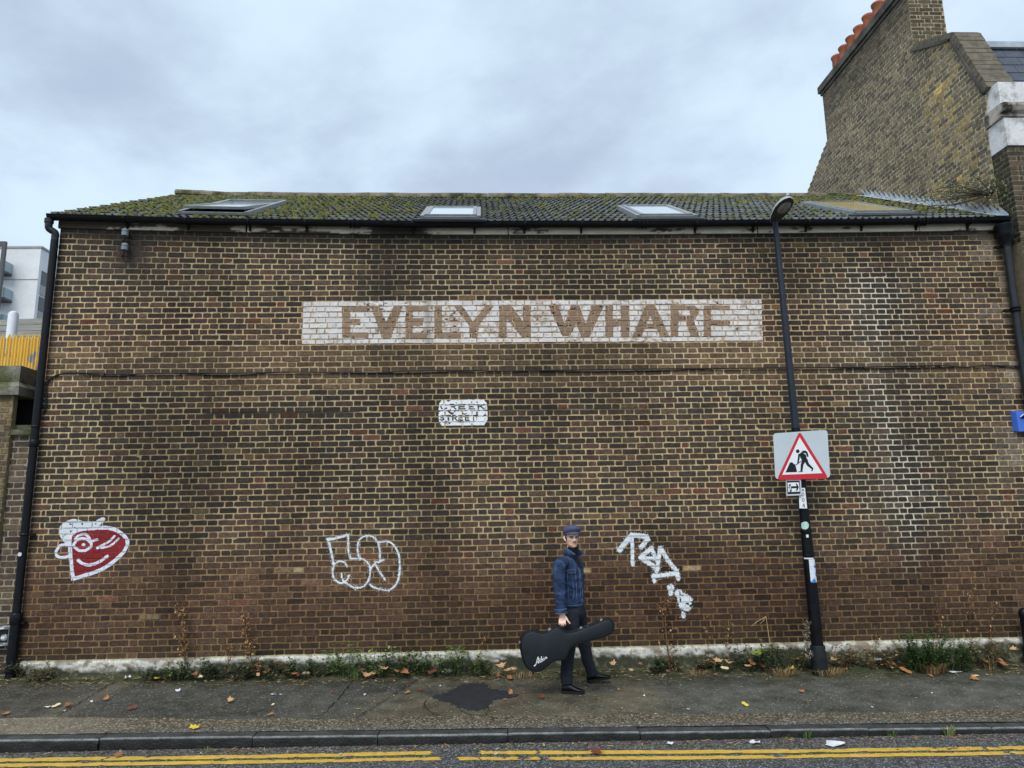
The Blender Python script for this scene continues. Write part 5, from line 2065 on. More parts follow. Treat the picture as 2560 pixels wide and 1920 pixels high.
# --- grey timber fence
M_TIM = mat('grey_timber', s2l(158, 158, 148), 0.85, 0.25, 6, 0.3, 40, stretch=(0.4, 1, 4))
tf = empty('timber_fence', (-9, 5, 4), 'weathered grey fence of wide horizontal boards below the white flats', 'fence')
for k in range(7):
    va = 797 + k * 15.5
    a = at(-60, va + 2 + 3, 5.0)
    c = at(140, va - 3, 5.0)
    h = 0.118
    b = MB()
    b.hexa([(a[0], 5.0, a[2] - h), (c[0], 5.0, c[2] - h), (c[0], 5.03, c[2] - h), (a[0], 5.03, a[2] - h), (a[0], 5.0, a[2]), (c[0], 5.0, c[2]), (c[0], 5.03, c[2]), (a[0], 5.03, a[2])])
    b.build('board', M_TIM, tf, fix=True)

# --- block of white flats far behind
M_FLAT = mat('pale_render', s2l(232, 233, 234), 0.8, 0.06, 0.6, var2=0.04, scale2=3)
M_FLATG = mat('grey_panel', s2l(172, 172, 170), 0.8, 0.1, 0.8)
M_WIN = mat('dark_window', (0.02, 0.022, 0.026), 0.15, 0.1, 1, spec=0.8)
M_BGL = mat('balcony_glass', s2l(150, 172, 178), 0.1, 0.05, 1, spec=0.8)
M_DKF = mat('dark_steel', s2l(86, 86, 88), 0.5, 0.1, 2)
fl = empty('block_of_flats', (-50, 70, 0), 'white modern block of flats with glass balconies far behind the fences', 'building')
FD = 66.0
c0 = at(103, 620, FD)
zt2 = c0[2]
b = MB()
b.box((c0[0] - 40, FD, -0.5), (c0[0], FD + 30, zt2))
b.build('wall', M_FLAT, fl)
b = MB()
b.box((c0[0] - 40, FD - 0.04, zt2 - 3.6), (c0[0], FD - 0.001, zt2 - 3.5))
b.box((c0[0] - 40, FD - 0.1, zt2 + 0.002), (c0[0] + 0.15, FD + 30, zt2 + 0.2))
b.build('parapet_trim', M_FLATG, fl)
for k in range(5):
    for j in range(3):
        zt3 = zt2 - 2.4 - k * 2.9
        y0 = FD + 0.5 + j * 9.0
        b = MB()
        b.box((c0[0] + 0.002, y0, zt3 - 1.6), (c0[0] + 0.05, y0 + 7.5, zt3))
        w_ = b.build('window', M_WIN, fl)
        b = MB()
        b.box((c0[0] + 0.052, y0, zt3 - 2.7), (c0[0] + 0.08, y0 + 7.5, zt3 - 1.62))
        b.build('spandrel', M_FLATG, w_)
for v_ in (664, 730, 796):
    a = at(33, v_ - 2, FD)
    fx = a[0]
    b = MB()
    b.box((fx - 8, FD - 1.3, a[2] - 1.3), (fx, FD - 0.01, a[2] - 1.05))
    sl_ = b.build('balcony', M_DKF, fl)
    b = MB()
    b.box((fx - 8, FD - 1.34, a[2] - 1.05), (fx, FD - 1.31, a[2]))
    b.box((fx - 0.04, FD - 1.3, a[2] - 1.05), (fx, FD - 0.01, a[2]))
    b.build('glass_panel', M_BGL, sl_)
b = MB()
a = at(14, 616, FD - 1.8)
b.box((a[0] - 0.25, FD - 2.0, -0.5), (a[0] + 0.1, FD - 1.7, a[2]))
b.box((a[0] - 10, FD - 2.0, a[2] + 0.002), (a[0] + 0.1, FD - 1.7, a[2] + 0.5))
b.build('steel_frame', M_DKF, fl)

# --- blue alarm box and black post on the right edge
t = empty('alarm_box', (7.25, -0.05, 3.1), 'blue alarm box on the wall at the right edge', 'alarm')
M_BLUE = mat('blue_plastic', s2l(66, 112, 206), 0.35, 0.08, 8, spec=0.5)
a, c = at(2541, 1080, -0.06), at(2541, 1026, -0.06)
b = MB()
x0 = a[0]
z0, z1 = a[2], c[2]
zm = (z0 + z1) / 2
b.hexa([(x0, -0.004, z0 + 0.02), (x0 + 0.36, -0.004, z0 + 0.02), (x0 + 0.36, -0.003, z0 + 0.02), (x0, -0.003, z0 + 0.02)] + [(x0, -0.004, z1), (x0 + 0.36, -0.004, z1), (x0 + 0.36, -0.003, z1), (x0, -0.003, z1)])
b.add([(x0, -0.006, z0 + 0.02), (x0 + 0.36, -0.006, z0 + 0.02), (x0 + 0.36, -0.006, z1), (x0, -0.006, z1),
       (x0 + 0.02, -0.085, z0 + 0.005), (x0 + 0.34, -0.085, z0 + 0.005), (x0 + 0.34, -0.075, z1 - 0.02), (x0 + 0.02, -0.075, z1 - 0.02)],
      [(4, 5, 6, 7), (0, 1, 5, 4), (1, 2, 6, 5), (2, 3, 7, 6), (3, 0, 4, 7)])
b.build('cover', M_BLUE, t, fix=True)
b = MB()
b.tube(catmull([(x0 + 0.06, -0.086, zm + 0.05), (x0 + 0.13, -0.088, zm + 0.09), (x0 + 0.2, -0.088, zm + 0.02), (x0 + 0.3, -0.088, zm + 0.06)], 5), 0.006, 6)
b.build('white_emblem', M_WP, t)
b = MB()
b.lathe([(0.04, 0), (0.034, 0.012), (0.02, 0.018)], (x0 + 0.16, -0.083, z0 + 0.04), 14, axis=(0, -1, 0))
b.build('strobe_lens', M_VBOX, t, fix=True)
p0 = at(2556, 1632, -0.16)
p1 = at(2552, 1520, -0.16)
b = MB()
hgt = p1[2] - p0[2]
b.lathe([(0.07, -0.2), (0.07, 0.05), (0.055, 0.08), (0.052, hgt - 0.12), (0.06, hgt - 0.11), (0.06, hgt - 0.05), (0.045, hgt - 0.02), (0.02, hgt)], (p0[0] + 0.09, -0.16, p0[2]), 18)
o = b.build('black_post', M_IRON, fix=True)
smooth_by_angle(o, 45)
tag(o, 'short black iron post against the wall at the right edge', 'post')
# ================================================================== LAMP POST AND SIGNS
LY = -0.30
lb0 = at(2047, 1650, LY)
lt0 = at(1937, 548, LY)
LD = (lt0 - lb0)
LH = np.linalg.norm(LD)
LD = LD / LH


def lp(h, dx=0.0, dy=0.0):
    """point beside the leaning lamp axis at height h along it"""
    return lb0 + LD * h + np.array([dx, dy, 0])


def h_at(v):
    """height along the post seen at photo row v"""
    f = lambda h: 960 - F_PX * np.dot(lp(h) - CAM, UPV) / np.dot(lp(h) - CAM, FWD)
    a, c = -0.5, LH + 0.3
    for _ in range(40):
        m = (a + c) / 2
        if f(m) > v:
            a = m
        else:
            c = m
    return (a + c) / 2


lamp = empty('street_lamp', tuple(lb0), 'leaning black steel street lamp standing in weeds in front of the wall', 'street lamp')
M_POST = mat('black_post_paint', s2l(12, 14, 18), 0.38, 0.25, 10, 0.2, 60, spec=0.25, rvar=0.12, var2=0.15, scale2=50)
M_POSTG = mat('grey_blue_post_paint', s2l(38, 44, 54), 0.42, 0.15, 8, 0.1, 50, spec=0.3, rvar=0.1)
M_SHOEB = mat('dark_grey_casting', s2l(30, 33, 36), 0.6, 0.25, 20, 0.3, 50, spec=0.25)
h1, h2 = h_at(1338), h_at(1395)
b = MB()
b.tube([lp(0.05), lp(0.6), lp(h2), lp(h1)], [0.072, 0.071, 0.068, 0.065], 20)
o = b.build('lower_column', M_POST, lamp, fix=True)
smooth_by_angle(o, 50)
b = MB()
b.tube([lp(h1), lp(h_at(1195)), lp(h_at(1070))], [0.060, 0.057, 0.054], 16)
o = b.build('middle_column', M_POST, lamp, fix=True)
smooth_by_angle(o, 50)
b = MB()
b.tube([lp(h_at(1070)), lp(h_at(820)), lp(LH)], [0.052, 0.046, 0.037], 8)
b.build('upper_column', M_POSTG, lamp, fix=True)
b = MB()
b.lathe([(0.095, -0.35), (0.095, 0.0), (0.092, 0.09), (0.088, 0.10), (0.088, 0.16), (0.080, 0.175)], lp(0.0), 20, axis=LD)
o = b.build('base_shoe', M_SHOEB, lamp, fix=True)
smooth_by_angle(o, 40)
for v_, r_, hh in ((1332, 0.0675, 0.035), (1390, 0.071, 0.018)):
    b = MB()
    b.lathe([(r_, 0), (r_ + 0.003, 0.004), (r_ + 0.003, hh - 0.004), (r_, hh)], lp(h_at(v_)), 20, axis=LD)
    b.build('band', M_POST, lamp, fix=True)
# lantern reaching out over the pavement
tip = at(1974, 494, LY - 0.52)
base = lp(LH - 0.02)
ax = tip - base
AL = np.linalg.norm(ax)
ax = ax / AL
side = np.cross(ax, np.array([0, 0, 1.0]))
side /= np.linalg.norm(side)
upv_ = np.cross(side, ax)
M_LTOP = mat('lantern_shell', s2l(176, 180, 180), 0.45, 0.1, 10, spec=0.5)
M_LBOT = mat('lantern_underside', s2l(66, 66, 64), 0.6, 0.15, 14)
M_LGL = mat('lantern_bowl', s2l(140, 142, 138), 0.12, 0.15, 20, spec=0.8)
lt_ = [-0.10, -0.06, 0.05, 0.2, 0.4, 0.6, 0.8, 0.93, 1.0]
lw = [0.040, 0.058, 0.074, 0.092, 0.106, 0.110, 0.094, 0.062, 0.014]
lh_ = [0.03, 0.05, 0.07, 0.09, 0.10, 0.098, 0.08, 0.05, 0.012]
V = []
for t_, w_, h_ in zip(lt_, lw, lh_):
    for k in range(11):
        an = math.pi * k / 10
        V.append(base + ax * t_ * AL + side * w_ * math.cos(an) + upv_ * (h_ * math.sin(an)))
b = MB()
n = len(lt_)
F = [(i * 11 + k, i * 11 + k + 1, (i + 1) * 11 + k + 1, (i + 1) * 11 + k) for i in range(n - 1) for k in range(10)]
F += [tuple(range(11)), tuple(reversed(range((n - 1) * 11, n * 11)))]
b.add(V, F)
head = b.build('lantern', M_LTOP, lamp, smooth=True, fix=True)
b = MB()
V = []
for t_, w_ in zip(lt_, lw):
    for q in (1, 0.33, -0.33, -1):
        V.append(base + ax * t_ * AL + side * w_ * 0.985 * q - upv_ * (0.004 + 0.02 * (1 - q * q)))
F = [(i * 4 + k, i * 4 + k + 1, (i + 1) * 4 + k + 1, (i + 1) * 4 + k) for i in range(n - 1) for k in range(3)]
b.add(V, F)
b.build('underside', M_LBOT, head, smooth=True, fix=True)
b = MB()
V, F = [], []
for r_, d_ in ((1.0, 0.02), (0.8, 0.035), (0.4, 0.045), (0.0, 0.048)):
    for k in range(16):
        an = 2 * math.pi * k / 16
        V.append(base + ax * AL * (0.62 + 0.26 * r_ * math.cos(an)) + side * 0.076 * r_ * math.sin(an) - upv_ * d_)
F = [(i * 16 + k, i * 16 + (k + 1) % 16, (i + 1) * 16 + (k + 1) % 16, (i + 1) * 16 + k) for i in range(3) for k in range(16)]
b.add(V, F)
b.build('bowl', M_LGL, head, smooth=True, fix=True)
b = MB()
b.lathe([(0.022, 0), (0.022, 0.03), (0.016, 0.045), (0.004, 0.05)], base + ax * AL * 0.93 + upv_ * 0.05, 12, axis=upv_)
b.build('photocell', M_LTOP, head, fix=True)


# --- flat signs: plates are built at their own depth in front of the post
def plate(pts, Y, thick, material, name, parent):
    P = [at(u, v, Y) for u, v in pts]
    b = MB()
    b.prism(P, (0, thick, 0))
    return b.build(name, material, parent, fix=True)


def round_poly(pts, r=5, per=4):
    out = []
    n = len(pts)
    for i in range(n):
        p0, p1, p2 = [np.array(pts[(i + k) % n], float) for k in (-1, 0, 1)]
        a = p1 + (p0 - p1) / np.linalg.norm(p0 - p1) * r
        c = p1 + (p2 - p1) / np.linalg.norm(p2 - p1) * r
        for k in range(per + 1):
            t = k / per
            out.append((1 - t) ** 2 * a + 2 * t * (1 - t) * p1 + t * t * c)
    return out


M_SGREY = mat('sign_grey', s2l(196, 206, 210), 0.45, 0.04, 6, spec=0.5)
M_SRED = mat('sign_red', s2l(206, 34, 48), 0.4, 0.04, 6, spec=0.5)
M_SWHT = mat('sign_white', s2l(236, 240, 242), 0.4, 0.03, 6, spec=0.5)
M_SBLK = mat('sign_black', s2l(18, 20, 26), 0.45, 0.05, 6, spec=0.4)
M_SBACK = mat('sign_bracket', s2l(90, 94, 98), 0.5, 0.1, 8, metal=0.5)


def Wk(x, y):
    return (1920 + x / 6.912, 1060 + y / 6.912)


SY = LY - 0.11
rw = empty('roadworks_sign', tuple(at(2008, 1140, SY)), 'square grey roadworks warning sign with red triangle and digging figure on the lamp post', 'sign')
plate([tuple(p) for p in round_poly([Wk(88, 162), Wk(1026, 100), Wk(1074, 928), Wk(128, 954)], 9)], SY, 0.006, M_SGREY, 'plate', rw)


def flat(polys, Y, material, name, parent):
    b = MB()
    for pl in polys:
        P = [at(u, v, Y) for u, v in pl]
        b.add(P, [tuple(range(len(P)))])
    o = b.build(name, material, parent)
    bm = bmesh.new()
    bm.from_mesh(o.data)
    bmesh.ops.triangulate(bm, faces=bm.faces)
    for f_ in bm.faces:
        f_.normal_update()
        if f_.normal.y > 0:
            f_.normal_flip()
    bm.to_mesh(o.data)
    bm.free()
    return o


flat([[tuple(p) for p in round_poly([Wk(545, 118), Wk(1050, 942), Wk(150, 968)], 11, 5)]], SY - 0.0015, M_SRED, 'red_triangle', rw)
flat([[Wk(546, 228), Wk(938, 850), Wk(246, 878)]], SY - 0.0030, M_SWHT, 'white_triangle', rw)


def disc(cx, cy, r, n=16):
    return [Wk(cx + r * math.cos(2 * math.pi * k / n), cy + r * math.sin(2 * math.pi * k / n)) for k in range(n)]


def limb(pts, w):
    pts = [np.array(p, float) for p in pts]
    L_, R_ = [], []
    for i, p in enumerate(pts):
        t = pts[min(i + 1, len(pts) - 1)] - pts[max(i - 1, 0)]
        t /= np.linalg.norm(t)
        nn = np.array([-t[1], t[0]])
        ww = w[i] if not np.isscalar(w) else w
        L_.append(p + nn * ww / 2)
        R_.append(p - nn * ww / 2)
    return [Wk(*p) for p in L_ + R_[::-1]]


fig = [disc(514, 470, 32),
       limb([(560, 500), (610, 560), (640, 640)], [50, 110, 70]), limb([(590, 480), (650, 480), (670, 500), (690, 565)], [40, 42, 34, 26]),
       limb([(540, 520), (530, 600), (515, 690)], [34, 30, 24]), limb([(478, 712), (590, 630)], 12),
       limb([(625, 620), (590, 700), (578, 822)], [62, 46, 34]), limb([(650, 610), (690, 700), (770, 770)], [60, 46, 32]),
       limb([(530, 825), (600, 820)], 12), limb([(778, 765), (755, 815)], 20)]
for i_, pl in enumerate(fig):
    flat([pl], SY - 0.0045 - 0.0001 * i_, M_SBLK, 'digging_figure' if i_ else 'digging_figure', rw)
flat([[Wk(x, y) for x, y in [(304, 836), (378, 668), (400, 660), (425, 665), (440, 685), (470, 700), (505, 830)]]], SY - 0.0045, M_SBLK, 'spoil_heap', rw)
b = MB()
for v_ in (1100, 1175):
    p = lp(h_at(v_))
    b.box((p[0] - 0.09, SY + 0.008, p[2] - 0.02), (p[0] + 0.09, LY + 0.02, p[2] + 0.02))
b.build('clip', M_SBACK, rw)

dv = empty('diversion_sign', tuple(at(1985, 1215, SY)), 'small square black and white arrow sign under the roadworks sign', 'sign')
plate([Wk(310, 965), Wk(570, 960), Wk(582, 1232), Wk(322, 1242)], SY + 0.01, 0.01, M_SGREY, 'plate', dv)
flat([[Wk(322, 985), Wk(548, 980), Wk(560, 1204), Wk(338, 1212)]], SY + 0.0085, M_SBLK, 'black_border', dv)
flat([[Wk(336, 1014), Wk(534, 1008), Wk(548, 1168), Wk(350, 1176)]], SY + 0.0070, M_SWHT, 'white_panel', dv)
flat([[Wk(355, 1085), Wk(400, 1078), Wk(405, 1075), Wk(498, 1072), Wk(478, 1030), Wk(502, 1028), Wk(534, 1092), Wk(506, 1152), Wk(480, 1152), Wk(498, 1108), Wk(408, 1112), Wk(410, 1150), Wk(405, 1170), Wk(378, 1172), Wk(372, 1110), Wk(352, 1112)]], SY + 0.0055, M_SBLK, 'arrow', dv)
flat([[Wk(362, 1042), Wk(392, 1038), Wk(396, 1072), Wk(364, 1080)]], SY + 0.0053, M_SBLK, 'block_mark', dv)
flat([[Wk(385 + 14 * math.cos(t), 1105 + 40 * math.sin(t)) for t in np.linspace(0, 2 * math.pi, 12, endpoint=False)]], SY + 0.0040, M_SGREY, 'sticker_mark', dv)

nm = empty('lamp_number_plate', tuple(at(2009, 1250, SY)), 'white vertical plate with black digits 0 0 4 on the lamp post', 'plate')
plate([Wk(578, 1105), Wk(638, 1104), Wk(678, 1458), Wk(545, 1458), Wk(535, 1240), Wk(580, 1235)], LY - 0.073, 0.003, M_SWHT, 'plate', nm)


def ringpoly(cx, cy, rx, ry, w, n=18):
    o_ = [(cx + rx * math.cos(2 * math.pi * k / n), cy + ry * math.sin(2 * math.pi * k / n)) for k in range(n)]
    i_ = [(cx + (rx - w) * math.cos(2 * math.pi * k / n), cy + (ry - w) * math.sin(2 * math.pi * k / n)) for k in range(n)]
    return [[Wk(*o_[k]), Wk(*o_[(k + 1) % n]), Wk(*i_[(k + 1) % n]), Wk(*i_[k])] for k in range(n)]


flat(ringpoly(604, 1217, 23, 34, 10), LY - 0.0745, M_SBLK, 'digit', nm)
flat(ringpoly(610, 1310, 23, 34, 10), LY - 0.0745, M_SBLK, 'digit', nm)
flat([limb([(628, 1440), (622, 1374)], 11)], LY - 0.0745, M_SBLK, 'digit', nm)
flat([limb([(624, 1376), (598, 1420), (636, 1418)], 10)], LY - 0.0747, M_SBLK, 'digit', nm)
flat([[Wk(588, 1125), Wk(622, 1123), Wk(625, 1158), Wk(591, 1160)]], LY - 0.0745, M_INS, 'faded_mark', nm)


# --- stickers wrapped on the post
def wrap(pxs, rad, Y, name, label, material, cat='sticker', n=10):
    """patch of the column surface outlined in the photo"""
    (u0, v0), (u1, v1) = pxs
    b = MB()
    V, F = [], []
    ha, hb = h_at(v1), h_at(v0)
    for i in range(n + 1):
        h = ha + (hb - ha) * i / n
        v = v1 + (v0 - v1) * i / n
        c = lp(h)
        xa, xb = at(u0 + 7.5 * (v - v0) / 80, v, LY)[0], at(u1 + 7.5 * (v - v0) / 80, v, LY)[0]
        for k in range(7):
            x = xa + (xb - xa) * k / 6
            t = max(-0.97, min(0.97, (x - c[0]) / rad))
            V.append((c[0] + rad * t, c[1] - rad * math.sqrt(1 - t * t) - 0.0012, c[2]))
    F = [(i * 7 + k, i * 7 + k + 1, (i + 1) * 7 + k + 1, (i + 1) * 7 + k) for i in range(n) for k in range(6)]
    b.add(V, F)
    o = b.build(name, material, smooth=True)
    return tag(o, label, cat)


M_MINT = mat('mint_sticker', s2l(190, 226, 212), 0.5, 0.1, 30, tint=s2l(110, 140, 130), tscale=60, tpos=(0.6, 0.62))
M_TORN = mat('torn_poster', s2l(224, 228, 238), 0.6, 0.06, 30, tint=s2l(58, 132, 206), tscale=16, tpos=(0.56, 0.60))
M_WTAPE = mat('white_tape', s2l(232, 234, 236), 0.5, 0.05, 30)
# round sticker as a disc laid on the column
b = MB()
V = []
cu, cv = 2013.5, 1313.5
for rr_ in (0.0, 0.5, 1.0):
    for k in range(18):
        an = 2 * math.pi * k / 18
        v = cv + 9.8 * rr_ * math.sin(an)
        c = lp(h_at(v))
        x = at(cu + 8.6 * rr_ * math.cos(an), v, LY - 0.06)[0]
        t = max(-0.97, min(0.97, (x - c[0]) / 0.061))
        V.append((c[0] + 0.061 * t, c[1] - 0.061 * math.sqrt(1 - t * t) - 0.0015, c[2]))
b.add(V, [(i * 18 + k, i * 18 + (k + 1) % 18, (i + 1) * 18 + (k + 1) % 18, (i + 1) * 18 + k) for i in range(2) for k in range(18)])
tag(b.build('round_sticker', M_MINT, smooth=True, fix=True), 'round pale mint sticker on the lamp post below the number plate', 'sticker')
wrap(((2004, 1393.5), (2028, 1396.8)), 0.0705, LY, 'tape', 'thin white tape ring round the lamp post above the torn sticker', M_WTAPE, 'tape', 3)
wrap(((2016, 1397.5), (2032, 1455)), 0.0700, LY, 'torn_sticker', 'torn white and blue sticker peeling from the lamp post', M_TORN, n=14)
wrap(((2009.5, 1336), (2015, 1343)), 0.0685, LY, 'paper_scrap', 'tiny white paper scraps stuck to the lamp post band', M_WTAPE, 'scrap', 3)
# ================================================================== PERSON WITH GUITAR CASE
from mathutils import noise as mnoise


def L(x, y, Y):
    """photo crop position of the figure -> point at depth Y"""
    return at(1280 + x / 3.607, 1290 + y / 3.607, Y)


PH = math.radians(40)
pf_, pl_ = np.array([math.cos(PH), -math.sin(PH), 0]), np.array([math.sin(PH), math.cos(PH), 0])
CY = -0.76


def rings(mb, data, fwd, lat, n=28):
    """closed loft of horizontal ellipses: (centre, half lateral, half forward)"""
    V = []
    for c, a, bb in data:
        for k in range(n):
            t = 2 * math.pi * k / n
            V.append(np.asarray(c) + lat * a * math.cos(t) + fwd * bb * math.sin(t))
    m = len(data)
    F = [(i * n + k, i * n + (k + 1) % n, (i + 1) * n + (k + 1) % n, (i + 1) * n + k) for i in range(m - 1) for k in range(n)]
    F += [tuple(reversed(range(n))), tuple(range((m - 1) * n, m * n))]
    mb.add(V, F)


def limb3(mb, pts, rad, n=14, per=4):
    P = catmull([np.asarray(p) for p in pts], per)
    R_ = np.interp(np.linspace(0, 1, len(P)), np.linspace(0, 1, len(rad)), rad)
    mb.tube(P, list(R_), n)


def fuse(mb, name, voxel, smooth_it=2, parent=None, material=None, disp=None):
    """one continuous surface out of overlapping closed shapes"""
    o = mb.build(name + '_raw', None, fix=True)
    m = o.modifiers.new('r', 'REMESH')
    m.mode = 'VOXEL'
    m.voxel_size = voxel
    if smooth_it:
        s_ = o.modifiers.new('s', 'SMOOTH')
        s_.iterations = smooth_it
        s_.factor = 0.5
    dg = bpy.context.evaluated_depsgraph_get()
    dg.update()
    me = bpy.data.meshes.new_from_object(o.evaluated_get(dg))
    me.name = name
    bpy.data.objects.remove(o)
    if disp:
        me.update()
        nr = np.zeros(len(me.vertices) * 3, np.float32)
        me.vertices.foreach_get('normal', nr)
        nr = nr.reshape(-1, 3)
        co = np.zeros(len(me.vertices) * 3, np.float32)
        me.vertices.foreach_get('co', co)
        co = co.reshape(-1, 3)
        d = np.array([disp(Vector(c)) for c in co])
        co = co + nr * d[:, None]
        me.vertices.foreach_set('co', co.ravel())
    me.polygons.foreach_set('use_smooth', [True] * len(me.polygons))
    if not me.color_attributes.get('Col'):
        me.color_attributes.new('Col', 'FLOAT_COLOR', 'POINT')
    me.materials.clear()
    if material:
        me.materials.append(material)
    o = bpy.data.objects.new(name, me)
    COL.objects.link(o)
    if parent is not None:
        adopt(o, parent)
    return o


foot0 = atZ(1428, 1729, -0.04)
person = empty('person', (foot0[0], -0.75, float(pav_z(1.0, -0.75))), 'person in denim jacket and flat cap walking past the wall holding a guitar case', 'person')

# --- head
HA = math.radians(13)
hf = np.array([math.sin(HA), -math.cos(HA), 0.0])
hl = np.array([math.cos(HA), math.sin(HA), 0.0])      # to the viewer's right
hc = L(541, 286, -0.80)                               # chin level, on the axis of the head
HH = 0.232
tz = np.array([0, .05, .12, .2, .3, .4, .5, .6, .7, .8, .9, .97, 1.0])
hw = np.interp
W_ = [.022, .040, .052, .059, .064, .068, .071, .073, .074, .071, .058, .033, .002]
FR = [.070, .084, .089, .089, .089, .090, .089, .094, .096, .090, .070, .040, .002]
BK = [.000, .022, .045, .060, .076, .090, .098, .102, .102, .095, .075, .042, .002]


def head_pt(t, an):
    w = np.interp(t, tz, W_)
    fr = np.interp(t, tz, FR)
    bk = np.interp(t, tz, BK)
    c, s = math.cos(an), math.sin(an)               # an = 0 at right, pi/2 front
    x = w * (abs(c) ** 0.9) * (1 if c > 0 else -1)
    y = (fr if s > 0 else bk) * (abs(s) ** 0.95) * (1 if s > 0 else -1)
    if s > 0:
        g = lambda x0, sx, t0, st: math.exp(-((x - x0) / sx) ** 2 - ((t - t0) / st) ** 2)
        nb = math.exp(-((x) / 0.0125) ** 2)
        y += nb * (0.030 * math.exp(-((t - 0.365) / 0.055) ** 2) + 0.017 * math.exp(-((t - 0.46) / 0.07) ** 2))
        y -= 0.010 * (g(0.030, 0.014, 0.50, 0.05) + g(-0.030, 0.014, 0.50, 0.05))
        y += 0.005 * math.exp(-((t - 0.585) / 0.04) ** 2) * math.exp(-(x / 0.045) ** 2)
        y += 0.006 * math.exp(-(x / 0.024) ** 2) * (math.exp(-((t - 0.24) / 0.022) ** 2) + math.exp(-((t - 0.19) / 0.022) ** 2))
        y += 0.006 * math.exp(-(x / 0.02) ** 2) * math.exp(-((t - 0.05) / 0.05) ** 2)
        y -= 0.006 * (g(0.045, 0.016, 0.27, 0.08) + g(-0.045, 0.016, 0.27, 0.08))
    return x, y, t * HH


skin = MB()
V, F = [], []
NT, NA = 44, 56
for i in range(NT):
    t = i / (NT - 1)
    for k in range(NA):
        x, y, z = head_pt(t, 2 * math.pi * k / NA)
        V.append(hc + hl * x + hf * (y - 0.0) + np.array([0, 0, z]))
F = [(i * NA + k, i * NA + (k + 1) % NA, (i + 1) * NA + (k + 1) % NA, (i + 1) * NA + k) for i in range(NT - 1) for k in range(NA)]
F += [tuple(reversed(range(NA))), tuple(range((NT - 1) * NA, NT * NA))]
skin.add(V, F)
for s_ in (-1, 1):                                    # ears
    e = hc + hl * s_ * 0.074 + hf * -0.004 + np.array([0, 0, 0.105])
    pts = [e + hf * 0.012 + np.array([0, 0, -0.030]), e + hf * 0.0 + hl * s_ * 0.008 + np.array([0, 0, -0.012]), e + hf * -0.010 + hl * s_ * 0.013 + np.array([0, 0, 0.012]), e + hf * 0.0 + hl * s_ * 0.008 + np.array([0, 0, 0.030])]
    limb3(skin, pts, [0.007, 0.011, 0.013, 0.008], 10)
limb3(skin, [hc + np.array([0, 0, 0.06]) - hf * 0.02, L(543, 320, -0.79), L(536, 400, CY)], [0.052, 0.052, 0.06], 16)
rings(skin, [(L(536, 395, CY), .05, .05), (L(530, 430, CY), .15, .07), (L(535, 600, CY), .13, .09), (L(555, 800, CY), .12, .08), (L(560, 870, CY), .12, .08)], pf_, pl_)
HY = -1.055
limb3(skin, [L(455, 425, -0.9), L(423, 560, -1.0), L(428, 660, -1.03), L(446, 780, HY + 0.01), L(455, 880, HY)], [0.045, 0.042, 0.036, 0.030, 0.025])
limb3(skin, [L(595, 420, -0.62), L(592, 560, -0.52), L(590, 660, -0.50), L(592, 840, -0.50)], [0.045, 0.04, 0.036, 0.03])
limb3(skin, [L(545, 850, -0.82), L(530, 1000, -0.86), L(515, 1160, -0.89), L(500, 1320, -0.9), L(492, 1490, -0.9)], [0.07, 0.065, 0.05, 0.045, 0.035])
limb3(skin, [L(590, 850, -0.66), L(620, 1000, -0.60), L(640, 1130, -0.56), L(680, 1290, -0.53), L(722, 1420, -0.52)], [0.07, 0.065, 0.05, 0.045, 0.035])
# right hand closed on the handle
rings(skin, [(L(456, 872, HY), .026, .020), (L(456, 895, HY), .029, .019), (L(454, 920, HY - 0.003), .036, .017), (L(451, 945, HY - 0.008), .039, .016), (L(450, 953, HY - 0.008), .034, .012)], np.array([0, -1.0, 0]), np.array([1.0, 0, 0]))
for x0, yk, yt, tipx in ((428, 944, 984, 427), (444, 948, 992, 445), (461, 949, 994, 463), (478, 945, 986, 481)):
    limb3(skin, [L(x0 + 3, yk - 18, HY - 0.006), L(x0, yk, HY - 0.016), L((x0 + tipx) / 2, yk + 18, HY - 0.030), L(tipx, yt - 8, HY - 0.026), L(tipx, yt, HY - 0.008), L(tipx, yt - 8, HY + 0.012)], [0.0095, 0.0095, 0.009, 0.0085, 0.0085, 0.0075], 10)
limb3(skin, [L(474, 900, HY - 0.004), L(490, 922, HY - 0.012), L(503, 945, HY - 0.020), L(524, 972, HY - 0.020)], [0.012, 0.012, 0.0105, 0.0085], 10)
M_SKIN = mat('skin', (1, 1, 1), 0.5, 0.08, 40, 0.15, 200, attr=True, subsurf=0.12)
body = fuse(skin, 'body', 0.0036, 1, person, M_SKIN)
me = body.data
co = np.zeros(len(me.vertices) * 3, np.float32)
me.vertices.foreach_get('co', co)
co = co.reshape(-1, 3).astype(float)
rel = co - hc
hx_, hy_, ht = rel @ hl, rel @ hf, rel[:, 2] / HH
colr = np.tile(s2l(250, 208, 186), (len(co), 1))
fm = (ht > -0.2) & (ht < 1.1) & (np.abs(hx_) < 0.12)
front_ = fm & (hy_ > 0.02)


def dab(c, k):
    global colr
    k = np.clip(k, 0, 1)[:, None] * front_[:, None]
    colr = colr * (1 - k) + np.asarray(c) * k


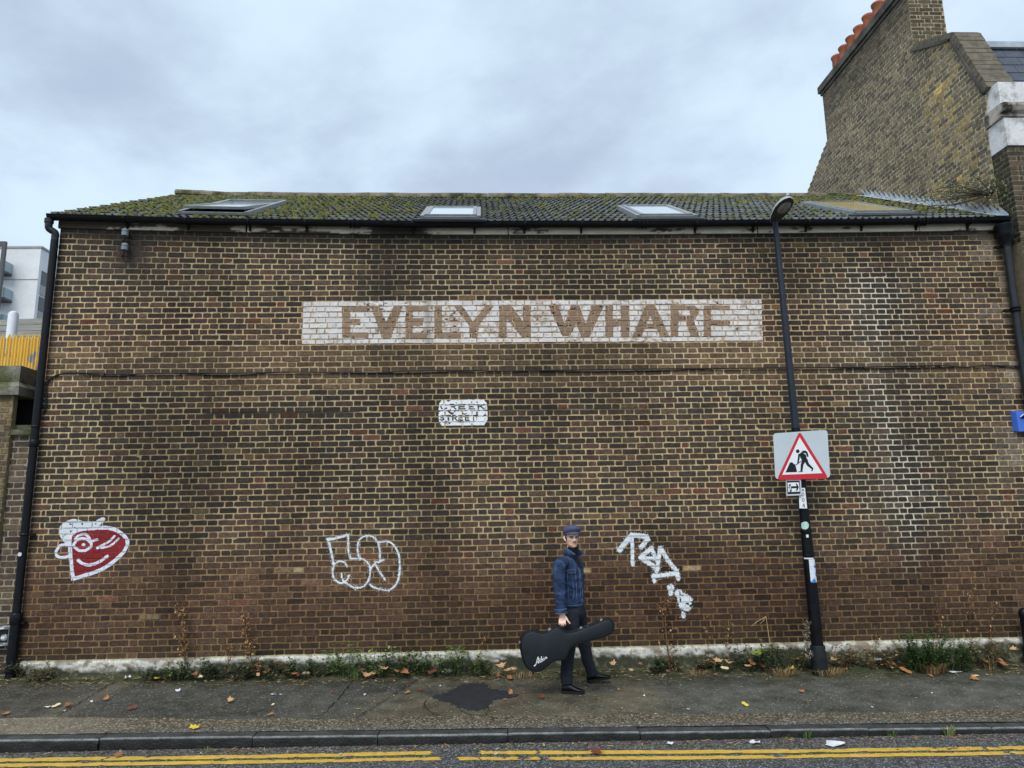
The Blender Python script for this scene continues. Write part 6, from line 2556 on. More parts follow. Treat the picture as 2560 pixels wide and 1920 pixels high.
gg = lambda x0, sx, t0, st: np.exp(-((hx_ - x0) / sx) ** 2 - ((ht - t0) / st) ** 2)
dab(s2l(196, 148, 128), 0.5 * sstep(0.33, 0.10, ht))
dab(s2l(196, 134, 116), 0.5 * (gg(0.04, 0.02, 0.34, 0.08) + gg(-0.04, 0.02, 0.34, 0.08)))
dab(s2l(74, 50, 40), 0.9 * np.clip(1.4 * np.exp(-((np.abs(hx_) - 0.0) / 0.03) ** 4 - ((ht - 0.275 + 0.9 * np.abs(hx_)) / 0.028) ** 2), 0, 1))
dab(s2l(160, 88, 82), 0.75 * np.exp(-(hx_ / 0.022) ** 4 - ((ht - 0.215) / 0.028) ** 2))
dab(s2l(104, 58, 54), 0.7 * np.exp(-(hx_ / 0.024) ** 4 - ((ht - 0.217) / 0.008) ** 2))
for s_ in (-1, 1):
    dab(s2l(120, 84, 70), 0.75 * gg(s_ * 0.030, 0.018, 0.505, 0.05))
    dab(s2l(28, 20, 18), 1.2 * np.exp(-((hx_ - s_ * 0.030) / 0.014) ** 4 - ((ht - 0.495) / 0.026) ** 2))
    dab(s2l(50, 34, 28), 1.4 * np.exp(-((hx_ - s_ * 0.032) / 0.021) ** 4 - ((ht - 0.572 + 0.5 * np.abs(np.abs(hx_) - 0.03)) / 0.018) ** 2))
dab(s2l(60, 40, 34), 0.7 * (gg(0.008, 0.005, 0.33, 0.012) + gg(-0.008, 0.005, 0.33, 0.012)))
me.color_attributes['Col'].data.foreach_set('color', np.hstack([colr, np.ones((len(colr), 1))]).astype(np.float32).ravel())

# --- hair behind the ear under the cap
M_HAIR = mat('dark_hair', s2l(46, 34, 28), 0.6, 0.3, 90, 0.4, 200)
b = MB()
V = []
na = 20
for i, t in enumerate((0.36, 0.45, 0.6, 0.75)):
    for k in range(na):
        an = math.pi * (0.93 + 1.14 * k / (na - 1))
        x, y, z = head_pt(t, an)
        q = 1.05 + 0.02 * (i > 0)
        V.append(hc + hl * x * q + hf * y * q + np.array([0, 0, z]))
b.add(V, [(i * na + k, i * na + k + 1, (i + 1) * na + k + 1, (i + 1) * na + k) for i in range(3) for k in range(na - 1)])
o = b.build('hair', M_HAIR, person, smooth=True)
md = o.modifiers.new('t', 'SOLIDIFY')
md.thickness = 0.006

# --- flat cap
M_CAPF = mat('navy_wool', s2l(78, 82, 106), 0.9, 0.18, 60, 0.5, 160, var2=0.15, scale2=200)
cb_ = MB()
V = []
data = [(-0.002, 1.04, 0.00), (0.012, 1.17, 0.004), (0.030, 1.30, 0.008), (0.052, 1.30, 0.006), (0.070, 1.12, 0.0), (0.083, 0.80, -0.006), (0.090, 0.42, -0.012), (0.092, 0.05, -0.014)]
na = 36
for dz, q, df in data:
    for k in range(na):
        an = 2 * math.pi * k / na
        s_ = math.sin(an)
        x = 0.078 * q * math.cos(an)
        y = (0.098 if s_ > 0 else 0.104) * q * s_ + df
        pleat = 1 + 0.012 * math.cos(an * 8)
        z = 0.140 + dz * 1.32 + 0.032 * (y / 0.1) * (1 - dz / 0.13)
        V.append(hc + hl * x * pleat + hf * (y * pleat) + np.array([0, 0, z]))
m = len(data)
F = [(i * na + k, i * na + (k + 1) % na, (i + 1) * na + (k + 1) % na, (i + 1) * na + k) for i in range(m - 1) for k in range(na)] + [tuple(range((m - 1) * na, m * na))]
cb_.add(V, F)
cap = cb_.build('flat_cap', M_CAPF, person, smooth=True, fix=True)
b = MB()
V = []
nb = 15
for j, (ext, dz) in enumerate(((0.0, 0.010), (0.022, 0.006), (0.044, -0.004), (0.058, -0.014))):
    for k in range(nb):
        an = math.pi * (0.12 + 0.76 * k / (nb - 1))
        s_ = math.sin(an)
        x = (0.079 + ext * 0.3) * math.cos(an)
        y = 0.096 * s_ + ext * s_ ** 1.5
        V.append(hc + hl * x + hf * y + np.array([0, 0, 0.152 + dz + 0.024 * s_]))
b.add(V, [(j * nb + k, j * nb + k + 1, (j + 1) * nb + k + 1, (j + 1) * nb + k) for j in range(3) for k in range(nb - 1)])
o = b.build('peak', M_CAPF, cap, smooth=True)
md = o.modifiers.new('t', 'SOLIDIFY')
md.thickness = 0.007
md.offset = 0
b = MB()
b.lathe([(0.010, 0), (0.008, 0.005), (0.002, 0.007)], hc + np.array([0, 0, 0.256]) - hf * 0.014, 10)
b.build('button', M_CAPF, cap, fix=True)

# --- black roll neck
M_KNIT = mat('black_knit', s2l(20, 20, 24), 0.9, 0.2, 90, 0.5, 220)
b = MB()
limb3(b, [L(541, 400, -0.77), L(544, 345, -0.785), L(548, 300, -0.80), L(549, 276, -0.80)], [0.085, 0.064, 0.060, 0.057], 24)
rings(b, [(L(556, 560, CY - 0.01), .09, .085), (L(554, 470, CY - 0.012), .10, .100), (L(548, 410, CY - 0.012), .085, .088), (L(544, 370, CY), .07, .07)], pf_, pl_)
b.build('roll_neck', M_KNIT, person, smooth=True, fix=True)

# --- denim jacket
M_DENIM = mat('denim', (0.0155, 0.034, 0.086), 0.85, 0.35, 13, 0.5, 260, tint=(0.040, 0.072, 0.150), tscale=9, tpos=(0.52, 0.72), var2=0.16, scale2=180, dist=0.002)
jk = MB()
rings(jk, [(L(556, 812, CY), .150, .112), (L(553, 760, CY), .153, .115), (L(550, 650, CY), .160, .118), (L(546, 540, CY), .170, .122), (L(540, 470, CY), .178, .118),
           (L(534, 425, CY), .172, .104), (L(533, 390, CY), .130, .088), (L(538, 355, CY), .085, .072), (L(541, 330, CY), .066, .062)], pf_, pl_, 36)
limb3(jk, [L(470, 415, -0.88), L(432, 442, -0.96), L(421, 560, -1.02), L(427, 660, -1.04), L(437, 760, -1.05), L(441, 862, -1.05)], [0.068, 0.077, 0.070, 0.064, 0.060, 0.058], 18)
limb3(jk, [L(585, 415, -0.64), L(590, 450, -0.58), L(588, 560, -0.52), L(585, 660, -0.50), L(588, 760, -0.50), L(590, 842, -0.50)], [0.066, 0.072, 0.068, 0.062, 0.058, 0.057], 18)


def folds(c):
    a = mnoise.noise(Vector((c.x * 9, c.y * 9, c.z * 16)))
    e = mnoise.noise(Vector((c.x * 22 + c.z * 12, c.y * 22, c.z * 30)))
    return 0.010 * a + 0.006 * e


jacket = fuse(jk, 'jacket', 0.008, 3, person, M_DENIM, folds)
dg = bpy.context.evaluated_depsgraph_get()
wl_ = np.array(world_loc(person))
jv = [v.co.copy() for v in jacket.data.vertices]
jt = BVHTree.FromPolygons(jv, [tuple(p.vertices) for p in jacket.data.polygons])


def on_surface(tree, u, v, off=0.002):
    d = ray(u, v)
    d = d / np.linalg.norm(d)
    h = tree.ray_cast(Vector(CAM), Vector(d))
    if h[0] is None:
        return None, None
    nn = np.array(h[1])
    if np.dot(nn, d) > 0:
        nn = -nn
    return np.array(h[0]) + nn * off, nn


M_STITCH = mat('pale_stitching', s2l(112, 130, 160), 0.8, 0.15, 60)
seams = [[(480, 322), (458, 350), (432, 404)], [(398, 412), (430, 405), (462, 428), (470, 460)], [(478, 490), (520, 474), (560, 460), (600, 442)],
         [(495, 490), (530, 486), (570, 480), (566, 506), (536, 516), (498, 502), (495, 490)], [(497, 515), (501, 545), (503, 576)], [(571, 506), (574, 540), (576, 572)],
         [(600, 372), (606, 430), (614, 510), (626, 600), (634, 700), (636, 780)], [(592, 380), (600, 470), (610, 560), (616, 660), (622, 770)],
         [(546, 590), (556, 660), (558, 710), (546, 752)], [(580, 600), (582, 680), (580, 745)], [(510, 640), (506, 700), (516, 745)],
         [(488, 784), (540, 786), (600, 780), (636, 772)], [(490, 806), (540, 808), (600, 802), (632, 796)]]
sb_ = MB()
for pl in seams:
    pts = []
    for p in catmull([np.array(q, float) for q in pl], 5):
        w_, nn = on_surface(jt, 1280 + p[0] / 3.607, 1290 + p[1] / 3.607, 0.0025)
        if w_ is not None:
            if pts and np.linalg.norm(w_ - pts[-1]) > 0.05:
                continue
            pts.append(w_)
    if len(pts) > 2:
        sb_.ribbon(pts, 0.0032, (0.1, -1, 0.1))
sb_.build('stitching', M_STITCH, jacket)
# folded cuff
b = MB()
limb3(b, [L(437, 836, -1.05), L(440, 850, -1.05), L(443, 876, -1.05)], [0.066, 0.069, 0.066], 22, 3)
b.build('cuff', M_DENIM, jacket, smooth=True, fix=True)
b = MB()
for yy in (838, 874):
    pts = [L(437 + (yy - 838) * 0.16, yy, -1.05) + np.array([0.0695 * math.cos(t), -0.0695 * math.sin(t), 0.004 * math.cos(t)]) for t in np.linspace(-0.2, math.pi + 0.2, 18)]
    b.tube(pts, 0.0022, 5)
b.build('cuff_edge', M_STITCH, jacket)
# upstanding collar, open at the front
b = MB()
V, nk = [], 25
for k in range(nk):
    s_ = k / (nk - 1)
    an = math.radians(62 + 236 * s_) + PH * 0             # opening towards the chest
    dirv = pf_ * math.cos(an) + pl_ * math.sin(an)
    endq = max(0.0, 1 - min(s_, 1 - s_) / 0.16)
    lo = L(541, 366 + 6 * endq, CY) + dirv * 0.082
    hi = L(541, 294 + 46 * endq ** 1.5, CY) + dirv * (0.092 + 0.028 * endq) + pf_ * (0.055 * endq)
    V += [lo, (lo + hi) / 2 + dirv * 0.004, hi]
b.add(V, [(3 * k + j, 3 * k + j + 1, 3 * (k + 1) + j + 1, 3 * (k + 1) + j) for k in range(nk - 1) for j in range(2)])
o = b.build('collar', M_DENIM, jacket, smooth=True)
md = o.modifiers.new('t', 'SOLIDIFY')
md.thickness = 0.006
b = MB()
b.tube([V[3 * k + 2] for k in range(nk)], 0.003, 5)
b.tube([V[0], V[1], V[2]], 0.003, 5)
b.tube([V[-3], V[-2], V[-1]], 0.003, 5)
b.build('collar_edge', M_STITCH, jacket)
# metal buttons
b = MB()
for x, y in ((608, 455), (618, 540), (628, 640), (634, 730), (536, 506)):
    w_, nn = on_surface(jt, 1280 + x / 3.607, 1290 + y / 3.607, 0.001)
    if w_ is not None:
        b.lathe([(0.008, 0), (0.008, 0.003), (0.004, 0.005)], w_, 10, axis=nn)
b.build('buttons', mat('brass_grey', s2l(120, 112, 100), 0.4, 0.1, 30, metal=0.7), jacket, fix=True)

# --- trousers
M_TROU = mat('charcoal_wool', s2l(30, 33, 41), 0.9, 0.2, 40, 0.35, 160, var2=0.12, scale2=120)
tr = MB()
rings(tr, [(L(555, 780, CY), .135, .100), (L(557, 830, CY), .142, .105), (L(560, 880, CY), .146, .108), (L(564, 920, CY), .12, .09)], pf_, pl_)
limb3(tr, [L(536, 860, -0.82), L(530, 1000, -0.86), L(516, 1160, -0.89), L(500, 1320, -0.90), L(490, 1440, -0.90), L(492, 1512, -0.90)], [0.098, 0.092, 0.078, 0.070, 0.068, 0.068], 18)
limb3(tr, [L(592, 860, -0.68), L(618, 1000, -0.61), L(642, 1130, -0.56), L(680, 1290, -0.53), L(708, 1380, -0.52), L(728, 1432, -0.515)], [0.096, 0.090, 0.077, 0.068, 0.066, 0.066], 18)


def tfold(c):
    return 0.006 * mnoise.noise(Vector((c.x * 8, c.y * 8, c.z * 12))) + 0.004 * mnoise.noise(Vector((c.x * 20 + c.z * 9, c.y * 20, c.z * 26)))


fuse(tr, 'trousers', 0.008, 3, person, M_TROU, tfold)

# --- shoes
M_SHOE = mat('black_leather', s2l(12, 12, 14), 0.38, 0.2, 30, 0.25, 90, spec=0.3)
M_SOLE = mat('black_rubber', s2l(14, 14, 15), 0.7, 0.1, 30)


def shoe(heel, toe, Yt):
    d = toe - heel
    Ln = np.linalg.norm(d)
    d = d / Ln
    sd = np.cross(d, np.array([0, 0, 1.0]))
    sd /= np.linalg.norm(sd)
    up = np.cross(sd, d)
    t_ = [0.0, 0.04, 0.15, 0.28, 0.42, 0.56, 0.7, 0.84, 0.94, 1.0]
    w_ = [.020, .032, .038, .038, .040, .045, .048, .044, .032, .010]
    h_ = [.060, .080, .098, .105, .092, .072, .056, .047, .038, .022]
    b = MB()
    V, n = [], 16
    for t, w, h in zip(t_, w_, h_):
        for k in range(n):
            an = 2 * math.pi * k / n
            x = w * math.cos(an)
            z = max(0.0, 0.018) + (h - 0.018) * (0.5 + 0.5 * math.sin(an)) if True else 0
            V.append(heel + d * t * Ln + sd * x * (1 if math.sin(an) < 0 else 0.9) + up * z)
    m = len(t_)
    b.add(V, [(i * n + k, i * n + (k + 1) % n, (i + 1) * n + (k + 1) % n, (i + 1) * n + k) for i in range(m - 1) for k in range(n)] + [tuple(reversed(range(n))), tuple(range((m - 1) * n, m * n))])
    s_ = b.build('shoe', M_SHOE, person, smooth=True, fix=True)
    b = MB()
    lo, hi = [], []
    for t, w in zip(t_, w_):
        lo.append((heel + d * t * Ln, w + 0.004))
    left = [c + sd * w for c, w in lo]
    right = [c - sd * w for c, w in lo][::-1]
    b.prism(left + right, up * 0.024)
    b.build('sole', M_SOLE, s_, fix=True)
    b = MB()
    for q in (0.40, 0.46, 0.52, 0.58):
        hq = np.interp(q, t_, h_)
        c = heel + d * q * Ln + up * (hq + 0.001)
        b.tube([c + sd * 0.022 - up * 0.008, c + up * 0.002, c - sd * 0.022 - up * 0.008], 0.0032, 6)
    b.build('laces', M_SOLE, s_)


h0 = L(446, 1572, -0.90)
h0[2] = pav_z(h0[0], -0.90) + 0.004
t0_ = L(655, 1576, -0.96)
t0_[2] = pav_z(t0_[0], -0.96) + 0.004
shoe(h0, t0_, -0.9)
h1_ = L(680, 1494, -0.50)
h1_[2] = pav_z(h1_[0], -0.50) + 0.006
t1_ = L(896, 1462, -0.56)
shoe(h1_, t1_, -0.5)

# ================================================================== GUITAR CASE
GY = -1.075
case = empty('guitar_case', tuple(L(300, 1400, GY)), 'black hard guitar case held by its handle beside the person', 'guitar case')
M_CASE = mat('black_tolex', s2l(27, 32, 38), 0.55, 0.15, 12, 0.5, 320, spec=0.35, dist=0.002)
M_CASE2 = mat('black_edge', s2l(12, 13, 15), 0.5, 0.12, 30, 0.3, 200, spec=0.25)
M_CHROME = mat('chrome', s2l(214, 214, 210), 0.18, 0.05, 10, metal=0.9)
outl = [(880, 932), (912, 955), (924, 992), (916, 1040), (885, 1076), (800, 1108), (700, 1134), (610, 1156), (560, 1176), (528, 1206), (510, 1250), (488, 1292), (448, 1308), (395, 1310),
        (345, 1340), (290, 1390), (225, 1413), (165, 1398), (118, 1345), (90, 1260), (76, 1165), (86, 1100), (130, 1052), (190, 1037), (250, 1050), (300, 1054), (345, 1034), (385, 1008), (420, 1002),
        (460, 1026), (500, 1048), (560, 1042), (640, 1014), (740, 976), (820, 944)]
ol2 = [p for p in catmull([np.array(q, float) for q in outl], 3, True)]
cen2 = np.mean(ol2, 0)


def inset(pts, d):
    n = len(pts)
    out = []
    for i in range(n):
        t = pts[(i + 1) % n] - pts[i - 1]
        nn = np.array([-t[1], t[0]])
        nn /= np.linalg.norm(nn) + 1e-9
        out.append(pts[i] + nn * d)
    return out


if np.sum([np.cross(ol2[i - 1] - cen2, ol2[i] - cen2) for i in range(len(ol2))]) < 0:
    ol2 = ol2[::-1]
sect = [(0.0, 0.060, 18), (0.0, 0.068, 7), (0.0, 0.060, 0), (0.0, -0.060, 0), (0.0, -0.068, 7), (0.0, -0.072, 18)]


def case_ring(ins, dy):
    return [L(p[0], p[1], GY - 0.07) * np.array([1, 0, 1]) + np.array([0, GY + dy, 0]) for p in inset(ol2, ins)]


b = MB()
R0 = [case_ring(22, 0.070), case_ring(7, 0.064), case_ring(0, 0.052), case_ring(0, 0.012), case_ring(0, -0.052), case_ring(6, -0.064), case_ring(20, -0.071)]
n = len(ol2)
V = np.vstack(R0)
F = [(i * n + k, i * n + (k + 1) % n, (i + 1) * n + (k + 1) % n, (i + 1) * n + k) for i in range(len(R0) - 1) for k in range(n)]
F += [tuple(range(n)), tuple(reversed(range((len(R0) - 1) * n, len(R0) * n)))]
b.add(V, F)
o = b.build('shell', M_CASE, case, fix=True)
smooth_by_angle(o, 50)
b = MB()
rg = case_ring(-2.2, 0.0)
b.tube([p + np.array([0, 0.008, 0]) for p in rg] + [rg[0] + np.array([0, 0.008, 0])], 0.006, 6)
b.tube([p + np.array([0, -0.014, 0]) for p in rg] + [rg[0] + np.array([0, -0.014, 0])], 0.0045, 6)
b.build('lid_valance', M_CASE2, case, smooth=True)
b = MB()
rim = case_ring(6, -0.066)
b.tube(rim + [rim[0]], 0.0035, 6)
b.build('rim', M_CASE2, case, smooth=True)


def C2(x, y):
    return (x / 12.29 * 3.607 + (1380 - 1280) * 3.607, y / 12.29 * 3.607 + (1500 - 1290) * 3.607)


hg = [L(*C2(160, 850), GY), L(*C2(175, 790), GY), L(*C2(230, 752), GY), L(*C2(340, 748), GY), L(*C2(470, 752), GY), L(*C2(560, 780), GY), L(*C2(555, 860), GY), L(*C2(505, 950), GY), L(*C2(485, 1000), GY)]
b = MB()
P = catmull(hg, 5)
b.tube(P, list(np.interp(np.linspace(0, 1, len(P)), [0, .2, .35, .6, .75, 1], [0.007, 0.008, 0.011, 0.011, 0.009, 0.007])), 10)
b.build('handle', M_CASE2, case, smooth=True)
for x0, y0, x1, y1 in ((105, 822, 220, 858), (405, 968, 530, 1012)):
    a, c = L(*C2(x0, y0), GY), L(*C2(x1, y1), GY)
    b = MB()
    b.tube([a, (a + c) / 2 + np.array([0, 0, 0.003]), c], 0.008, 8)
    b.build('handle_mount', M_CHROME, case, smooth=True)
lat = [(338, 1024, 1), (622, 1012, 1), (685, 990, 0), (804, 942, 1), (76, 1128, 0)]
for x, y, big in lat:
    p = L(x, y, GY)
    b = MB()
    b.box((p[0] - 0.018, GY - 0.035, p[2] - 0.016), (p[0] + 0.018, GY + 0.03, p[2] + 0.006))
    if big:
        b.lathe([(0.016, -0.02), (0.018, 0.0), (0.016, 0.02)], (p[0], GY - 0.005, p[2] + 0.006), 12, axis=(0, 1, 0))
    b.build('latch', M_CHROME, case, fix=True)
for x, y in ((190, 1414), (470, 1306)):
    p = L(x, y, GY)
    b = MB()
    b.lathe([(0.012, -0.014), (0.012, 0.004), (0.008, 0.006)], (p[0], GY, p[2]), 10)
    b.build('foot', M_CASE2, case, fix=True)


# white script name on the lid
def LG(x, y):
    return L((1320 + x / 36.87 - 1280) * 3.607, (1630 + y / 36.87 - 1290) * 3.607, GY - 0.0735)


scr = [([(560, 1290), (650, 1230), (740, 1110), (800, 900), (860, 640), (935, 420)], [150, 120, 80, 70, 80, 110]),
       ([(935, 420), (975, 640), (990, 860), (985, 1060)], [110, 100, 100, 90]), ([(985, 1060), (900, 960), (830, 900), (900, 860), (1060, 760)], [80, 60, 60, 60, 60]),
       ([(1105, 570), (1110, 760), (1140, 950), (1220, 880)], [70, 85, 90, 60]), ([(1060, 720), (1200, 680)], [50, 50]),
       ([(1240, 390), (1255, 620), (1275, 860), (1230, 890)], [100, 95, 95, 70]), ([(1280, 780), (1330, 640), (1400, 630), (1330, 720), (1390, 800), (1480, 740)], [60, 60, 70, 60, 70, 60]),
       ([(1450, 440), (1452, 470)], [95, 95]), ([(1460, 560), (1480, 720), (1560, 680)], [70, 70, 60]),
       ([(1560, 500), (1590, 660)], [75, 75]), ([(1590, 560), (1660, 440), (1680, 500), (1700, 590), (1790, 530)], [60, 75, 75, 70, 60])]
b = MB()
for pts, w in scr:
    P = catmull([np.array(q, float) for q in pts], 5)
    ww = np.interp(np.linspace(0, 1, len(P)), np.linspace(0, 1, len(w)), w)
    b.ribbon([LG(*q) for q in P], list(ww / 36.87 / 214 * 0.72), (0, -1, 0))
b.build('script_name', mat('white_print', s2l(236, 238, 240), 0.5, 0.03, 20), case)
# ================================================================== SOIL, WEEDS AND LITTER
M_SOIL = mat('damp_soil', (1, 1, 1), 0.95, 0.3, 20, 0.9, 60, attr=True, var2=0.3, scale2=90, dist=0.015)
xs = np.arange(-8.4, XR + 1.2, 0.03)
wd = 0.10 + 0.16 * fbm(xs * 1.1, xs * 0, 301) + 0.10 * np.exp(-((xs - 4.4) / 0.9) ** 2) + 0.08 * np.exp(-((xs - 6.2) / 0.9) ** 2)
rows = []
cols_ = []
for i, t in enumerate((0.0, 0.25, 0.5, 0.75, 1.0)):
    y = -0.035 - wd * t
    n = fbm(xs * 6, np.full(len(xs), i * 1.3), 302)
    h = (0.022 + 0.04 * n + 0.05 * np.exp(-((xs - 4.35) / 0.5) ** 2)) * (1 - t) ** 0.8 + 0.006 * (t < 1) - 0.004 * (t == 1)
    rows.append(np.stack([xs, y, pav_z(xs, y) + h], -1))
    cols_.append(lerp(np.broadcast_to(np.array([0.05, 0.048, 0.03]), (len(xs), 3)), np.array([0.045, 0.058, 0.018]), fbm(xs * 2.5, np.full(len(xs), i * 0.9), 303)) * (0.7 + 0.6 * n[:, None]))
b = MB()
nx = len(xs)
b.add(np.vstack(rows), [(i * nx + j, (i + 1) * nx + j, (i + 1) * nx + j + 1, i * nx + j + 1) for i in range(4) for j in range(nx - 1)], np.vstack(cols_))
b.build('soil_strip', M_SOIL, smooth=True)['kind'] = 'structure'

M_LEAF = mat('weed_leaf', (1, 1, 1), 0.6, 0.25, 30, attr=True, spec=0.3)
M_STEM = mat('weed_stem', (1, 1, 1), 0.8, 0.25, 30, attr=True)
GREENS = [s2l(84, 108, 56), s2l(100, 126, 66), s2l(68, 90, 50), s2l(124, 142, 80)]
DARKG = [s2l(64, 74, 50), s2l(80, 90, 58), s2l(92, 96, 70), s2l(54, 62, 46)]
DRY = [s2l(136, 110, 74), s2l(112, 88, 60), s2l(158, 134, 96), s2l(92, 72, 52)]
STRAW = [s2l(190, 164, 118), s2l(168, 140, 96), s2l(146, 118, 80)]
RUST = [s2l(118, 84, 56), s2l(140, 102, 68), s2l(96, 68, 46), s2l(168, 136, 98)]


def leaf(b, p, d, up, ln, w, col, fold=0.25):
    """pointed leaf of six corners along d"""
    d = d / (np.linalg.norm(d) + 1e-9)
    s = np.cross(d, up)
    s /= np.linalg.norm(s) + 1e-9
    n = np.cross(s, d)
    V = [p, p + d * ln * 0.35 + s * w + n * fold * w, p + d * ln * 0.35 - s * w + n * fold * w, p + d * ln * 0.75 + s * w * 0.7 - n * ln * 0.05, p + d * ln * 0.75 - s * w * 0.7 - n * ln * 0.05, p + d * ln - n * ln * 0.18]
    b.add(V, [(0, 2, 1), (1, 2, 4, 3), (3, 4, 5)], col)


def thing_plant(name, label, cat, base, group=None):
    return empty(name, tuple(base), label, cat, group)


def weed(u, Y, h, spread, pal, label, seed, stems=14, leaves=9, ll=0.035, lw=0.011, name='weed', cat='weed', group='weeds along the foot of the wall', stemcol=None, lean=(0, 0)):
    r = random.Random(seed)
    x0 = float(at(u, 1680, Y)[0])
    base = np.array([x0, Y, float(pav_z(x0, Y)) + 0.02])
    t = thing_plant(name, label, cat, base, group)
    sb, lb_ = MB(), MB()
    for i in range(stems):
        a = r.uniform(0, 2 * math.pi)
        rr_ = spread * math.sqrt(r.random())
        p0 = base + np.array([rr_ * math.cos(a), 0.45 * rr_ * math.sin(a) * (0.5 if Y > -0.15 else 1), 0])
        p0[1] = min(p0[1], -0.06)
        hh = h * r.uniform(0.45, 1.0)
        q = np.array([r.uniform(-0.5, 0.5) + lean[0], r.uniform(-0.45, 0.15) + lean[1], 1.0])
        bend = np.array([r.uniform(-0.5, 0.5), r.uniform(-0.35, 0.1), 0.0])
        P = [p0 + q * hh * s + bend * hh * s * s * 0.5 for s in (0, 0.35, 0.7, 1.0)]
        for k_ in range(1, 4):
            P[k_][1] = min(P[k_][1], -0.03)
        c = (stemcol or pal)[r.randrange(len(stemcol or pal))] * 0.8
        sb.tube(P, [0.0035, 0.003, 0.0022, 0.0012], 4, c, cap=False)
        for k in range(leaves):
            s = r.uniform(0.15, 1.0)
            j = min(2, int(s * 3))
            f = s * 3 - j
            p = P[j] * (1 - f) + P[j + 1] * f
            an = r.uniform(0, 2 * math.pi)
            d = np.array([math.cos(an), math.sin(an) - 0.25, r.uniform(-0.1, 0.7)])
            sc = r.uniform(0.6, 1.35)
            leaf(lb_, p, d, np.array([0, 0, 1.0]), ll * sc, lw * sc, pal[r.randrange(len(pal))] * r.uniform(0.7, 1.25))
    sb.build('stems', M_STEM, t)['kind'] = 'stuff'
    lb_.build('leaves', M_LEAF, t)['kind'] = 'stuff'
    return t


def grass(u, Y, h, spread, pal, label, seed, n=60, name='grass_tuft', cat='grass', group='grass tufts', v=None, droop=0.6, z=None):
    r = random.Random(seed)
    x0 = float(at(u, 1680, Y)[0]) if v is None else float(atZ(u, v, -0.158)[0])
    y0 = Y if v is None else float(kerb_y(x0)) - 0.02
    z0 = float(pav_z(x0, y0)) + 0.01 if v is None else float(road_z(x0)) + 0.002
    t = thing_plant(name, label, cat, (x0, y0, z0), group)
    b = MB()
    for i in range(n):
        a = r.uniform(0, 2 * math.pi)
        rr_ = spread * math.sqrt(r.random())
        p0 = np.array([x0 + rr_ * math.cos(a), y0 + 0.5 * rr_ * math.sin(a), z0])
        hh = h * r.uniform(0.4, 1)
        out = np.array([math.cos(a), math.sin(a) * 0.6 - 0.15, 0]) * hh * r.uniform(0.2, droop) + np.array([r.uniform(-.2, .2), 0, 0]) * hh
        P = [p0, p0 + out * 0.3 + np.array([0, 0, hh * 0.6]), p0 + out + np.array([0, 0, hh * (1 - 0.25 * droop)])]
        w = r.uniform(0.0018, 0.0038)
        sd = np.array([math.sin(a), -math.cos(a), 0]) * w
        c = pal[r.randrange(len(pal))] * r.uniform(0.7, 1.25)
        b.add([P[0] + sd, P[0] - sd, P[1] + sd * .8, P[1] - sd * .8, P[2]], [(0, 1, 3, 2), (2, 3, 4)], c)
    b.build('blades', M_LEAF, t)['kind'] = 'stuff'
    return t


def stalk(u, vbase, vtop, Y, label, seed, pal=RUST, branches=26, heads=9, lean=0.0, thick=0.008, spread=0.13, start=0.35, group='dead stalks against the wall'):
    r = random.Random(seed)
    p0 = at(u, vbase, Y)
    p1 = at(u + lean, vtop, Y + 0.03)
    t = thing_plant('dead_stalk', label, 'dried plant', p0, group)
    b, hb = MB(), MB()
    mid = (p0 + p1) / 2 + np.array([r.uniform(-0.03, 0.03), 0, 0])
    P = catmull([p0 - np.array([0, 0, 0.05]), p0, mid, p1], 5)
    c = pal[0]
    b.tube(P, list(np.linspace(thick, 0.003, len(P))), 5, c * 0.9, cap=False)
    H_ = p1[2] - p0[2]
    for i in range(branches):
        s = r.uniform(start, 1.0)
        k = min(len(P) - 1, int(s * (len(P) - 1)))
        q0 = P[k]
        a = r.uniform(0, 2 * math.pi)
        ln = spread * r.uniform(0.4, 1.0) * (1.3 - 0.6 * s)
        q1 = q0 + np.array([math.cos(a) * ln, min(0.0, math.sin(a)) * ln * 0.6 - 0.01, ln * r.uniform(0.4, 1.3)])
        q1[1] = min(q1[1], -0.02)
        b.tube([q0, (q0 + q1) / 2 + np.array([0, 0, -0.01]), q1], [0.003, 0.0024, 0.0015], 3, c * r.uniform(0.6, 1.1), cap=False)
        for j in range(heads):
            s2 = r.uniform(0.3, 1.05)
            p = q0 + (q1 - q0) * s2 + np.array([r.uniform(-.012, .012), r.uniform(-.012, .004), r.uniform(-.012, .012)])
            d = np.array([r.uniform(-1, 1), r.uniform(-1, 0.2), r.uniform(-1, 0.8)])
            leaf(hb, p, d, np.array([0.1, 0.2, 1.0]), r.uniform(0.018, 0.040), r.uniform(0.004, 0.009), pal[r.randrange(len(pal))] * r.uniform(0.9, 1.9))
    b.build('stem', M_STEM, t)
    hb.build('seed_heads', M_LEAF, t)['kind'] = 'stuff'
    return t


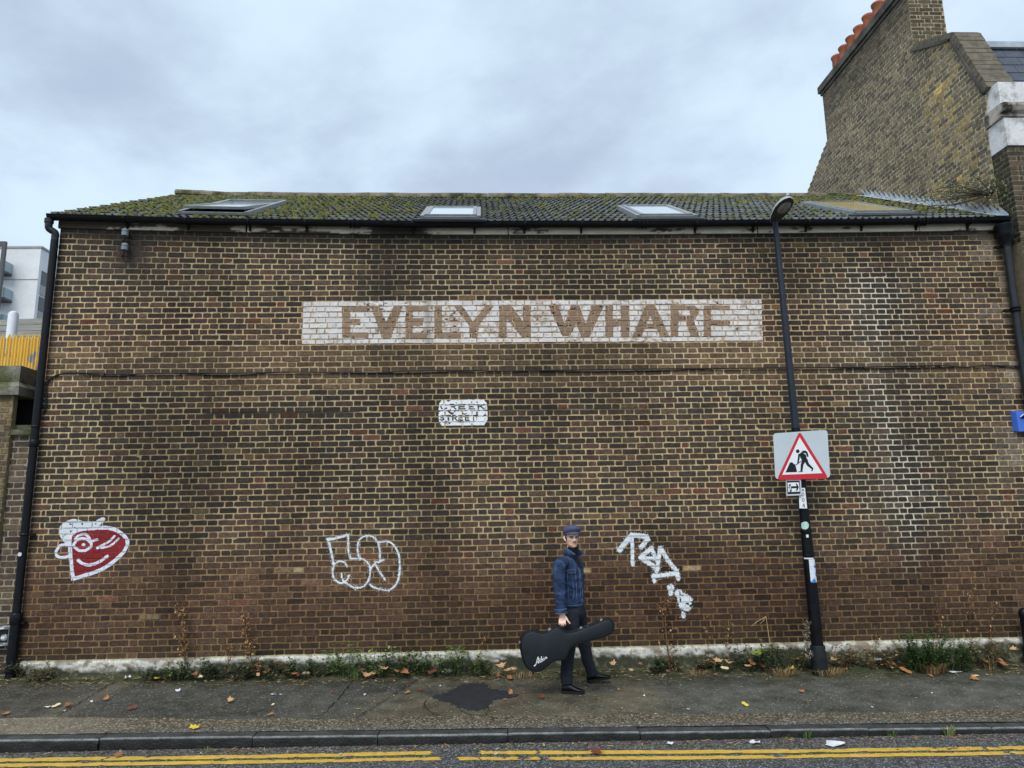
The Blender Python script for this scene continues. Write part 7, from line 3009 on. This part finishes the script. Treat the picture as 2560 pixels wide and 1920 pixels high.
weed(105, -0.16, 0.22, 0.17, DARKG + DRY[:2], 'straggly brown and green weeds round the foot of the left downpipe', 1, 22, 10)
weed(35, -0.06, 0.26, 0.12, DARKG + DRY[:1], 'dark ivy-like weeds below the meter box', 2, 14, 12)
wl2 = [(392, .13, .20, DARKG, 'low trailing weeds behind the yellow leaf at the foot of the wall'), (450, .16, .18, GREENS + DARKG, 'small green weeds at the foot of the tallest left dead stalk'),
       (525, .20, .14, DARKG, 'dark green weeds between two dead stalks left of the bubble graffiti'), (600, .15, .20, DARKG, 'low dark weeds below the twin dead stalks'),
       (690, .15, .18, DARKG + RUST[:1], 'weeds with rusty leaves on the plinth below the bubble graffiti'), (770, .17, .20, DARKG + GREENS[:1], 'low green weeds right of the rusty weeds'),
       (858, .34, .15, GREENS, 'tall fresh green weed with pointed leaves under the bubble graffiti'), (930, .27, .17, GREENS + DARKG[:1], 'bushy green weed in the middle of the wall foot'),
       (1008, .31, .15, GREENS + DARKG, 'green weed with tall thin shoots left of the white plastic'), (1068, .22, .16, GREENS + DARKG, 'leafy green weed right above the white plastic scrap'),
       (1128, .30, .12, GREENS, 'bright green nettle clump behind the white plastic scrap'), (1196, .22, .12, GREENS + DARKG[:2], 'green weed at the foot of the leaning dead stalk by the case'),
       (1660, .15, .15, DARKG, 'low dark weeds round the thick dead stem right of the person'), (1780, .14, .2, DARKG + DRY, 'sparse brown weeds below the white paint blots'),
       (1880, .26, .17, DARKG, 'dark weeds left of the lamp post with a yellow leaf'), (1935, .32, .16, DARKG + GREENS[:1], 'thick dark green weeds leaning on the lamp post'),
       (2000, .27, .13, DARKG + DRY[:1], 'tangled weeds in front of the lamp post base'), (2120, .24, .2, DARKG[:2] + RUST, 'brown undergrowth right of the lamp post'),
       (2205, .23, .2, RUST + DARKG[:2], 'dry dark undergrowth before the white plinth patch'), (2470, .25, .22, DARKG + DRY, 'dry weeds between the bush and the right edge')]
for i, (u, h, sp, pal, lab) in enumerate(wl2):
    weed(u, -0.15 if u < 1900 else -0.18, h * 1.3, sp * 1.15, pal, lab, 20 + i, int(14 + 44 * sp), 11, ll=0.046 if pal is not GREENS else 0.058, lw=0.0135)
# the fine-leaved bush on the right
weed(2310, -0.24, 0.50, 0.24, [s2l(66, 92, 44), s2l(80, 108, 50), s2l(54, 76, 40)], 'dense bright green feathery bush at the foot of the wall', 61, 66, 28, 0.040, 0.009, 'green_bush', 'bush', None)
weed(2395, -0.24, 0.38, 0.22, [s2l(66, 92, 44), s2l(80, 108, 50), s2l(74, 84, 50)], 'lower feathery green bush right of the dense one', 62, 46, 24, 0.040, 0.009, 'green_bush', 'bush', None)
grass(2335, -0.36, 0.17, 0.15, RUST + DRY, 'round dry brown grass tussock in front of the green bush', 63, 220, droop=1.1)
grass(1960, -0.36, 0.13, 0.16, STRAW + DRY, 'pale straw tuft left of the lamp post base', 64, 150, droop=1.3)
grass(2075, -0.36, 0.12, 0.20, STRAW + DRY, 'pale straw heap right of the lamp post base', 65, 190, droop=1.6)
grass(1740, -0.30, 0.10, 0.12, STRAW + DRY, 'thin dry straw left of the curled tan leaves', 66, 70, droop=1.4)
grass(1300, -0.28, 0.09, 0.18, STRAW + DRY, 'dry straw behind the guitar case', 67, 90, droop=1.5)
grass(1460, -0.20, 0.12, 0.16, DRY + DARKG, 'dry grass between the legs of the person', 68, 80, droop=1.2)
grass(890, -0.2, 0.16, 0.08, GREENS, 'upright green grass blades in the middle of the wall foot', 69, 60)
grass(2040, 0, 0.10, 0.05, GREENS, 'bright green tuft in the kerb gutter left of the white wrapper', 70, 50, v=1857)
grass(2262, 0, 0.07, 0.05, GREENS, 'small green tuft in the kerb gutter near the kerb joint', 71, 40, v=1852)
grass(2404, 0, 0.11, 0.06, GREENS + STRAW[:1], 'largest green tuft in the kerb gutter at far right', 72, 60, v=1847)
grass(1985, 0, 0.05, 0.05, GREENS, 'tiny green tuft in the gutter, leftmost of the four on the right', 73, 24, v=1858)
grass(530, 0, 0.035, 0.12, GREENS, 'sparse low green shoots in the left gutter', 74, 30, v=1870)
grass(2478, -0.22, 0.2, 0.08, STRAW, 'pale dry stems by the right hand black post', 75, 30, droop=0.5)

stalk(463, 1682, 1508, -0.10, 'tallest left dead stalk with pale seed heads below the red face', 81, RUST + DRY[2:3], 46, 10, -6)
stalk(572, 1678, 1598, -0.10, 'short dead stalk with drooping leaves left of the twin stalks', 82, RUST, 16, 5, 6, 0.005, 0.07)
stalk(632, 1680, 1536, -0.10, 'leafy brown dead stalk left of the bubble graffiti', 83, RUST, 56, 11, -20, 0.008, 0.12, 0.1)
stalk(1190, 1655, 1588, -0.12, 'small leaning dead stalk left of the guitar case', 84, RUST, 12, 5, 24, 0.005, 0.05)
stalk(1676, 1680, 1492, -0.14, 'thick stemmed dead weed with branching twigs right of the person', 85, RUST, 44, 7, -14, 0.022, 0.20, 0.3)
stalk(1772, 1660, 1530, -0.12, 'thin dead stalk right of the white paint blots', 86, RUST, 12, 4, -8, 0.003, 0.08)
stalk(1822, 1650, 1555, -0.12, 'small dead seed head midway between paint blots and lamp post', 87, DRY, 16, 6, 4, 0.003, 0.08, 0.5)
stalk(2020, 1640, 1548, -0.42, 'grey fluffy seed head in front of the lamp post', 88, [s2l(120, 112, 100), s2l(140, 130, 116), s2l(96, 88, 78)], 30, 8, -4, 0.004, 0.05, 0.2)
stalk(2350, 1640, 1490, -0.12, 'tall faint dead stalk rising behind the green bush', 89, RUST + DARKG[:1], 26, 5, 4, 0.003, 0.11)
stalk(2425, 1640, 1436, -0.12, 'tallest dead stalk at right, in front of the pale brick joints', 90, RUST + DARKG[:1], 34, 5, 8, 0.003, 0.13)
stalk(2480, 1640, 1500, -0.12, 'wispy dead stalk left of the right hand black post', 91, RUST + DARKG[:1], 24, 5, 4, 0.003, 0.11)
stalk(2190, 1640, 1568, -0.12, 'little dead plant on the plinth right of the lamp post', 92, RUST + GREENS[:1], 12, 4, 0, 0.003, 0.07)
# bent straw
pts = [at(1928, 1640, -0.14), at(1922, 1590, -0.14), at(1915, 1541, -0.12)]
b = MB()
b.tube(pts, [0.004, 0.004, 0.003], 5, STRAW[0], cap=False)
b.tube([pts[2], at(1890, 1556, -0.13), at(1879, 1566, -0.14)], [0.003, 0.003, 0.002], 5, STRAW[0], cap=False)
b.tube([pts[2], at(1908, 1552, -0.13), at(1900, 1560, -0.13)], [0.003, 0.0025, 0.002], 5, STRAW[0], cap=False)
tag(b.build('bent_straw', M_STEM), 'single pale bent straw standing left of the lamp post', 'dried plant')

# --- shrub rooted in the corner of the party wall above the roof
rs = random.Random(77)
root = np.array([XR - 0.04, 0.12, 6.35])
ws = empty('wall_shrub', tuple(root), 'sparse pale leaved shrub growing from the house wall above the roof end', 'shrub')
sb, lf = MB(), MB()
PALEG = [s2l(150, 164, 120), s2l(120, 138, 92), s2l(176, 184, 150), s2l(186, 176, 96)]
for i in range(34):
    a = rs.uniform(-0.2, 1.0)
    tgt = root + np.array([rs.uniform(-0.45, 0.0), rs.uniform(-0.35, 1.7) * (1 if i % 3 else 0.5), rs.uniform(-0.55, 0.75)])
    if i % 4 == 0:
        tgt = root + np.array([rs.uniform(-0.15, 0.1), rs.uniform(-0.42, -0.15), rs.uniform(-0.45, 0.5)])
    tgt[2] = max(tgt[2], EZ + (tgt[1] - EY) * ST[2] / ST[1] + 0.10)
    tgt[0] = min(tgt[0], XR - 0.05)
    mid = (root + tgt) / 2 + np.array([rs.uniform(-0.12, 0.0), rs.uniform(-.1, .1), rs.uniform(-0.1, 0.22)])
    P = catmull([root, mid, tgt], 5)
    sb.tube(P, list(np.linspace(0.007, 0.0015, len(P))), 4, s2l(74, 66, 54), cap=False)
    for k in range(22):
        s = rs.uniform(0.35, 1.0)
        p = P[int(s * (len(P) - 1))] + np.array([rs.uniform(-.05, .01), rs.uniform(-.05, .05), rs.uniform(-.05, .05)])
        d = np.array([rs.uniform(-1, 0.3), rs.uniform(-1, 1), rs.uniform(-0.6, 0.8)])
        leaf(lf, p, d, np.array([0, 0, 1.0]), rs.uniform(0.025, 0.055), rs.uniform(0.004, 0.010), PALEG[rs.randrange(4)] * rs.uniform(0.6, 1.2))
sb.build('stems', M_STEM, ws)['kind'] = 'stuff'
lf.build('leaves', M_LEAF, ws)['kind'] = 'stuff'

# --- fallen leaves
LC = {'yellow': s2l(216, 190, 70), 'orange': s2l(170, 116, 74), 'brown': s2l(140, 94, 62), 'tan': s2l(196, 156, 114), 'red': s2l(112, 58, 42), 'cream': s2l(220, 208, 158), 'green': s2l(120, 134, 62)}
LM = {k: mat('fallen_leaf_' + k, tuple(c), 0.65, 0.3, 40, 0.3, 80, var2=0.15, scale2=160) for k, c in LC.items()}
cache = {}


def leaf_mesh(col, shape, seed):
    key = (col, shape, seed)
    if key in cache:
        return cache[key]
    r = random.Random(seed * 7 + len(shape))
    b = MB()
    if shape == 'maple':
        ang = [0, 18, 38, 55, 75, 100, 125, 150, 180, 210, 235, 260, 285, 305, 322, 342]
        rad = [1.0, .55, .8, .5, .92, .5, .6, .3, .22, .3, .6, .5, .92, .5, .8, .55]
    elif shape == 'oak':
        ang = list(range(0, 360, 24))
        rad = [(0.95 if abs(math.cos(math.radians(a))) > 0.8 else 0.42) * (1 if i % 2 else 0.72) for i, a in enumerate(ang)]
    else:
        ang = list(range(0, 360, 30))
        rad = [0.35 + 0.65 * abs(math.cos(math.radians(a))) ** 1.5 for a in ang]
    cup = r.uniform(0.15, 0.5)
    V = [(0, 0, 0.02)]
    for ring, q in ((0, 0.5), (1, 1.0)):
        for a, rr_ in zip(ang, rad):
            x, y = q * rr_ * math.cos(math.radians(a)), q * rr_ * math.sin(math.radians(a))
            V.append((x, y, cup * (y * y * 0.9 + 0.25 * x * x) * r.uniform(0.6, 1.3) + 0.04 * r.random() + 0.02))
    n = len(ang)
    F = [(0, 1 + i, 1 + (i + 1) % n) for i in range(n)] + [(1 + i, 1 + n + i, 1 + n + (i + 1) % n, 1 + (i + 1) % n) for i in range(n)]
    V = V + [(-0.2, 0.012, 0.03), (-0.75, 0.02, 0.02), (-0.75, -0.01, 0.03)]
    F.append((2 * n + 1, 2 * n + 2, 2 * n + 3))
    b.add(V, F)
    me_ = b.mesh('fallen_leaf')
    me_.materials.append(LM[col])
    me_.polygons.foreach_set('use_smooth', [True] * len(me_.polygons))
    cache[key] = me_
    return me_


G_FOOT = ('curled leaves at the foot of the wall', 'small curled dry leaf lying among the weeds at the foot of the wall')
G_PAV = ('small leaves on the pavement', 'small brown or orange leaf lying flat on the open pavement')
rf = random.Random(15)
seen = {}
LAND = [(520, 'by the tallest left dead stalk'), (700, 'below the leafy brown stalk'), (830, 'below the bubble graffiti'), (912, 'under the tall fresh green weed'), (948, 'left of the upright grass blades'),
        (975, 'under the bushy green weed'), (1060, 'left of the white plastic'), (1140, 'beside the white plastic scrap'), (1262, 'left of the guitar case'), (1300, 'behind the guitar case'), (1480, 'between the legs of the person'), (1590, 'right of the forward shoe'),
        (1700, 'near the thick stemmed dead weed'), (1805, 'below the white paint blots'), (1850, 'right of the paint blots'), (1950, 'left of the lamp post'), (2120, 'at the lamp post'), (2260, 'right of the lamp post'), (2350, 'by the dry tussock'), (2450, 'under the feathery bush'), (9999, 'near the right edge')]


def drop(u, v, size, col, shape='maple', label=None, curl=1.0):
    z = -0.03
    for _ in range(4):
        p = atZ(u, v, z)
        if p[1] > float(kerb_y(p[0])) + 0.02:
            if p[1] > -0.20:
                p = at(u, v, -0.24)
                z = p[2]
                break
            z = float(pav_z(p[0], p[1]))
        else:
            z = float(road_z(p[0]))
    o = bpy.data.objects.new('fallen_leaf', leaf_mesh(col, shape, rf.randrange(3)))
    COL.objects.link(o)
    on_yellow = p[1] < float(kerb_y(p[0]))
    rx, ry = rf.uniform(0.10, 0.45), rf.uniform(-0.12, 0.12)
    o.rotation_mode = 'ZYX'
    o.location = (p[0], p[1], p[2] + 0.006 + 0.5 * size * (0.75 * abs(rx) + 0.5 * abs(ry)))
    o.rotation_euler = (rx, ry, rf.uniform(0, 6.28))
    size *= 1.02 if v < 1705 else 0.92
    o.scale = (size / 2, size / 2, size / 2 * curl)
    if label is None:
        g = G_FOOT if v < 1705 else G_PAV
        for lim, near in LAND:
            if u < lim:
                break
        shp = {'maple': 'lobed', 'oak': 'ragged', 'oval': 'narrow'}[shape]
        lab = f'{col} {shp} dry leaf ' + ('in the verge ' if v < 1705 else 'flat on the pavement ') + near
        k_ = seen.get(lab, 0)
        seen[lab] = k_ + 1
        if k_:
            lab += ', ' + ('second', 'third', 'fourth', 'fifth')[k_ - 1] + ' from left'
        tag(o, lab, 'leaf', g[0])
    else:
        tag(o, label, 'leaf')
    return o


U = [(483, 1824, .17, 'yellow', 'maple', 'large bright yellow leaf lying on the gravelly strip by the kerb', .8),
     (393, 1698, .10, 'yellow', 'maple', 'yellow leaf at the foot of the wall below the red face', 1), (1863, 1766, .09, 'yellow', 'oval', 'small yellow leaf alone on the pavement right of the person', 1),
     (1980, 1674, .11, 'yellow', 'maple', 'yellow leaf on straw left of the lamp post base', 1.2), (1277, 1736, .12, 'orange', 'oak', 'orange lobed leaf at the right tip of the dark tarmac patch', 1),
     (1357, 1747, .12, 'red', 'maple', 'dull red leaf on the pavement below the guitar case', .8), (1490, 1884, .17, 'red', 'maple', 'dark red leaf lying across the yellow line', .9),
     (1018, 1735, .09, 'orange', 'oak', 'orange leaf left of the dark tarmac patch', 1), (573, 1757, .13, 'tan', 'maple', 'tan leaf on the pavement under the dead stalks', 1.2),
     (675, 1789, .10, 'orange', 'oak', 'orange leaf at the edge of the gravelly strip', 1), (268, 1752, .12, 'orange', 'maple', 'orange leaf on the pavement beside the pale diagonal seam', 1),
     (330, 1775, .11, 'red', 'oval', 'thin rust red leaf right of the pale diagonal seam', 1), (12, 1787, .13, 'orange', 'maple', 'rust orange leaf at the left edge of the pavement', 1),
     (140, 1768, .11, 'cream', 'oval', 'pale cream leaf between a white scrap and a brown leaf at left', 1), (168, 1767, .15, 'brown', 'oak', 'brown leaf touching the pale cream leaf at left', 1),
     (2006, 1733, .11, 'orange', 'maple', 'orange leaf alone on the pavement right of the lamp post', 1), (2265, 1683, .15, 'orange', 'oval', 'long orange leaf on the pavement by the dry tussock', .8),
     (2440, 1701, .15, 'orange', 'maple', 'orange leaf under a cream one near the right edge', .8), (2438, 1692, .09, 'cream', 'oval', 'cream leaf near the right edge of the pavement', 1),
     (2530, 1628, .16, 'tan', 'maple', 'pinkish tan leaf beside the right hand black post', 1.4), (896, 1775, .06, 'green', 'oval', 'tiny green leaf on the pavement left of the tarmac patch', 1.4),
     (1787, 1690, .10, 'brown', 'maple', 'curled brown leaf just off the verge right of the person', 2), (297, 1893, .12, 'brown', 'maple', 'brown leaf on the left yellow line', .8),
     (1897, 1640, .22, 'green', 'oval', 'long green leaf on top of the weeds left of the lamp post', 1.2), (700, 1664, .16, 'red', 'maple', 'big rust red leaf caught in weeds below the bubble graffiti', 2.0)]
for a in U:
    drop(*a)
for u, v, s, c, sh in [(503, 1696, .09, 'cream', 'maple'), (485, 1690, .12, 'brown', 'maple'), (665, 1684, .11, 'brown', 'maple'), (735, 1688, .10, 'orange', 'maple'), (765, 1686, .08, 'tan', 'oval'),
                       (905, 1680, .10, 'brown', 'maple'), (918, 1695, .16, 'tan', 'maple'), (935, 1688, .13, 'tan', 'maple'), (957, 1676, .15, 'tan', 'oak'), (995, 1682, .13, 'orange', 'maple'), (1016, 1687, .17, 'orange', 'maple'),
                       (1080, 1686, .14, 'red', 'oval'), (1250, 1671, .18, 'tan', 'maple'), (1248, 1693, .10, 'brown', 'maple'), (1275, 1699, .12, 'orange', 'oval'), (1268, 1680, .10, 'tan', 'oval'), (1285, 1676, .11, 'tan', 'maple'),
                       (1425, 1662, .11, 'orange', 'maple'), (1535, 1666, .13, 'tan', 'maple'), (1603, 1664, .10, 'brown', 'maple'), (1578, 1680, .08, 'tan', 'maple'), (1795, 1660, .15, 'tan', 'maple'), (1825, 1661, .15, 'tan', 'maple'), (1812, 1675, .10, 'cream', 'oval'),
                       (1880, 1662, .13, 'brown', 'oval'), (1905, 1668, .10, 'red', 'oval'), (1870, 1668, .09, 'tan', 'oval'), (2085, 1652, .14, 'tan', 'oval'), (2300, 1671, .13, 'tan', 'maple'), (2470, 1660, .13, 'orange', 'maple'), (2505, 1664, .17, 'orange', 'oval'), (2400, 1668, .10, 'tan', 'oval'),
                       (745, 1690, .07, 'red', 'oval'), (615, 1688, .09, 'brown', 'maple'), (645, 1690, .08, 'tan', 'oval'), (2230, 1664, .09, 'orange', 'oval')]:
    drop(u, v, s, c, sh, None, rf.uniform(1.0, 2.2))
for u, v, s, c, sh in [(1050, 1727, .08, 'red', 'oval'), (682, 1764, .06, 'cream', 'oval'), (1548, 1727, .06, 'orange', 'maple'), (2328, 1692, .07, 'orange', 'oval'), (830, 1734, .06, 'red', 'oval'), (1262, 1752, .05, 'brown', 'oval')]:
    drop(u, v, s, c, sh)

# --- white litter
M_PAP = mat('white_litter', s2l(208, 212, 216), 0.6, 0.08, 30, 0.3, 60)


def scrap(u, v, sx, sy_, label, seed, group=None, h=0.4):
    r = random.Random(seed)
    z = -0.03
    for _ in range(4):
        p = atZ(u, v, z)
        if p[1] > -0.07:
            p = at(u, v, -0.12)
            z = p[2]
            break
        z = float(pav_z(p[0], p[1])) if p[1] > float(kerb_y(p[0])) else float(road_z(p[0]))
    b = MB()
    n = 9
    ring = []
    for k in range(n):
        a = 2 * math.pi * k / n
        q = r.uniform(0.65, 1.1)
        ring.append((p[0] + sx / 2 * q * math.cos(a), p[1] + sy_ / 2 * q * math.sin(a), z + 0.006 + h * 0.05 * r.random()))
    inner = [((x + p[0]) / 2, (y + p[1]) / 2, z + 0.008 + h * sy_ * 0.35 * r.random()) for x, y, _ in ring]
    b.add(ring + inner + [(p[0], p[1], z + 0.008 + h * sy_ * 0.4)], [(k, (k + 1) % n, n + (k + 1) % n, n + k) for k in range(n)] + [(n + k, n + (k + 1) % n, 2 * n) for k in range(n)])
    o = b.build('paper_scrap', M_PAP, origin=(p[0], p[1], z))
    return tag(o, label, 'litter', group)


SCR = 'tiny white scraps of litter'
scrap(2090, 1862, .24, .16, 'large crumpled white wrapper in the gutter at right', 1)
scrap(1886, 1859, .10, .10, 'small white paper in the gutter between the two kerb joints at right', 2)
scrap(1676, 1861, .08, .07, 'white scrap in the gutter below the angular graffiti', 3)
scrap(1122, 1684, .20, .12, 'torn white plastic scrap in the weeds above the tarmac patch', 4, h=1.0)
scrap(2192, 1652, .20, .07, 'flat white card on the verge right of the lamp post', 5)
scrap(2388, 1683, .20, .08, 'white wrapper on the pavement below the green bush', 6)
scrap(2500, 1656, .12, .07, 'white scrap among leaves near the right edge', 7)
scrap(118, 1770, .10, .07, 'pale blue white scrap left of the cream leaf', 8)
scrap(444, 1730, .07, .07, 'crumpled silver paper on the pavement at left', 9, h=0.8)
scrap(320, 1697, .09, .06, 'white crumpled tissue at the foot of the wall, left', 10, h=0.8)
scrap(768, 1687, .14, .05, 'long white wrapper at the foot of the wall below the bubble graffiti', 11)
scrap(684, 1739, .08, .03, 'thin white strip on the pavement left of centre', 12)
for i, (u, v) in enumerate([(545, 1693), (702, 1739), (912, 1739), (1100, 1718), (160, 1780), (228, 1757), (1240, 1890), (850, 1889), (2548, 1738), (2330, 1735), (1720, 1776), (1610, 1742), (500, 1887), (2180, 1771), (1932, 1763)]):
    scrap(u, v, .035, .025, 'tiny white speck of litter lying on the tarmac', 30 + i, SCR)

# --- crumbs of leaf, twig and grit along the verge and in the gutter
rd = random.Random(99)
b = MB()
for i in range(2600):
    if i < 1700:
        x = rd.uniform(-6.2, 7.6)
        y = -0.07 - abs(rd.gauss(0, 0.16))
        z = float(pav_z(x, y)) + 0.008 + (0.03 if y > -0.2 else 0)
    elif i < 2150:
        x = rd.uniform(-6.2, 7.2)
        y = float(kerb_y(x)) - 0.02 - abs(rd.gauss(0, 0.07))
        z = float(road_z(x)) + 0.006
    else:
        x = rd.uniform(-6, 7)
        y = rd.uniform(-2.0, -0.3)
        z = float(pav_z(x, y)) + 0.006
    c = (DRY + RUST + STRAW + [s2l(150, 144, 130), s2l(70, 84, 46)])[rd.randrange(13)] * rd.uniform(0.6, 1.1)
    a = rd.uniform(0, 6.28)
    ln, w = rd.choice(((0.014, 0.006), (0.02, 0.008), (0.045, 0.0025), (0.03, 0.004))) if i < 2150 else (0.010, 0.006)
    d = np.array([math.cos(a), math.sin(a), rd.uniform(-0.1, 0.35)]) * ln
    s = np.array([-math.sin(a), math.cos(a), rd.uniform(-0.2, 0.2)]) * w
    p = np.array([x, y, z])
    b.add([p - d - s, p + d - s, p + d + s, p - d + s, p + np.array([0, 0, 0.004])], [(0, 1, 4), (1, 2, 4), (2, 3, 4), (3, 0, 4)], c)
o = b.build('leaf_crumbs', M_STEM)
tag(o, 'brown crumbs of leaf, twig and grit along the verge', 'debris', kind='stuff')
